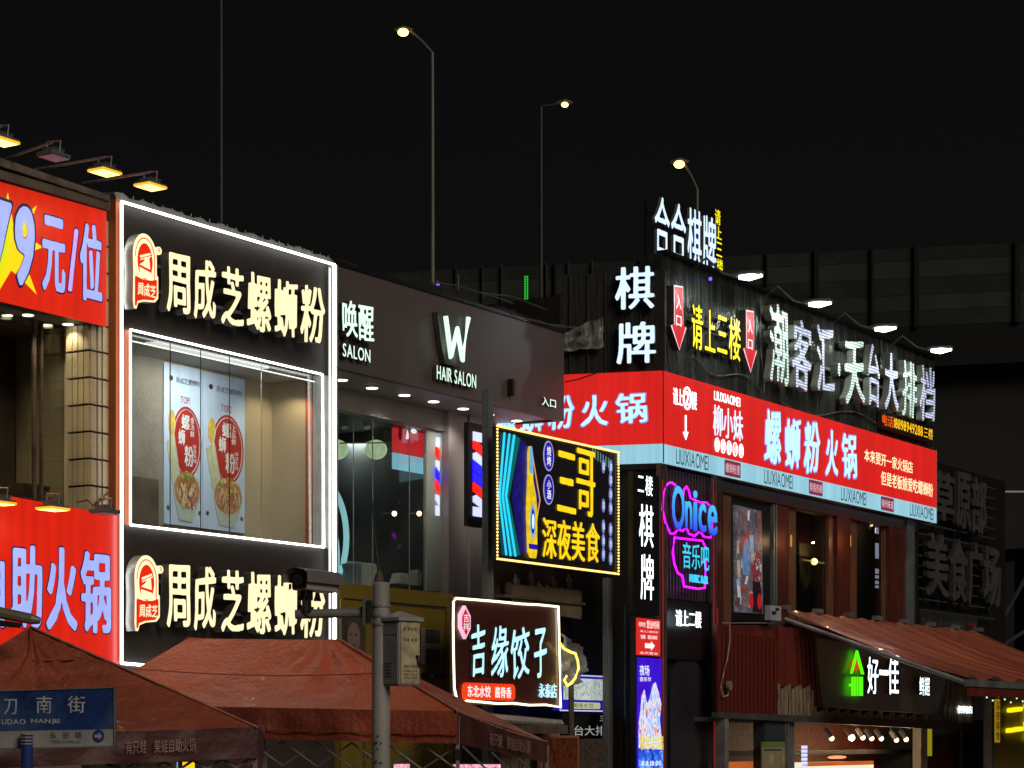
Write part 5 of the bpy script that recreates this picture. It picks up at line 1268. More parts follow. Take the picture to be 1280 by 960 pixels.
for ch, a_, b_, q0, q1 in (('螺', 618, 645, 500, 540), ('蛳', 650, 680, 500, 540), ('粉', 686, 717, 495, 536), ('火', 727, 760, 494, 532), ('锅', 770, 809, 492, 529)):
    r = B.rect(a_, q0, q1, b_, q0, q1, 0)
    t.part('character', MB().glyph(ch, r[0]-.02, r[1]+.02, r[2]-.02, r[3]+.02, -.006, 0, .05, fit=True, slant=.06, warp=.015), glow('pale_outline', (120, 140, 235), 1.0))
    t.part('character', MB().glyph(ch, *r, -.010, 0, .032, fit=True, slant=.06, warp=.015), G['cyanw'])
m = MB().tube([(B.U(706, -.03), -.03, B.Z(706, 478, 0)), (B.U(722, -.03), -.05, B.Z(722, 475, 0)), (B.U(745, -.03), -.03, B.Z(745, 467, 0))], .012, 5)
t.part('loose_cable', m, M['cable'])
t.done()
# big 棋 牌 on the side wall
t = T('games_room_sign', 'two large white blue characters one above the other on the black side wall', 'sign', 'games room characters', frame=B)
for ch, r4 in (('棋', (769, 333, 387, 818)), ('牌', (771, 402, 455, 820))):
    r = B.rect(r4[0], r4[1], r4[2], r4[3], r4[1]+1, r4[2]-1, -.12)
    t.part('character', MB().glyph(ch, *r, -.14, .12, .028, 0, 1, fit=True), [G['ice'], M['letter_side']])
t.done()
t = T('rooftop_sign', 'row of four tall ice white characters standing on the roof of the corner building', 'sign')
yt = yR+.3
for ch, a_, b_, q0, q1 in (('合', 818.5, 837, 246, 321), ('合', 839, 857.5, 254, 328), ('棋', 859.5, 877, 261, 335), ('牌', 878.5, 895.5, 270, 341)):
    r = F.rect(a_, q0-2, q1-2, b_, q0+3, q1+3, yt)
    t.part('character', MB().glyph(ch, *r, yt, .06, .022, 0, 1, fit=True), [G['ice'], M['letter_side']])
fr_ = MB()
ua, ub = F.U(818, yt), F.U(900, yt); zc = F.Z(860, 340, yt)
for k in range(5): u_ = ua+(ub-ua)*k/4; fr_.box(u_, u_+.05, yt+.16, yt+.21, zt_-.1, zc+1.1)
for z_ in (zc, zc+.9): fr_.box(ua, ub, yt+.13, yt+.155, z_, z_+.05)
t.part('frame', fr_, M['black']); t.done()
t = T('rooftop_sign', 'narrow vertical column of small yellow characters at the end of the rooftop row', 'sign')
for ch, q0, q1, a_, b_ in (('请', 261, 280, 892.5, 899.5), ('上', 282, 298, 893.5, 901), ('三', 302, 320, 894.5, 901.5), ('楼', 323, 341, 895, 902.5)):
    r = F.rect(a_, q0, q1, b_, q0+2, q1+2, yt-.02); t.part('character', MB().glyph(ch, *r, yt-.04, .015, .022, 0, 1, fit=True), [G['yled'], M['letter_dark']])
t.part('backing', MB().box(F.U(892, yt), F.U(903.5, yt), yt+.03, yt+.06, F.Z(897, 342, yt), F.Z(897, 259, yt)), M['black']); t.done()
t = T('floor_notice_sign', 'bright yellow row of four characters between two red arrows on the black tarp', 'sign')
for ch, a_, b_, q0, q1 in (('请', 863.5, 877, 379, 435), ('上', 880, 893, 386, 438), ('三', 895.5, 908, 394, 440), ('楼', 910, 924.5, 396, 449)):
    r = F.rect(a_, q0, q1, b_, q0+3, q1+3, yR-.04); t.part('character', MB().glyph(ch, *r, yR-.06, .04, .018, 0, 1, fit=True), [G['yled'], M['letter_dark']])
t.part('rail', MB().box(F.U(862, yR), F.U(926, yR), yR+.03, yR+.055, F.Z(890, 412, yR), F.Z(890, 409, yR)), M['black']); t.done()
for lab, x0, x1, qt, qb in (('red downward arrow with entrance characters at the corner end of the tarp wall', 838.5, 858, 356, 438), ('red downward arrow with entrance characters right of the yellow row', 929, 946, 387, 466)):
    t = T('arrow_sign', lab, 'sign', 'red entrance arrows'); w_ = x1-x0; h = qb-qt; dd = .26*w_*.4
    ar = [(x0+w_*.20, qt), (x0+w_*.78, qt+2), (x0+w_*.80, qt+h*.62), (x0+w_*1.0, qt+h*.66), (x0+w_*.55, qb), (x0+w_*.0, qt+h*.62), (x0+w_*.22, qt+h*.60)]
    pw_ = F.pts(ar, yR-.08); c_ = (sum(p[0] for p in pw_)/7, sum(p[1] for p in pw_)/7)
    t.part('rim', MB().prism(pw_[::-1], yR-.08, yR+.04, 0, 1), [glow('arrow_rim', (245, 205, 215), 1.0), M['letter_dark']])
    pi_ = [(c_[0]+(x-c_[0])*.86, c_[1]+(z-c_[1])*.95) for x, z in pw_]
    t.part('field', MB().prism(pi_[::-1], yR-.087, yR-.082), G['arrowred'])
    for ch, k0, k1 in (('入', .15, .36), ('口', .46, .62)):
        r = F.rect(x0+w_*.34, qt+h*k0, qt+h*k1, x0+w_*.68, qt+h*k0+2, qt+h*k1+2, yR-.09); t.part('character', MB().glyph(ch, *r, yR-.092, 0, .02, fit=True), G['whiteboard'])
    t.done()
t = T('led_letter_sign', 'row of huge studded white lamp characters on the black tarp above the red sign', 'sign')
for ch, a_, b_, q0, q1, mm in (('潮', 962, 985.5, 382, 478, 'led_big2'), ('客', 991, 1014, 397, 484, 'led_big'), ('汇', 1021, 1043, 407, 489, 'led_big'), ('·', 1046, 1052, 452, 468, 'led_big2'), ('天', 1056, 1081, 424, 504, 'led_big2'), ('台', 1085, 1100, 431, 506, 'led_big'), ('大', 1106, 1123, 438, 512, 'led_big'), ('排', 1128, 1146, 450, 519, 'led_big2'), ('档', 1150, 1168.5, 455, 524, 'led_big')):
    r = F.rect(a_, q0, q1, b_, q0+5, q1+3, yR-.2)
    if ch == '·': t.part('dot', MB().prism(ellipse((r[0]+r[1])/2, (r[2]+r[3])/2, .07, .14, 12), yR-.2, yR-.02, 0, 1), [G[mm], M['letter_side']]); continue
    t.part('character', MB().glyph(ch, *r, yR-.20, .15, .020 if ch in '潮排档' else .034, 0, 1, fit=True, slant=.05, warp=.03), [G[mm], M['letter_side']])
t.part('rail', MB().box(F.U(960, yR), F.U(1168, yR), yR-.03, yR+.055, F.Z(1060, 470, yR)-.03, F.Z(1060, 470, yR)+.03), M['greysteel'])
t.done()
t = T('led_ticker_sign', 'small amber lamp text strip under the far end of the studded characters', 'sign')
r = F.rect(1103, 516, 531, 1167, 536, 551, yR-.1); t.part('board', MB().box(r[0], r[1], yR-.08, yR+.05, r[2]-.05, r[3]+.05), M['black'])
t.part('lettering', MB().text('电话', r[0], r[0]+(r[1]-r[0])*.22, r[2], r[3], yR-.085, 0, .015), G['ledred'])
t.part('lettering', MB().text('18898949288', r[0]+(r[1]-r[0])*.23, r[0]+(r[1]-r[0])*.80, r[2]+.02, r[3]-.02, yR-.085, 0, .03, latin=True), G['ledorange'])
t.part('lettering', MB().text('三楼', r[0]+(r[1]-r[0])*.81, r[1], r[2], r[3], yR-.085, 0, .015), G['ledorange'])
t.done()
# arm lamps over the tarp wall
for (hx0, hy, ax, ay, lab) in ((934, 346, 894, 341, 'elongated cool arm lamp just below the rooftop characters'), (1021, 380, 984, 378, 'elongated cool arm lamp above the first studded characters'), (1103, 411, 1064, 407, 'elongated cool arm lamp above the middle studded characters'), (1173, 438, 1136, 436, 'elongated cool arm lamp at the far end of the tarp wall')):
    yh = yR-1.05; u, z = F.hit(hx0, hy, yh); ua, za = F.hit(ax, ay, yR)
    ua = u; za = zt_-.05
    t = T('arm_lamp', lab, 'lamp', 'cool arm lamps over the tarp wall')
    t.part('arm', MB().tube([(ua, yR+.06, za), (ua, yR-.2, za+.16), (u, yR-.55, z+.12), (u, yh+.22, z+.03)], .022, 6), M['greysteel'])
    t.part('head', MB().tube([(u, yh+.30, z+.06), (u, yh+.12, z+.07), (u, yh-.26, z+.04), (u, yh-.34, z+.03)], [.025, .045, .05, .02], 8), M['greysteel'])
    t.part('lens', MB().tube([(u, yh+.16, z+.012), (u, yh-.05, z-.012), (u, yh-.30, z-.002)], [.04, .068, .035], 8), G['coolw']); t.done()
    spot('arm_lamp_light', u, yh, z-.12, 80, (.93, 1, .95), size=.05, kind='SPOT', rot=(radians(38), 0, F.th), angle=150)
one('violet_led', MB().ball((F.U(885, yR), yR-.05, F.Z(885, 349, yR)), .035, 6), G['violet'], 'tiny violet indicator lamp below the rooftop characters', 'lamp')
# vertical 二楼棋牌 sign
t = T('vertical_games_sign', 'narrow black vertical box with white games room characters at the corner', 'sign')
yv = yR-.1
r = F.rect(791, 588, 766, 824, 596, 770, yv); t.part('case', MB().box(r[0], r[1], yv, yv+.1, r[2], r[3]), M['black'])
for ch, a_, b_, q0, q1 in (('二', 795.5, 803, 594, 615), ('楼', 805, 814, 594, 620), ('棋', 797, 815, 630, 684), ('牌', 799, 815.5, 692, 750)):
    rr = F.rect(a_, q0, q1, b_, q0+2, q1, yv); t.part('character', MB().glyph(ch, *rr, yv-.03, .025, .016, 0, 1, fit=True), [G['whiteled'], M['letter_dark']])
t.done()
t = T('led_screen', 'tall glowing screen with a red top panel and blue performance picture', 'screen')
r = F.rect(795, 772, 818, 824, 775, 821, yv); t.part('case', MB().box(r[0]-.03, r[1]+.03, yv+.002, yv+.1, 0.15, r[3]+.03), M['black'])
t.part('top_panel', MB().box(r[0], r[1], yv-.02, yv, r[2], r[3]), glow('red_screen', (205, 40, 36), 1.0))
X = lambda q: r[0]+(r[1]-r[0])*q; Zq = lambda q: r[3]-(r[3]-r[2])*q
wmat = G['whiteboard']
t.part('lettering', MB().text('棋牌室', X(.06), X(.36), Zq(.24), Zq(.10), yv-.026, 0, .01).text('营业时间', X(.40), X(.95), Zq(.27), Zq(.04), yv-.026, 0, .02).text('请上二楼欢迎', X(.12), X(.9), Zq(.38), Zq(.32), yv-.026, 0, 0).text('包厢 娱乐休闲', X(.14), X(.86), Zq(.56), Zq(.44), yv-.026, 0, .02).text('全天营业', X(.1), X(.9), Zq(.97), Zq(.90), yv-.026, 0, 0), wmat)
t.part('arrow', MB().prism([(X(.34), Zq(.80)), (X(.60), Zq(.80)), (X(.60), Zq(.86)), (X(.76), Zq(.725)), (X(.60), Zq(.61)), (X(.60), Zq(.67)), (X(.34), Zq(.67))][::1], yv-.026, yv-.021), wmat)
r2 = F.rect(796, 821, 990, 826, 824, 990, yv)
t.part('picture', MB().box(r2[0], r2[1], yv-.02, yv, r2[2]-.6, r2[3]), G['night_blue'])
X2 = lambda px: F.U(px, yv); 
fig = F.pts([(797, 935), (797, 905), (799, 890), (801, 868), (804, 862), (806, 874), (808, 880), (811, 872), (815, 855), (818, 853), (820, 860), (822, 866), (825, 880), (823, 900), (825, 918), (826, 937)], yv)
t.part('performers', MB().prism(fig, yv-.028, yv-.021), picture('performers_picture', [(.32, (80, 100, 220)), (.45, (150, 190, 235)), (.52, (225, 225, 240)), (.58, (210, 120, 90)), (.66, (90, 70, 210))], 6, 1.0, (2, 1, .8)))
t.part('blue_foot', MB().box(X2(797), X2(827), yv-.028, yv-.021, r2[2]-.6, F.Z(812, 938, yv)), picture('sparkle_picture', [(.35, (16, 40, 150)), (.5, (40, 90, 215)), (.62, (120, 180, 250)), (.7, (20, 60, 190))], 4, 1.0))
t.part('lettering', MB().text('歌手驻唱', X2(797), X2(827.5), F.Z(812, 938, yv), F.Z(812, 919, yv), yv-.034, 0, .03), glow('pale_yellow_led', (215, 205, 80), 1.0))
t.part('lettering', MB().text('夜场', X2(797.5), X2(810), F.Z(803, 845, yv), F.Z(803, 831, yv), yv-.034, 0, .02).text('音乐节', X2(797.5), X2(812), F.Z(803, 852, yv), F.Z(803, 846, yv), yv-.034, 0, .02).text('8.8.18:00', X2(800), X2(825), F.Z(812, 957, yv), F.Z(812, 951, yv), yv-.034, 0, .02, latin=True), wmat)
t.done()
# slatted black panel with the bar neon
t = T('slat_screen', 'black panel of narrow upright slats behind the magenta and blue neon name', 'wall panel')
ysl = yR+.18
t.part('backing', MB().box(F.U(829, ysl), F.U(893, ysl), ysl+.06, ysl+.12, F.Z(860, 752, ysl), zr0-.03), M['black'])
sm = None
for i in range(17):
    u_ = F.U(830+i*3.9, ysl); z0_ = F.Z(860, 750, ysl)
    if sm is None: sm = t.part('slat', MB().box(0, .035, 0, .055, 0, zr0-.04-z0_), surf('slat_bronze', (.14, .10, .09), .4, .3, .3, 5), loc=(u_, ysl, z0_))
    else: t.part('slat', None, None, loc=(u_, ysl, z0_), share=sm)
t.done()
yn = yR-.02
t = T('bar_neon_sign', 'blue gradient music bar name outlined with magenta neon tube', 'sign')
for ch, a_, b_, q0, q1 in (('O', 834, 850, 607, 662), ('n', 850.5, 859.5, 626, 661), ('i', 860.5, 866, 613, 664), ('c', 867, 877, 629, 665), ('e', 878.5, 891, 631, 669)):
    rr = F.rect(a_, q0, q1, b_, q0+1.5, q1+1, yn); t.part('letter', MB().glyph(ch, *rr, yn-.10, .05, .040, 0, 1, fit=True), [G['azure'], M['letter_dark']])
ol = [(838, 603), (844, 606), (850, 618), (853, 625), (855, 612), (858, 608), (861, 613), (863, 622), (868, 625), (875, 628), (883, 628), (889, 634), (891, 645), (891, 660), (888, 672), (880, 671), (875, 664), (868, 670), (861, 667), (858, 659), (853, 664), (848, 661), (843, 667), (838, 667), (832, 654), (828, 637), (829, 618), (833, 606)]
t.part('neon_outline', MB().tube([(F.hit(*q, yn)[0], yn-.0, F.hit(*q, yn)[1]) for q in ol], .020, 6, True), G['magenta'])
rr = F.rect(848, 677, 713, 882, 681, 714, yn); 
for i, ch in enumerate('音乐吧'): t.part('character', MB().glyph(ch, rr[0]+(rr[1]-rr[0])*i/3, rr[0]+(rr[1]-rr[0])*(i+1)/3, rr[2], rr[3], yn-.08, .03, .02, 0, 1), [G['azure2'], M['letter_dark']])
rr = F.rect(858, 718, 728, 881, 720, 730, yn); t.part('lettering', MB().text('MUSIC BAR', *rr, yn-.08, .02, .03, latin=True), G['azure2'])
ol = [(843, 672), (860, 674), (878, 676), (882, 684), (882, 712), (881, 735), (872, 736), (855, 733), (853, 720), (847, 716), (843, 705), (841, 690)]
t.part('neon_outline', MB().tube([(F.hit(*q, yn)[0], yn, F.hit(*q, yn)[1]) for q in ol], .022, 6, True), G['magenta']); t.done()
t = T('floor_notice_sign', 'small cool white row of four characters on the black panel under the neon name', 'sign')
rr = F.rect(843.5, 761, 783, 876, 764, 786, yn)
for i, ch in enumerate('请上二楼'): t.part('character', MB().glyph(ch, rr[0]+(rr[1]-rr[0])*i/4, rr[0]+(rr[1]-rr[0])*(i+1)/4, rr[2], rr[3], yn-.02, .012, .016), G['whiteled'])
t.done()
t = T('stair_entrance', 'black arched stair entrance under the small white floor notice', 'doorway')
ye = yR+.1
t.part('panel', MB().box(F.U(832, ye), F.U(890, ye), ye, ye+.08, F.Z(860, 825, ye), F.Z(860, 752, ye)), M['black'])
arch = [(838, 985), (838, 860), (841, 838), (848, 826), (858, 822), (868, 825), (878, 836), (884, 860), (886, 985)]
t.part('arch_leaf', MB().prism(F.pts(arch, ye+.05), ye+.05, ye+.12), surf('arch_dark', (.022, .024, .034), .35, 0, .3, 1))
t.part('surround', MB().prism(F.pts([(832, 985), (832, 825), (890, 825), (890, 985)], ye+.13), ye+.13, ye+.2), surf('navy_black', (.006, .008, .02), .5))
t.done()
t = T('red_light_tube', 'dim red light tubes running down both sides of the arched stair entrance', 'light tube')
for px, q0 in ((827.5, 600), (891, 600), (896, 760)): t.part('tube', MB().tube([(F.U(px, yR-.05), yR-.06, F.Z(px, q0, yR)), (F.U(px+2, yR-.05), yR-.06, .2)], .014, 6), G['redtube'])
t.done()
t = T('upright_post', 'thin dark bronze posts framing the neon panel and stair entrance', 'post')
for px in (824.5, 831.5, 893.5): t.part('post', MB().box(F.U(px, yR-.02), F.U(px+1.5, yR-.02), yR-.03, yR+.05, .15, zr0-.03), surf('slat_bronze', (.14, .10, .09), .4))
t.done()
# festival poster light box
t = T('poster_lightbox', 'tall dim lit festival picture with two red shoes set in the dark wooden front', 'poster')
yq = yw-.02
a_ = [(920, 765), (954, 767), (952, 639), (919, 631)]; pp = F.pts(a_, yq)
t.part('frame', MB().prism(F.pts([(914, 776), (966, 778), (966, 622), (914, 610)], yq), yq+.06, yq+.14), M['black'])
t.part('picture', MB().prism(pp, yq, yq+.05), G['crowd'])
cu = F.U
t.part('figure', MB().prism(F.pts([(928, 718), (936, 720), (938, 700), (936, 682), (934, 675), (931, 674), (929, 682), (927, 697)], yq), yq-.013, yq-.011), glow('pale_blue_figure', (100, 125, 165), .6, .45, 9))
t.part('figure', MB().prism(F.pts([(940, 735), (951, 740), (951, 700), (948, 690), (942, 690), (940, 705)], yq), yq-.013, yq-.011), picture('dress_print', [(.35, (150, 40, 45)), (.5, (60, 30, 35)), (.6, (190, 180, 190))], 9, .7))
t.part('dark_legs', MB().prism(F.pts([(940, 765), (952, 767), (950, 728), (940, 726)], yq), yq-.016, yq-.0135), glow('dark_legs', (30, 22, 26), .6))
for px, py in ((938, 751), (948.5, 752)): uo, zo = F.hit(px, py, yq); t.part('red_shoe', MB().prism(ellipse(uo, zo, .10, .16, 14), yq-.020, yq-.0165), glow('red_shoe', (168, 26, 36), .8))
rnd = random.Random(3); cc_ = [glow('crowd_tone_%d' % i, c, .6, .3, 9) for i, c in enumerate(((120, 150, 190), (175, 150, 130), (70, 60, 72), (150, 60, 55), (190, 190, 200), (95, 85, 80)))]
for k in range(34):
    px, py = rnd.uniform(921.5, 946), rnd.uniform(640, 758); hh_ = rnd.uniform(3, 11); ww_ = rnd.uniform(.8, 2.2); sl_ = rnd.uniform(-2, 2)
    t.part('crowd_patch', MB().prism(F.pts([(px-ww_, py+hh_), (px+ww_, py+hh_+.3), (px+ww_+sl_, py-hh_), (px-ww_+sl_, py-hh_)], yq), yq-.0035-.0002*k, yq-.001), cc_[rnd.randrange(6)])
for i in range(13): u_, z_ = F.hit(948, 640+i*3.0, yq); t.part('tally_bar', MB().box(u_, u_+.12, yq-.010, yq-.004, z_-.012, z_+.012), glow('tally_red', (130, 50, 45), .7))
t.done()
t = T('room_lamp_or_fill', 'round yellow lamp on a pale bar seen through the first dark upper window', 'lamp')
y_ = yw+.45; u_, z_ = F.hit(1018, 702, y_); t.part('bulb', MB().ball((u_, y_, z_), .075, 8), G['bulb']); t.part('bar', MB().tube([F.hit(1004, 702, y_)[:1]+(y_,)+(z_,), (F.U(1031, y_), y_, z_)], .02, 6), glow('lamp_bar', (200, 170, 90), .9)); t.done()
spot('room_bulb_or_fill', F.U(1018, yw+.4), yw+.38, F.Z(1018, 700, yw+.4), 7, (1, .78, .42), size=.03)
spot('room_bulb_or_fill', F.U(1088, yw+.4), yw+.38, F.Z(1088, 660, yw+.4), 6, (1, .80, .50), size=.03)  # added point light without a bulb, brightens the second window
t = T('window_cards', 'pale paper cards taped at the top of the first dark upper window', 'papers')
for a_ in ((996, 620, 1006, 623), (996, 630, 1007, 638), (1016, 632, 1025, 635), (1015, 637, 1026, 641)):
    rr = F.rect(a_[0], a_[1], a_[3], a_[2], a_[1]+1, a_[3]+1, yw+.14); t.part('card', MB().box(rr[0], rr[1], yw+.14, yw+.15, rr[2], rr[3]), glow('card_pale', (130, 135, 115), .7))
t.done()
t = T('window_led_sign', 'thin vertical white lamp sign inside the second dark upper window', 'sign')
for q0, q1 in ((648, 655), (658, 667), (679, 698), (711, 717), (719, 723), (726, 730), (732, 735)):
    rr = F.rect(1095, q0, q1, 1098.5, q0, q1, yw+.3); t.part('segment', MB().box(rr[0], rr[1], yw+.3, yw+.32, rr[2], rr[3]), G['dotwhite'])
t.done()
for px in (990, 1064):
    spot('slim_lamp', F.U(px, yw-.3), yw-.35, F.Z(px, 676, yw-.3), 5, (1, .62, .32), size=.02)
    u_, z_ = F.hit(px, 676, yw-.05); one('wall_light', MB().tube([(u_, yw-.03, z_-.12), (u_, yw-.03, z_+.12)], .018, 6), glow('slim_glow', (190, 140, 60), .9), 'slim warm wall light on the wooden pillar %s the lamp window' % ('before' if px < 1000 else 'after'), 'wall light', 'slim wall lights')
# unlit sign letters at the far right
t = T('unlit_letter_sign', 'upper row of big unlit grey characters on the black wall behind the red sign end', 'sign', 'unlit grey characters')
y_ = .1
for ch, a_, b_, q0, q1 in (('草', 1160, 1187, 588, 650), ('原', 1189, 1207, 589, 660), ('部', 1208, 1227, 596, 666)):
    rr = F.rect(a_, q0, q1, b_, q0+4, q1+3, y_); t.part('character', MB().glyph(ch, *rr, y_-.15, .12, .045, 0, 1, fit=True), [M['darkgrey_letter'], M['darkside']])
t.done()
t = T('unlit_letter_sign', 'lower row of big unlit grey food court characters beside the last wooden pillar', 'sign', 'unlit grey characters')
for ch, a_, b_, q0, q1 in (('美', 1151, 1179, 665, 745), ('食', 1181, 1203, 672, 752), ('广', 1204, 1222, 676, 757), ('场', 1223, 1245, 682, 757)):
    rr = F.rect(a_, q0, q1, b_, q0+4, q1+2, y_); t.part('character', MB().glyph(ch, *rr, y_-.15, .12, .045, 0, 1, fit=True), [M['darkgrey_letter'], M['darkside']])
m = MB()
for i in range(14): z_ = F.Z(1200, 600+i*13, y_); m.box(F.U(1150, y_), F.U(1245, y_), y_+.02, y_+.06, z_, z_+.04)
t.part('mounting_slats', m, M['darkside'], kind='stuff'); t.done()
t = T('dim_wall_board', 'dim board of small grey characters under the unlit food court letters', 'sign')
rr = F.rect(1150, 762, 795, 1222, 772, 803, y_-.2); t.part('board', MB().box(rr[0], rr[1], y_-.2, y_-.1, rr[2], rr[3]), M['blackwall'])
t.part('lettering', MB().text('特色小吃烧烤美食', rr[0]+.1, rr[1]-.9, rr[2]+.15, rr[3]-.15, y_-.206, 0, .02), M['darkgrey_letter']); t.part('lettering', MB().text('二楼', rr[1]-.8, rr[1]-.1, rr[2]+.1, rr[3]-.1, y_-.206, 0, .02), M['red_paint']); t.done()
t = T('food_court_building', 'black unlit food court building wall beyond the corner building', 'building')
t.part('wall', MB().box(bu1+.05, F.U(1250, .5), .35, 9, 0, F.Z(1200, 585, .3)), M['black'])
t.part('edge_post', MB().box(F.U(1143.5, -.6), F.U(1148, -.6), -.6, -.5, 0, F.Z(1146, 655, -.6)), M['black']); t.done()
# diagonal strut, thin light
one('diagonal_strut', MB().tube([P(1300, 690, 70), P(1238, 800, 70)], .07, 6), M['pole_dim'], 'long diagonal grey strut in the dark at the far right', 'strut', frame=W)
one('diagonal_strut', MB().tube([P(1300, 776, 66), P(1246, 812, 66)], .06, 6), M['pole_dim'], 'short low diagonal strut just above the wet awning', 'strut', frame=W)
one('thin_light', MB().tube([P(1243, 614.5, 72), P(1300, 614.5, 72)], .03, 6), glow('dim_tube', (110, 110, 112), .9), 'thin dim white light tube in the dark beside the unlit characters', 'light tube', frame=W)

# === SECTION: KIOSK UNDER THE AWNING ===
yk = YR-.35
def KP(l, y=None): return F.pts(l, yk if y is None else y)
t = T('snack_kiosk', 'dark red snack kiosk with weathered wooden slats under the wet awning', 'kiosk')
ku0 = F.U(897, yk); kz1 = F.Z(897, 781, yk); kz0 = F.Z(897, 890, yk)
t.part('wall', MB().prism(KP([(897, 890), (972, 893), (972, 782), (897, 781)], yk+.05), yk+.05, yk+.14), M['redmetal'])
rib = None
for i in range(15):
    px = 898+i*5.0; u_ = F.U(px, yk); m = MB().prism([(0, 0), (.11, 0), (.09, .001)][:2]+[(.11, kz1-kz0-.12), (0, kz1-kz0-.12)], -.05, 0)
    if rib is None: rib = t.part('rib', m, M['redmetal'], loc=(u_, yk+.048, kz0-.0))
    else: t.part('rib', None, None, loc=(u_, yk+.048, kz0-.003*i), share=rib)
t.part('upper_board', MB().prism(KP([(972, 857), (1003, 860), (1003, 786), (972, 783)]), yk, yk+.2), M['redmetal'])
t.part('roof_board', MB().prism(KP([(972, 800), (1219, 846), (1219, 838), (985, 772)], yk+.31), yk+.31, yk+.5), M['redmetal'])
for i in range(5): x_ = 997+i*5; t.part('fold', MB().prism(KP([(x_+5, 884), (x_+8.5, 884.5), (x_+3, 797), (x_-.5, 796)], yk-.04), yk-.04, yk+.03), M['redmetal'])
t.part('sign_backing', MB().prism(KP([(1029, 884), (1172, 893), (1190, 832), (1018, 796)], yk-.01), yk-.01, yk+.1), surf('kiosk_sign_grey', (.30, .29, .29), .35, .3, .15, 1.5, bump=.04))
t.part('sign_sheet', MB().prism(KP([(1124, 889.5), (1170, 891.5), (1184, 846), (1126, 834)], yk-.02), yk-.02, yk-.012), surf('brushed_sheet', (.42, .45, .43), .35, .4, .25, 2, bump=.05))
first = None
def slats(x0, x1, ya_, yb_, za_, zb2_, n):
    for i in range(n):
        k = i/n; px = x0+(x1-x0)*k; w_ = (x1-x0)/n*.78
        top = ya_+(yb_-ya_)*k; bot = za_+(zb2_-za_)*k
        a, b = F.hit(px, bot, yk-.05), F.hit(px+w_, bot, yk-.05); zt1 = F.Z(px, top, yk-.05)
        t.part('slat', MB().box(a[0], b[0], yk-.05-.012*(i % 3), yk-.02, a[1], zt1-.03*((i*7) % 4)), M['slatwood'])
slats(973, 1017, 855, 857, 893, 896, 14); slats(1018, 1178, 884, 895, 896, 905, 46); slats(1190, 1219, 851, 856, 905, 908, 10)
for px in (1181, 1186): t.part('steel_edge', MB().prism(KP([(px, 904), (px+1.5, 904), (px+5.5, 850), (px+4, 850)], yk-.06), yk-.06, yk-.03), M['steel'])
t.part('beam', MB().prism(KP([(899, 897), (974, 901), (1221, 914), (1221, 904), (974, 893), (899, 890)], yk-.12), yk-.12, yk+.04), surf('dark_beam', (.07, .065, .06), .6, .1, .3, 3))
t.part('ceiling', MB().box(ku0, F.U(1240, yk), yk+.12, YR+2.4, F.Z(1000, 903, yk), F.Z(1000, 898, yk)), M['darkroom'])
t.part('mosaic_wall', MB().box(F.U(897, yk+1.2), F.U(1150, yk+1.2), yk+1.6, yk+1.7, 0, F.Z(1000, 898, yk)), M['red_soft'])
t.part('column', MB().box(F.U(956, yk), F.U(984, yk), yk, yk+.25, .15, F.Z(970, 900, yk)), surf('teal_column', (.035, .055, .062), .4, 0, .2, 2))
t.part('column', MB().box(F.U(985, yk), F.U(996, yk), yk+.05, yk+.3, .15, F.Z(970, 902, yk)), M['darkroom'])
for px in (981.5, 984.5): t.part('column_trim', MB().box(F.U(px, yk-.02), F.U(px+1, yk-.02), yk-.03, yk-.004, .15, F.Z(983, 902, yk)), M['steel'])
t.part('column', MB().box(F.U(900, yk), F.U(905, yk), yk-.1, yk+.1, .15, F.Z(902, 897, yk)), M['corrugate'])
t.part('column', MB().box(F.U(1146, yk), F.U(1154, yk), yk-.1, yk+.1, .15, F.Z(1150, 909, yk)), surf('beige_pillar', (.34, .27, .20), .5))
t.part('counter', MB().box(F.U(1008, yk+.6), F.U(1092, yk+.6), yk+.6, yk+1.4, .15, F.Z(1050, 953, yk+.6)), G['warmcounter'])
t.part('counter_sign', MB().box(F.U(908, yk+.4), F.U(954, yk+.4), yk+.4, yk+.5, .9, F.Z(930, 952, yk+.4)), glow('orange_counter', (190, 95, 40), .8))
t.part('shelf', MB().box(F.U(908, yk+.4), F.U(1145, yk+.9), yk+.85, yk+1.2, F.Z(1000, 944, yk+.8), F.Z(1000, 938, yk+.8)), M['black'])
t.part('counter_edge', MB().box(F.U(1008, yk+.5), F.U(1092, yk+.5), yk+.5, yk+.58, F.Z(1050, 954, yk+.5)-.05, F.Z(1050, 952, yk+.5)), glow('orange_counter', (190, 95, 40), .8))
t.part('oval_ceiling_lamp', MB().prism(ellipse(F.U(1049, yk+.8), F.Z(1049, 946.5, yk+.8), .40, .035, 20), yk+.8, yk+.9), G['ovallamp'])
t.part('side_door', MB().box(F.U(1165, yk), F.U(1207, yk), yk+.2, yk+.3, .15, F.Z(1180, 918, yk)), M['wood'])
t.part('end_post', MB().box(F.U(1208, yk), F.U(1240, yk), yk+.1, yk+.5, .15, F.Z(1220, 900, yk)), M['black'])
t.done()
one('yellow_strip', MB().box(F.U(1155.5, yk), F.U(1164, yk), yk-.02, yk+.02, F.Z(1160, 945, yk), F.Z(1160, 911, yk)), G['ylw_wall'], 'upright dim yellow lit strip next to the beige kiosk pillar', 'light strip')
t = T('kiosk_sign', 'white glowing kiosk characters with a green house logo under the awning arm', 'sign')
ysg = yk-.10; kw_ = glow('kiosk_white', (222, 238, 245), 2.6); kg_ = glow('kiosk_green', (80, 235, 14), 1.5); hx_ = [(1063.5, 842), (1066, 842), (1071.8, 820), (1077.3, 843), (1080.5, 843), (1072.5, 813), (1070.8, 813)]
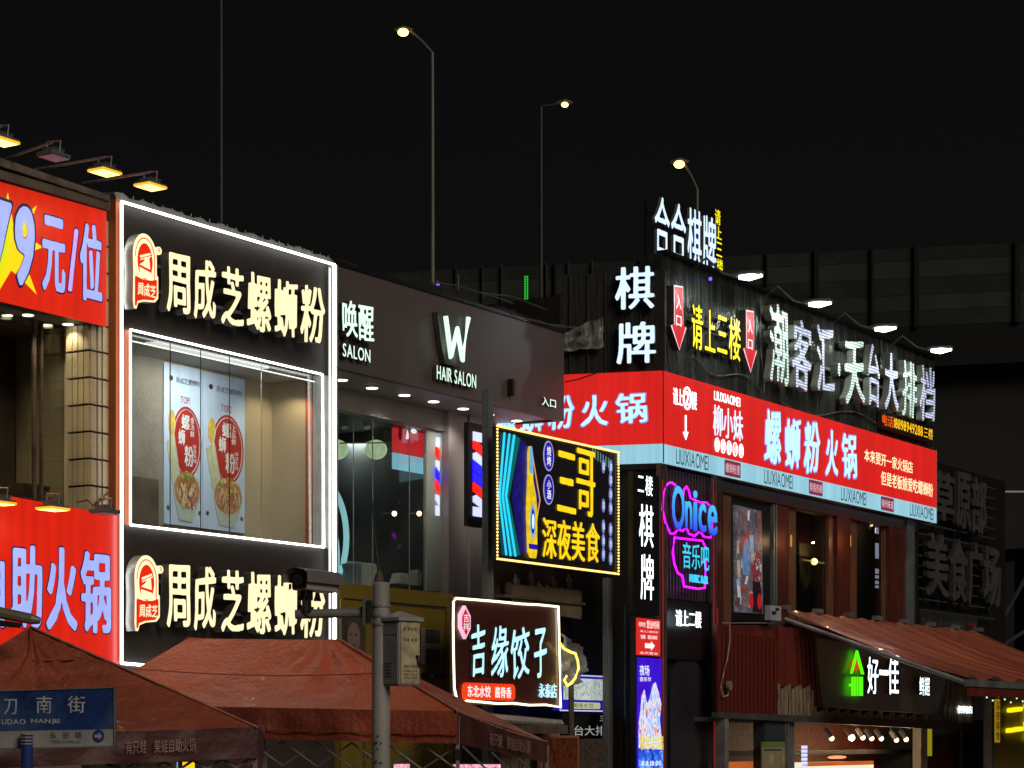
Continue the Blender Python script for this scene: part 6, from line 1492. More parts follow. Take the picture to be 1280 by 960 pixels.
t.part('house_roof', MB().prism(KP(hx_, ysg)[::-1], ysg, ysg+.02), kg_)
for (a_, b_) in ((1065, 1066.8), (1068.2, 1069.8), (1071.5, 1073), (1074.5, 1076), (1077.2, 1078.8)):
    rr = F.rect(a_, 846, 869.5, b_, 846, 870, ysg); t.part('house_bar', MB().box(rr[0], rr[1], ysg, ysg+.015, rr[2], rr[3]), kg_)
rr = F.rect(1065, 855, 858, 1070, 855, 858, ysg); t.part('house_bar', MB().box(rr[0], rr[1], ysg+.005, ysg+.07, rr[2], rr[3]), kg_)
rr = F.rect(1069.5, 825, 837, 1074.5, 826, 838, ysg); t.part('red_window', MB().box(rr[0], rr[1], ysg+.02, ysg+.08, rr[2], rr[3]), glow('red_window', (225, 60, 20), .9))
for ch, a_, b_, q0, q1 in (('好', 1084.5, 1098, 821, 867), ('一', 1099, 1110, 837, 844), ('佳', 1110.5, 1123.5, 820, 868)):
    rr = F.rect(a_, q0, q1, b_, q0+.5, q1+.5, ysg); t.part('character', MB().glyph(ch, *rr, ysg, .04, .016, 0, 1, fit=True), [kw_, M['letter_dark']])
uo, zo = F.hit(1123.5, 818, ysg); t.part('trademark_dot', MB().prism(ellipse(uo, zo, .04, .06, 10), ysg, ysg+.05), kw_)
rr = F.rect(1144, 845, 870, 1157, 846, 871, ysg)
for i, ch in enumerate('鲜超'): t.part('character', MB().glyph(ch, rr[0]+(rr[1]-rr[0])*i/2, rr[0]+(rr[1]-rr[0])*(i+1)/2, rr[2], rr[3], ysg-.10, .08, .012, 0, 1), [kw_, M['letter_dark']])
t.part('small_box', MB().box(F.U(1139, ysg), F.U(1157, ysg)+.02, ysg+.11, ysg+.13, rr[2]-.03, rr[3]+.03), M['letter_dark'])
rr = F.rect(1197, 881, 891, 1216, 883, 893, ysg); t.part('lettering', MB().text('便利店', *rr, ysg, .01, .015), kw_); t.done()
for i, (px, py) in enumerate(((1039, 923), (1064, 922), (1078, 922), (1089, 923), (1101, 923), (1120, 925), (1132, 924))):
    y_ = yk+.3; u_, z_ = F.hit(px, py, y_)
    t = T('track_spotlight', 'small warm track spotlight under the kiosk beam, %s' % ('set apart nearest the dark column', 'largest and brightest of the row', 'beside the brightest one on its far side', 'middle one of the seven', 'just past the middle of the row', 'last but one before the beige pillar', 'closest to the beige pillar')[i], 'lamp', 'track spotlights under the kiosk beam')
    t.part('can', MB().tube([(u_-.03, y_+.12, z_+.20), (u_, y_, z_+.02)], .055, 10), M['camera_white'])
    t.part('lens', MB().ball((u_, y_-.01, z_), .055 if i != 1 else .075, 8), glow('spot_lens', (255, 215, 165), 4)); t.part('stem', MB().tube([(u_-.03, y_+.12, z_+.18), (u_-.03, y_+.12, F.Z(1000, 903, yk))], .012, 5), M['steel']); t.done()
    if i in (1, 4, 6): spot('kiosk_spot', u_, y_-.05, z_-.1, 12, (1, .70, .38), size=.04)
t = T('menu_stand', 'pale menu poster with a green top hanging on the teal kiosk column', 'poster')
rr = F.rect(953, 927, 975, 981, 927.5, 975, yk-.05); t.part('sheet', MB().box(rr[0], rr[1], yk-.05, yk-.02, rr[2], rr[3]), surf('menu_cream', (.30, .28, .18), .6, 0, .1, 4)); t.part('green_top', MB().box(rr[0], rr[1], yk-.056, yk-.051, rr[3]-.10, rr[3]), surf('menu_green', (.16, .24, .06), .6))
t.part('dish_picture', MB().prism(ellipse(F.U(961, yk), F.Z(961, 949, yk-.05), .11, .12, 14), yk-.058, yk-.052), M['noodles']); t.part('dish_picture', MB().prism(ellipse(F.U(976, yk), F.Z(976, 950, yk-.05), .05, .12, 12), yk-.058, yk-.052), M['noodles'])
t.part('print_line', MB().box(rr[0]+.06, rr[1]-.15, yk-.058, yk-.052, rr[3]-.17, rr[3]-.145), M['ink']); t.done()
t = T('led_column_sign', 'short white vertical lamp sign beside the kiosk counter', 'sign')
for i in range(7): rr = F.rect(1001, 932+i*5, 935.6+i*5, 1006.5, 932+i*5, 936+i*5, yk); t.part('segment', MB().box(rr[0], rr[1], yk-.05, yk-.01, rr[2], rr[3]), G['dotwhite'])
t.done()
t = T('junction_box', 'small white electrical box at the near upper corner of the wet awning', 'box'); yj = YR-.55
rr = F.rect(963, 757.5, 776, 976.5, 757, 775, yj); t.part('case', MB().box(rr[0], rr[1], yj, yj+.12, rr[2], rr[3]), surf('white_enamel', (.42, .46, .52), .4, 0, .1, 4))
t.part('switch', MB().box(rr[0]+.06, rr[0]+.2, yj-.03, yj-.002, rr[2]+.12, rr[2]+.17), M['ink']); t.part('switch', MB().box(rr[0]+.22, rr[0]+.34, yj-.03, yj-.002, rr[2]+.2, rr[2]+.24), M['ink']); t.done()
m = MB().tube([(F.hit(*q, yk-.08)[0], yk-.08, F.hit(*q, yk-.08)[1]) for q in [(912, 781), (912.5, 800), (909, 825), (904, 845), (901, 860), (904, 871), (910, 869), (911, 861)]], .013, 6)
t = T('cable_with_box', 'thin beige cable looping down the red kiosk wall into a small round box', 'cable'); t.part('cable', m, M['beige']); u_, z_ = F.hit(911, 857, yk-.08); t.part('box', MB().lathe((u_, yk-.12, z_), [(.09, 0), (.09, .06)], 14, axis='y'), M['wallgrey']); t.part('wire', MB().tube([(F.U(897, yk), yk-.1, F.Z(897, 779, yk)), (F.U(960, yk), yk-.1, F.Z(960, 779, yk))], .012, 5), M['steel']); t.done()
# awning
t = T('wet_awning', 'long rust orange retractable awning shining wet over the kiosk', 'awning')
yw0, yw1 = YR-.08, -5.5
au0, au1 = F.U(977, yw0), F.U(1220, yw0); az0 = F.Z(977, 762, yw0); az1 = F.Z(1219, 848, yw1)
nx, ny = 90, 26; vs = []; fs = []
for j in range(ny+1):
    for i in range(nx+1):
        a, b = i/nx, j/ny
        sag = -.22*sin(pi*b)*(.55+.45*sin(a*pi)); w_ = .055*sin(a*nx*.62+2*noise.noise((a*6, 0, 0)))*(.25+b*.9)+.05*noise.noise((a*22, b*2.2, 4))
        vs.append((au0+(au1-au0)*a, yw0+(yw1-yw0)*b, az0+(az1-az0)*b+sag*.6+w_))
for j in range(ny):
    for i in range(nx): q = j*(nx+1)+i; fs.append((q, q+1, q+nx+2, q+nx+1))
t.part('canvas', MB().add(vs, fs), M['awning'], smooth=True)
t.part('side_arm', MB().tube([(au0-.05, yw0-.1, az0-.20), (au0-.05, yw1, az1-.10)], .045, 8), M['steel'])
t.part('front_bar', MB().box(au0-.1, au1, yw1-.06, yw1+.04, az1-.16, az1-.03), M['greysteel'])
for i in range(8): u_ = au0+(au1-au0)*i/7; t.part('clamp', MB().box(u_-.07, u_+.2, yw0-.12, yw0+.02, az0+.0, az0+.09), M['greysteel'])
t.part('front_strip', MB().box(au0-.05, au1, yw1-.02, yw1+.0, az1-.34, az1-.165), M['redmetal']); t.done()
# yellow sign at the far right
t = T('yellow_sign', 'olive board with glowing yellow characters cut by the right picture edge', 'sign')
yy = yk-.8
t.part('board', MB().box(F.U(1241, yy), F.U(1320, yy), yy, yy+.15, .15, F.Z(1260, 870, yy)), M['olive'])
t.part('post', MB().box(F.U(1237, yy), F.U(1240.5, yy), yy-.05, yy+.15, .15, F.Z(1238, 872, yy)), M['greysteel'])
for ch, a_, b_, q0, q1 in (('二', 1256, 1275, 884, 915), ('哥', 1278, 1298, 878, 928)):
    rr = F.rect(a_, q0, q1, b_, q0+.5, q1, yy); t.part('character', MB().glyph(ch, *rr, yy-.1, .08, .075, fit=True, slant=.1), G['yled'])
t.part('side_strip', MB().box(F.U(1243, yy), F.U(1249, yy), yy-.02, yy-.003, F.Z(1246, 928, yy), F.Z(1246, 874, yy)), glow('gold_dim', (150, 120, 20), .9))
t.part('side_lettering', MB().text('深夜美食', F.U(1243.3, yy), F.U(1248.7, yy), F.Z(1246, 926, yy), F.Z(1246, 876, yy), yy-.026, 0, .02, vertical=True), M['red_paint']); t.done()
t = T('fairy_lights', 'few small white fairy lights hanging under the awning front above the yellow sign', 'lights')
for i in range(8): u_, z_ = F.hit(1226+i*7.5, 868+3*(i % 3)+i*.8, yy-.6); t.part('bulb', MB().ball((u_, yy-.6, z_), .022, 6), G['salon'])
t.part('wire', MB().tube([(F.U(1222, yy-.6), yy-.6, F.Z(1222, 862, yy-.6)), (F.U(1300, yy-.6), yy-.6, F.Z(1300, 872, yy-.6))], .008, 5), M['cable']); t.done()

# === SECTION: OVERPASS ===
def OP(px, py): Y = 118*598/(598+(px-905)*.047); return P(px, py, Y)
t = T('overpass', None, None, frame=W, kind='structure')
oxs = [480, 570, 603, 627, 683, 710, 740, 800, 900, 958, 1020, 1090, 1145, 1271, 1330, 1400]
def top(px): return 321-(px-905)*.047
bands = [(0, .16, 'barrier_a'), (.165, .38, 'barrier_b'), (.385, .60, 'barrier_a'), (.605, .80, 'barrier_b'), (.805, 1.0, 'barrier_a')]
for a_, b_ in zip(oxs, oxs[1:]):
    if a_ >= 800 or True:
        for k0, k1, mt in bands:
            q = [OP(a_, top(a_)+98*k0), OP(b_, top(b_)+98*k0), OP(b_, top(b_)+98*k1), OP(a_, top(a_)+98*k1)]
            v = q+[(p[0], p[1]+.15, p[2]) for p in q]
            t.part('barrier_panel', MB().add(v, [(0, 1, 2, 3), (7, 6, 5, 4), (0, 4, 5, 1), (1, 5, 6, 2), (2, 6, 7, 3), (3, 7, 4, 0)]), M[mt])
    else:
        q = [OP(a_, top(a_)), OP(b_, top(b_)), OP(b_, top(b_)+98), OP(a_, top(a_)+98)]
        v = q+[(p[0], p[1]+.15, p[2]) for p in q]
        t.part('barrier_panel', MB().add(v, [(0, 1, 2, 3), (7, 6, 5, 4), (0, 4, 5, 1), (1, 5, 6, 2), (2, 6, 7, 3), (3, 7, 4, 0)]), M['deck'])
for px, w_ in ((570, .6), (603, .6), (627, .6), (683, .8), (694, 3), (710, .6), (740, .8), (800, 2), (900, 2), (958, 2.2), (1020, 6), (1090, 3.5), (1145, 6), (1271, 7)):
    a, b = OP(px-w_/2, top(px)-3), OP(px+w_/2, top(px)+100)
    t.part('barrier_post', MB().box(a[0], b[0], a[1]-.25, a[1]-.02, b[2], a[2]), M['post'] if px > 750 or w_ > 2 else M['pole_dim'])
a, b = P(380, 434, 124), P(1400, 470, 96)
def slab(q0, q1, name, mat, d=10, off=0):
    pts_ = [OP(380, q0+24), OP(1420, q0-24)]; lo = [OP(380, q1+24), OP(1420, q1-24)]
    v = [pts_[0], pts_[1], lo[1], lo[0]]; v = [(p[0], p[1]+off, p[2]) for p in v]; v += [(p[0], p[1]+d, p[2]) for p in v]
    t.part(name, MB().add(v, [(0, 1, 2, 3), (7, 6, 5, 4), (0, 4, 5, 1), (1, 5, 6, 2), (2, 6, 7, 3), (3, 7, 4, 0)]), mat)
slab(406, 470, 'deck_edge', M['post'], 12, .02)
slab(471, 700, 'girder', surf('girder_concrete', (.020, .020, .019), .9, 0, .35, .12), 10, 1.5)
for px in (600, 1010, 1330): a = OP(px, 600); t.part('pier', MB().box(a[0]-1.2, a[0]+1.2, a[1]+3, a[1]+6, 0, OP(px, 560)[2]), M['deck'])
t.done()
def street_lamp(label, px, y0_, arm, hx0, hy0, Y, r=.10, dim=False, lit=True):
    t = T('street_lamp', label, 'street lamp', 'tall street lamps on the overpass', frame=W)
    base = P(px, y0_, Y); base = (base[0], base[1], min(base[2], OP(px, 400)[2]-3))
    a = P(px, arm, Y); h = P(hx0, hy0, Y) if hx0 else None
    t.part('pole', MB().tube([base, (a[0], Y, a[2])], [r, r*.6], 8), M['pole_dim'] if dim else M['lamp_pole'])
    if h:
        s_ = 1 if h[0] > a[0] else -1
        c1 = (a[0]+(h[0]-a[0])*.35, Y, a[2]+(h[2]-a[2])*.55); c2 = (a[0]+(h[0]-a[0])*.75, Y, h[2]+.06)
        t.part('arm', MB().tube([a, c1, c2, (h[0]-s_*.2, Y, h[2]+.08)], r*.5, 7), M['pole_dim'] if dim else M['lamp_pole'])
        t.part('head', MB().tube([(h[0]-s_*.45, Y, h[2]+.10), (h[0], Y, h[2]+.14), (h[0]+s_*.42, Y, h[2]+.08)], [.05, .16, .06], 8), M['lamp_pole'])
        t.part('lens', MB().ball((h[0], Y-.02, h[2]-.02), .25 if not dim else .19, 10, sz=.7), G['street'])
    return t.done()
street_lamp('tallest street lamp with a curved arm and bright warm head', 540.5, 345, 66, 504, 40, 100, .125)
street_lamp('dim street lamp whose arm reaches to the right of its thin pole', 676.5, 340, 133, 706, 130.5, 115, .10, dim=True)
street_lamp('warm street lamp just above the rooftop characters', 871.5, 345, 236, 849, 205, 100, .12)
street_lamp('faint tall pole without a visible lamp behind the noodle shop roof', 276.5, 345, -40, None, None, 95, .085, dim=True)
t = T('green_led_sign', 'distant vertical green lamp strips above the salon roof', 'sign', frame=W)
for px in (656.3, 659.2): 
    for i in range(14): a = P(px, 346+i*3.0, 90); t.part('lamp', MB().box(a[0]-.028, a[0]+.028, 90, 90.05, a[2]-.035, a[2]+.035), G['greenfar'])
t.done()
t = T('roof_antenna', 'thin masts with a tiny violet lamp on the salon roof', 'antenna')
for px, q0, q1 in ((573, 343, 378), (547, 350, 372)): u_ = F.U(px, 1.5); t.part('mast', MB().tube([(u_, 1.5, F.Z(px, q1+20, 1.5)), (u_, 1.5, F.Z(px, q0, 1.5))], .010, 5), M['steel'])
t.part('lamp', MB().ball((F.U(547.5, 1.4), 1.4, F.Z(547.5, 356, 1.4)), .03, 6), G['violet']); t.done()

t = T('roof_cables', 'loose black cables sagging along the ragged salon roof edge', 'cables')
def sagc(p0, p1, y, d, r_=.014):
    a, b = F.hit(*p0, y), F.hit(*p1, y); return MB().tube([(a[0]+(b[0]-a[0])*i/12, y+.03*sin(i), a[1]+(b[1]-a[1])*i/12-d*sin(pi*i/12)) for i in range(13)], r_, 5)
rc = surf('grey_cable', (.10, .10, .095), .6)
for p0, p1, d, y in (((430, 330), (560, 372), .10, .5), ((500, 352), (640, 380), -.12, .6), ((560, 362), (712, 408), .15, .3), ((600, 366), (700, 396), -.10, .8), ((640, 392), (726, 410), .06, .1)): t.part('cable', sagc(p0, p1, y, d), rc)
t.done()
t = T('sign_cables', 'thin black cables draped down the tarp wall between the lit characters', 'cables')
for k, (px, q0, q1) in enumerate(((832, 345, 462), (950, 372, 490), (1018, 395, 510), (1103, 420, 520))):
    a, b = F.hit(px, q0, YR), F.hit(px+6, q1, YR); t.part('cable', MB().tube([(a[0]+(b[0]-a[0])*i/10+.05*sin(i*.8+k), YR+.03, a[1]+(b[1]-a[1])*i/10) for i in range(11)], .013, 5), rc)
for p0, p1 in (((868, 444), (955, 492)), ((975, 500), (1100, 532))): a, b = F.hit(*p0, YR), F.hit(*p1, YR); t.part('cable', MB().tube([(a[0]+(b[0]-a[0])*i/12, YR+.02, a[1]+(b[1]-a[1])*i/12-.16*sin(pi*i/6)) for i in range(13)], .012, 5), rc)
t.done()

# === SECTION: TENTS ===
def V(p): return Vector(p)
def cloth(P00, P10, P11, P01, n, m, amp=.02, sag=.0, seed=0, fold=None):
    """bilinear sheet P00-P10 (bottom edge) to P01-P11 (top edge) with wrinkles; fold: function giving extra height"""
    P00, P10, P11, P01 = map(V, (P00, P10, P11, P01)); nor = (P10-P00).cross(P01-P00).normalized()
    vs = []; fs = []
    for j in range(m+1):
        for i in range(n+1):
            a, b = i/n, j/m
            p = (P00*(1-a)+P10*a)*(1-b)+(P01*(1-a)+P11*a)*b
            e = sin(pi*a)**.5*sin(pi*b)**.5 if 0 < a < 1 and 0 < b < 1 else 0
            w_ = amp*(noise.noise((p.x*2.2+seed, p.z*4, p.y))+.6*noise.noise((p.x*5, p.z*9+seed, p.y*2)))
            if fold: w_ += fold(a, b)
            p = p+nor*w_*e-Vector((0, 0, 1))*sag*sin(pi*a)*sin(pi*b)
            vs.append(tuple(p))
    for j in range(m):
        for i in range(n): q = j*(n+1)+i; fs.append((q, q+1, q+n+2, q+n+1))
    return MB().add(vs, fs)
def radial(K, A, top_a=.5, seed=0):
    def f(a, b):
        ang = math.atan2((a-top_a)*(1.6 if b < 1 else 1), max(.02, 1.02-b)); r_ = sqrt((a-top_a)**2+(1-b)**2)
        return A*sin(ang*K+3*noise.noise((ang*2, seed, 0)))*max(0, 1-r_*.95)*min(1, r_*4)
    return f
# second tent
CAN = M['canvas']; CAR = M['canvas_red']
rL, rR = P(235, 798, 27), P(425, 800, 26.5)
cL, cR = P(95, 880, 25.6), P(572, 889, 24.4)
cB = P(684, 927, 28.6)
t = T('market_tent', 'wide orange red market tent with a flat ridge behind the utility pole', 'tent', 'market tents', frame=W)
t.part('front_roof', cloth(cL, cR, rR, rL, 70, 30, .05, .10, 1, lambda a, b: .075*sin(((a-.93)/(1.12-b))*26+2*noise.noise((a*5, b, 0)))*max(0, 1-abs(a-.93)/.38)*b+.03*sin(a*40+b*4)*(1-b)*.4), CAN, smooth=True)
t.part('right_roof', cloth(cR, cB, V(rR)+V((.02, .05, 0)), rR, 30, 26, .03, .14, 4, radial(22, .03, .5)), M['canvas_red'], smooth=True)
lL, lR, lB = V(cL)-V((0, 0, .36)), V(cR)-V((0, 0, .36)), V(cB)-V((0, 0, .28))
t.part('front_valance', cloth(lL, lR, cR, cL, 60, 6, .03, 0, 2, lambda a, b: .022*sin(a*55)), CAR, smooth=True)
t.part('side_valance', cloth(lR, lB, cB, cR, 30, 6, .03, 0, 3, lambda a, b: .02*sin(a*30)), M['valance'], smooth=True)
def hem(pts_, r_=.014): return MB().tube(pts_, r_, 6)
def edge(A, Bp, n=10, sg=.0): A, Bp = V(A), V(Bp); return [tuple(A+(Bp-A)*i/n-V((0, 0, sg*sin(pi*i/n)))) for i in range(n+1)]
t.part('hip_seam', hem(edge(V(rR)+V((0, -.03, .005)), V(cR)+V((0, -.03, .005)), 12, .0), .013), M['piping']); t.part('ridge_seam', hem(edge(rL, rR, 8, .02), .012), CAN); t.part('hip_seam', hem(edge(rL, cL, 12, .10)), CAR)
t.part('hem_tape', hem(edge(V(lL)+V((0, -.03, .10)), V(lR)+V((0, -.03, .10)), 30), .010), CAR)
t.part('roof_seam', hem([tuple(V(cL)*(1-.52)+V(rL)*.52+(V(cR)*(1-.52)+V(rR)*.52-V(cL)*(1-.52)-V(rL)*.52)*k/20+V((0, -.05, -.055*sin(pi*k/20)))) for k in range(21)], .008), CAR)
mid = [tuple(V(rL)*.62+V(cL)*.38), tuple(V(rR)*.60+V(cR)*.40)]
t.part('side_hem', hem(edge(cR, cB, 8, .03), .012), M['piping'])
def text_quad(s, P0, P1, h, off=.02, gap=.012, up=0):
    """print on a hanging cloth running from P0 to P1 (baseline), height h"""
    P0, P1 = V(P0), V(P1); d = (P1-P0); L = d.length; ux = d/L; nrm = ux.cross(V((0, 0, 1))).normalized()
    m = MB(); m.text(s, 0, L, 0, h, 0, 0, off); m.v = [tuple(P0+ux*v[0]+V((0, 0, 1))*v[2]+nrm*gap) for v in m.v]; return m
cm = lambda A, B_, k, dz: V(A)*(1-k)+V(B_)*k+V((0, 0, dz))
t.part('side_lettering', text_quad('有只蛙 美蛙自助火锅', cm(cR, cB, .28, -.29), cm(cR, cB, .74, -.25), .17, .015, .05), M['valance_text'])
t.part('front_lettering', text_quad('锅', cm(cL, cR, .484, -.30), cm(cL, cR, .514, -.30), .11, .02, .07), M['valance_text'])
st_m = M['steel']
for q in (cR, cB, P(330, 905, 25.2)): t.part('leg', MB().box(q[0]-.022, q[0]+.022, q[1]+.05, q[1]+.095, .01, q[2]-.05), st_m)
def strut(a, b, w=.012): return MB().tube([a, b], w, 6)
for k in range(6):
    A_ = cm(lL, lR, .46+k*.09, -.02); B_ = cm(lL, lR, .46+(k+1)*.09, -.30); A2 = cm(lL, lR, .46+k*.09, -.30); B2 = cm(lL, lR, .46+(k+1)*.09, -.02)
    t.part('strut', strut(A_+V((0, .12, 0)), B_+V((0, .12, 0))), st_m); t.part('strut', strut(A2+V((0, .14, 0)), B2+V((0, .14, 0))), st_m)
for k in range(3):
    A_ = cm(lR, lB, .05+k*.3, -.02); B_ = cm(lR, lB, .05+(k+1)*.3, -.28)
    t.part('strut', strut(A_, B_), st_m)
t.part('corner_cap', MB().box(cR[0]-.035, cR[0]+.035, cR[1]+.03, cR[1]+.11, lR[2]-.18, lR[2]-.06), M['black'])
t.done()
# first tent
aP = P(38, 783, 20.5); c1 = P(322, 909, 19.3); c0 = P(-190, 925, 17.8); cB1 = P(330, 915, 22.5)
t = T('market_tent', 'dark orange peaked market tent at the left edge behind the blue street sign', 'tent', 'market tents', frame=W)
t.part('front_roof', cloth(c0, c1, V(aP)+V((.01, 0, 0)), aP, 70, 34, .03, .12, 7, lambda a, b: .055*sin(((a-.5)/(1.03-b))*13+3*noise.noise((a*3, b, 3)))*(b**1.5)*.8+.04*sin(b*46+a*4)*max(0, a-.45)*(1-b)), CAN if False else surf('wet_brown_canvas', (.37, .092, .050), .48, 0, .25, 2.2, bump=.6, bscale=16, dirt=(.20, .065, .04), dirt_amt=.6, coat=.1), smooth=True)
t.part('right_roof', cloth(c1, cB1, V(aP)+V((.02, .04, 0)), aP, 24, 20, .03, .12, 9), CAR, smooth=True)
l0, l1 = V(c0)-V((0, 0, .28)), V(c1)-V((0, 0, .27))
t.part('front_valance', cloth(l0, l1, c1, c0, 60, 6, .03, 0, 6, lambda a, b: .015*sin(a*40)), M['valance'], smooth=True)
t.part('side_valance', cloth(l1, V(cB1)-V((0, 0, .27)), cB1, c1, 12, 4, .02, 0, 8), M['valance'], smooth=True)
t.part('hip_seam', hem(edge(V(aP)+V((0, -.03, .0)), V(c1)+V((0, -.03, .0)), 12, .0), .012), M['piping'])
m_ = cm(aP, c0, .35, 0); m2 = cm(aP, c1, .32, 0)
t.part('roof_seam', hem(edge(P(-5, 823, 20.0), P(93, 824, 20.05), 8, .01), .010), M['canvas_red'])
t.part('vertical_seam', hem(edge(P(38, 786, 20.4), P(36.5, 822, 20.05), 5, .0), .010), M['canvas_red'])
t.part('front_lettering', text_quad('有只蛙 美蛙自助火锅', cm(l0, l1, .655, .075), cm(l0, l1, .835, .075), .125, .015, .05), M['valance_text'])
t.part('leg', MB().box(c1[0]-.05, c1[0]-.01, c1[1]+.05, c1[1]+.09, .01, c1[2]-.05), st_m)
for k in range(5):
    A_ = cm(l0, l1, .60+k*.075, .0); B_ = cm(l0, l1, .60+(k+1)*.075, -.16)
    t.part('strut', strut(A_+V((0, .12, 0)), B_+V((0, .12, 0))), st_m); A_ = cm(l0, l1, .60+k*.075, -.16); B_ = cm(l0, l1, .60+(k+1)*.075, 0.0); t.part('strut', strut(A_+V((0, .14, 0)), B_+V((0, .14, 0))), st_m)
t.done()
# grey arm end above the first tent
t = T('canopy_arm', 'rounded olive grey arm end poking in over the peak of the first tent', 'arm', frame=W)
t.part('tube', MB().tube([P(-80, 752, 19.5), P(0, 766, 19.5), P(40, 774, 19.5), P(50, 776, 19.5)], [.055, .055, .05, .03], 10), surf('olive_grey_arm', (.17, .155, .10), .45, .1, .2, 5))
t.part('bracket', MB().prism([(x, z) for x, y_, z in (P(-60, 778, 19.5), P(24, 785, 19.5), P(28, 779, 19.5), P(-60, 766, 19.5))], 19.47, 19.53), M['black']); t.done()
# lit stalls glimpsed between the tents
for nm, x0, x1, q0, q1, Y, mt, lab, txt in (('stall_sign', -10, 27, 953, 985, 30, 'pinkboard', 'pink lit stall sign at the lower left corner under the first tent', '烤串'), ('stall_sign', 206, 222, 952.5, 985, 31, 'blueboard', 'pale blue lit stall board low between the two tents', None), ('stall_sign', 228, 243, 952.5, 985, 31, 'yellow', 'yellow lit stall board beside the pale blue one', None),
        ('stall_sign', 492, 512, 955, 985, 32, 'pinkboard', 'short pink lit stall sign right of the utility pole', None), ('stall_sign', 566, 626, 955.5, 985, 33, 'pinkboard', 'long pink lit stall sign with characters under the tent corner', '美蛙自助火锅')):
    a, b = P(x0, q0, Y), P(x1, q1, Y); t = T(nm, lab, 'sign', 'lit stall signs', frame=W)
    t.part('face', MB().box(a[0], b[0], Y, Y+.03, b[2], a[2]), G[mt]); t.part('case', MB().box(a[0]-.02, b[0]+.02, Y+.032, Y+.1, b[2]-.02, a[2]+.02), M['black'])
    if txt: t.part('lettering', MB().text(txt, a[0]+.05, b[0]-.05, a[2]-.40, a[2]-.02, Y-.006, 0, .02), G['red79'])
    t.done()
t = T('stall_lamp', 'orange and white glowing stall lamp seen below the first tent near the blue sign pole', 'lamp', frame=W)
a = P(88, 952, 30); t.part('shade', MB().prism([(x, z) for x, y_, z in (P(80, 955, 30), P(86, 966, 30), P(98, 966, 30), P(97, 950, 30))][::1], 30, 30.2), G['orangered']); a = P(104, 954, 30); t.part('diffuser', MB().ball(a, .09, 8, sz=.8), G['whiteboard']); t.done()
t = T('stall_table', 'dark stall counters and red side sheets under the market tents', 'stall', frame=W)
a, b = P(-100, 975, 31), P(690, 975, 34)
t.part('red_sheet', MB().box(P(0, 950, 32)[0], P(330, 950, 32)[0], 32, 32.03, 0, P(0, 950, 32)[2]), M['valance']); t.part('counter', MB().box(P(330, 950, 34)[0], P(690, 950, 34)[0], 34, 34.6, 0, 1.1), M['brown']); t.done()

# === SECTION: UTILITY POLE ===
YP = 23.0
def U3(px, py, Y=YP): return P(px, py, Y)
t = T('utility_pole', 'grey concrete utility pole with a thin black antenna standing before the second tent', 'pole', frame=W)
px0 = U3(476.2, 900)[0]
t.part('shaft', MB().lathe((px0, YP, 0), [(.102, .0), (.098, 1.5), (.092, U3(0, 728)[2]-.02), (.08, U3(0, 728)[2])], 20), surf('painted_pole', (.36, .365, .35), .5, .0, .18, 2, stretch=(1, 1, .5), bump=.06, dirt=(.13, .12, .10), dirt_amt=.5), smooth=False)
t.part('cap', MB().lathe((px0-.02, YP, U3(0, 728)[2]), [(.055, 0), (.045, .07), (.02, .12)], 12), M['rust'])
t.part('antenna', MB().tube([(px0-.02, YP, U3(0, 720)[2]), U3(468, 670), U3(464.5, 615)], [.016, .010, .006], 6), M['cable'])
t.part('arm', MB().tube([U3(462, 766), U3(420, 766.5), U3(369, 768)], .050, 10), surf('painted_arm', (.20, .20, .20), .5, 0, .2, 4))
t.part('arm_collar', MB().tube([U3(464, 762), U3(450, 765)], [.085, .045], 10), M['greysteel'])
for z_ in (757.5, 770, 781): a = U3(464, z_); t.part('clamp_band', MB().lathe((px0, YP, a[2]-.012), [(.106, 0), (.106, .024)], 18), M['steel']); 
a, b = U3(454, 783), U3(461, 748); t.part('clamp_plate', MB().box(a[0], b[0]-.02, YP-.10, YP-.04, a[2], b[2]), M['greysteel']); t.part('clamp_block', MB().box(b[0]-.015, b[0]+.03, YP-.12, YP-.02, a[2]+.03, b[2]-.03), M['black'])
m = MB()
for (x_, q_, w_, h_) in ((469, 927, 3, 2.2), (475.5, 928, 1.5, 2), (472, 935, 1, 1.5), (470, 950, 1, 3), (474, 953, 4, 1), (472, 919, 1.6, 1.6)):
    a = U3(x_, q_, YP-.1); b = U3(x_+w_, q_+h_, YP-.1); m.box(a[0], b[0], YP-.110, YP-.085, b[2], a[2])
t.part('scuff', m, M['ink'], kind='stuff'); t.done()
# electrical cabinet on the pole
t = T('electrical_cabinet', 'grey metal electrical cabinet with stained sticker door, toned as warmly lit, strapped to the pole', 'cabinet', frame=Frame(*U3(499, 800, YP-.26)[:2], radians(44)))
zb_, zt3 = U3(0, 857, YP-.2)[2], U3(0, 776, YP-.2)[2]; cs = .285
t.part('body', MB().box(0, cs, 0, cs*1.02, zb_, zt3), M['cabinet'], bevel=.008)
t.part('door', MB().box(.012, cs-.012, -.012, -.001, zb_+.02, zt3-.02), M['sticker'])
t.part('side_door', MB().box(-.010, -.001, .015, cs-.01, zb_+.02, zt3-.02), M['cabinet'])
t.part('seam', MB().box(-.0125, -.0105, .016, cs-.012, zt3-.145, zt3-.140), M['ink'])
for i in range(5): t.part('vent', MB().box(-.017, -.0105, .10, .21, zb_+.10+i*.033, zb_+.106+i*.033), M['greysteel'])
h0 = zt3; vs = [(-.03, -.03, h0), (cs+.03, -.03, h0), (cs+.03, cs+.03, h0), (-.03, cs+.03, h0), (-.03, -.03, h0+.035), (cs+.03, -.03, h0+.035), (cs+.03, cs+.03, h0+.035), (-.03, cs+.03, h0+.035), (cs*.5, cs*.5, h0+.11)]
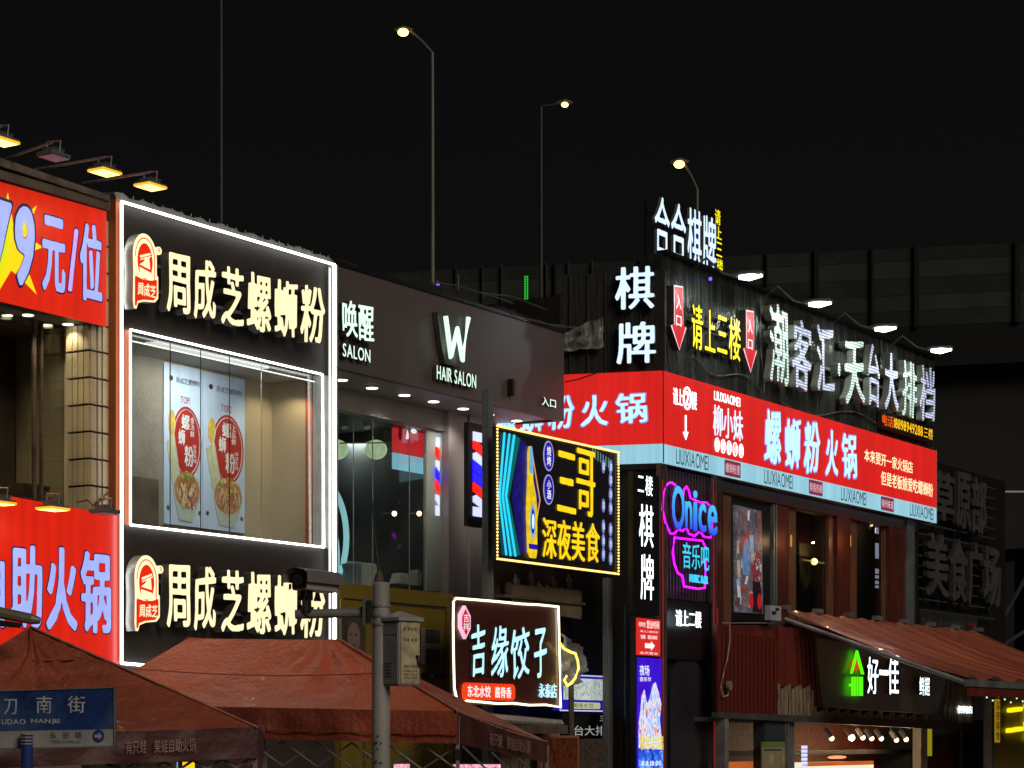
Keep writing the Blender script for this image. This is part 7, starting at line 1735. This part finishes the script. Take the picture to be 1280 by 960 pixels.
t.part('lid', MB().add(vs, [(0, 1, 5, 4), (1, 2, 6, 5), (2, 3, 7, 6), (3, 0, 4, 7), (4, 5, 8), (5, 6, 8), (6, 7, 8), (7, 4, 8), (3, 2, 1, 0)]), surf('lid_paint', (.40, .40, .41), .45, .1, .12, 4))
m = MB()
for r_, (n_, hh_, zz_) in enumerate(((4, .035, .62), (4, .03, .50), (6, .030, .20), (7, .018, .155), (5, .018, .115), (6, .016, .08))):
    for i in range(n_):
        x_ = .05+i*(.2/n_)+.004*((i*5+r_) % 3); m.box(x_, x_+.2/n_*.55, -.0145, -.0125, zb_+zz_*(zt3-zb_)/.73, zb_+zz_*(zt3-zb_)/.73+hh_)
t.part('faded_print', m, surf('faded_print', (.22, .12, .07), .7, 0, .5, 20), kind='stuff')
t.part('lock', MB().lathe((cs-.05, -.03, zb_+.30), [(.022, 0), (.022, .03)], 12, axis='y'), M['black']); t.part('handle', MB().tube([(cs-.05, -.03, zb_+.30), (cs-.045, -.035, zb_+.24), (cs-.02, -.03, zb_+.20)], .012, 6), M['black']); t.done()
# surveillance camera on the arm
ca = P(376, 740, YP-.15)
t = T('security_camera', 'bulky grey security camera with a curved sun shield on the pole arm', 'camera', frame=Frame(ca[0], ca[1], radians(62)))
zc_ = ca[2]; L0, L1, Wd = -.10, .62, .235
# local x runs back from the lens end, local y sideways
def cs_ring(x, w, zt__, zb__): return [(x, -w, zb__), (x, -w, zt__-.05), (x, -w*.62, zt__-.008), (x, 0, zt__+.012), (x, w*.62, zt__-.008), (x, w, zt__-.05), (x, w, zb__)]
vs = []; fs = []
for x in (L0, L0+.1, .25, L1): vs += cs_ring(x, Wd*.5+.03, zc_+.24, zc_+.10)
for i in range(3):
    for j in range(6): fs.append((i*7+j, i*7+j+1, (i+1)*7+j+1, (i+1)*7+j))
sh = MB().add(vs, fs); t.part('sun_shield', sh, surf('shield_paint', (.22, .20, .20), .4, .1, .1, 5))
t.part('housing', MB().box(L0+.08, L1-.05, -Wd*.42, Wd*.42, zc_+.02, zc_+.215), M['camera_white'], bevel=.015)
t.part('front_glass', MB().box(L0+.062, L0+.078, -Wd*.36, Wd*.36, zc_+.04, zc_+.20), M['black'])
t.part('lens', MB().tube([(L0+.03, 0, zc_+.12), (L0+.07, 0, zc_+.12)], .06, 16), M['ink'])
t.part('rear_cap', MB().box(L1-.048, L1-.01, -Wd*.36, Wd*.36, zc_+.03, zc_+.20), M['greysteel'])
t.part('bracket', MB().box(.05, .17, -.04, .04, zc_-.08, zc_+.018), M['black']); t.part('bracket_foot', MB().tube([(.11, 0, zc_-.2), (.11, 0, zc_-.078)], .05, 10), M['black'])
t.part('wire', MB().tube([(.02, -.06, zc_+.02), (-.05, -.07, zc_-.08), (-.03, -.07, zc_-.24), (.08, -.06, zc_-.27)], .012, 6), M['cable']); t.done()

# === SECTION: STREET SIGN ===
YS = 17.0
t = T('street_sign', 'weathered blue and white street name sign on a blue pole at the left edge', 'street sign', frame=W)
a = P(-110, 868, YS); b = P(142, 859.5, YS)
A0, A1 = P(-110, 938, YS), P(142, 931, YS)
zA = lambda px, py: P(px, py, YS)[2]
dz = lambda px: 0
def SQ(x0, t0, b0, x1, t1, b1, y0, y1, mat, name):
    p = [(P(x0, b0, YS)[0], P(x0, b0, YS)[2]), (P(x1, b1, YS)[0], P(x1, b1, YS)[2]), (P(x1, t1, YS)[0], P(x1, t1, YS)[2]), (P(x0, t0, YS)[0], P(x0, t0, YS)[2])]
    return t.part(name, MB().prism(p, y0, y1), mat)
SQ(-110, 868, 916, 142.5, 860, 911.5, YS, YS+.03, M['bluesign'], 'blue_plate')
SQ(-110, 916.2, 937, 142.5, 911.7, 932, YS, YS+.03, M['signwhite'], 'white_plate')
SQ(-110, 866.5, 868, 143.5, 858.7, 860, YS-.012, YS+.04, M['greysteel'], 'frame'); SQ(-110, 937, 938.5, 143.5, 932, 933.5, YS-.012, YS+.04, M['greysteel'], 'frame'); SQ(142.5, 858.5, 933, 144.5, 858.5, 933, YS-.012, YS+.04, M['greysteel'], 'frame')
tw_ = surf('sign_print', (.42, .45, .50), .5, 0, .3, 8)
def SG(s, x0, x1, q0, q1, mat, off=.012, latin=False, name='lettering'): 
    a, b = P(x0, q1, YS), P(x1, q0, YS); t.part(name, MB().text(s, a[0], b[0], a[2], b[2], YS-.006, 0, off, latin=latin), mat)
SG('刀', 4, 23, 870.5, 894, tw_, .013); SG('南', 44.5, 66, 869, 892.5, tw_, .013); SG('街', 84.5, 107.5, 869, 892, tw_, .013)
SG('UDAO', 2, 33, 899, 905.5, tw_, .03, True); SG('NANJIE', 39, 77, 898.5, 905, tw_, .03, True)
ink2 = surf('worn_ink', (.12, .12, .13), .6, 0, .5, 12)
SG('永', 62, 71, 914.5, 923.5, ink2); SG('康', 78, 87, 914.5, 923.5, ink2); SG('路', 94, 103, 914.3, 923, ink2); SG('YONG KANG LU', 63, 101, 925, 929, ink2, .02, True)
a = P(123.2, 920, YS); t.part('arrow_disc', MB().prism(ellipse(a[0], a[2], .046, .050, 24), YS-.006, YS-.001), M['bluepole'])
t.part('arrow', MB().prism([(P(x, y_, YS)[0], P(x, y_, YS)[2]) for x, y_ in ((118.5, 922.3), (123.5, 922.3), (123.5, 925), (128.2, 920.2), (123.5, 915.5), (123.5, 918), (118.5, 918))], YS-.011, YS-.006), M['signwhite'])
pz = P(36, 917, YS); t.part('pole', MB().lathe((pz[0], YS-.06, 0), [(.05, 0), (.045, pz[2])], 16), M['bluepole'])
for i in range(4): t.part('clamp_ring', MB().lathe((pz[0], YS-.06, pz[2]-.012-i*.025), [(.053, 0), (.056, .006), (.053, .012)], 16), M['steel'])
t.done()
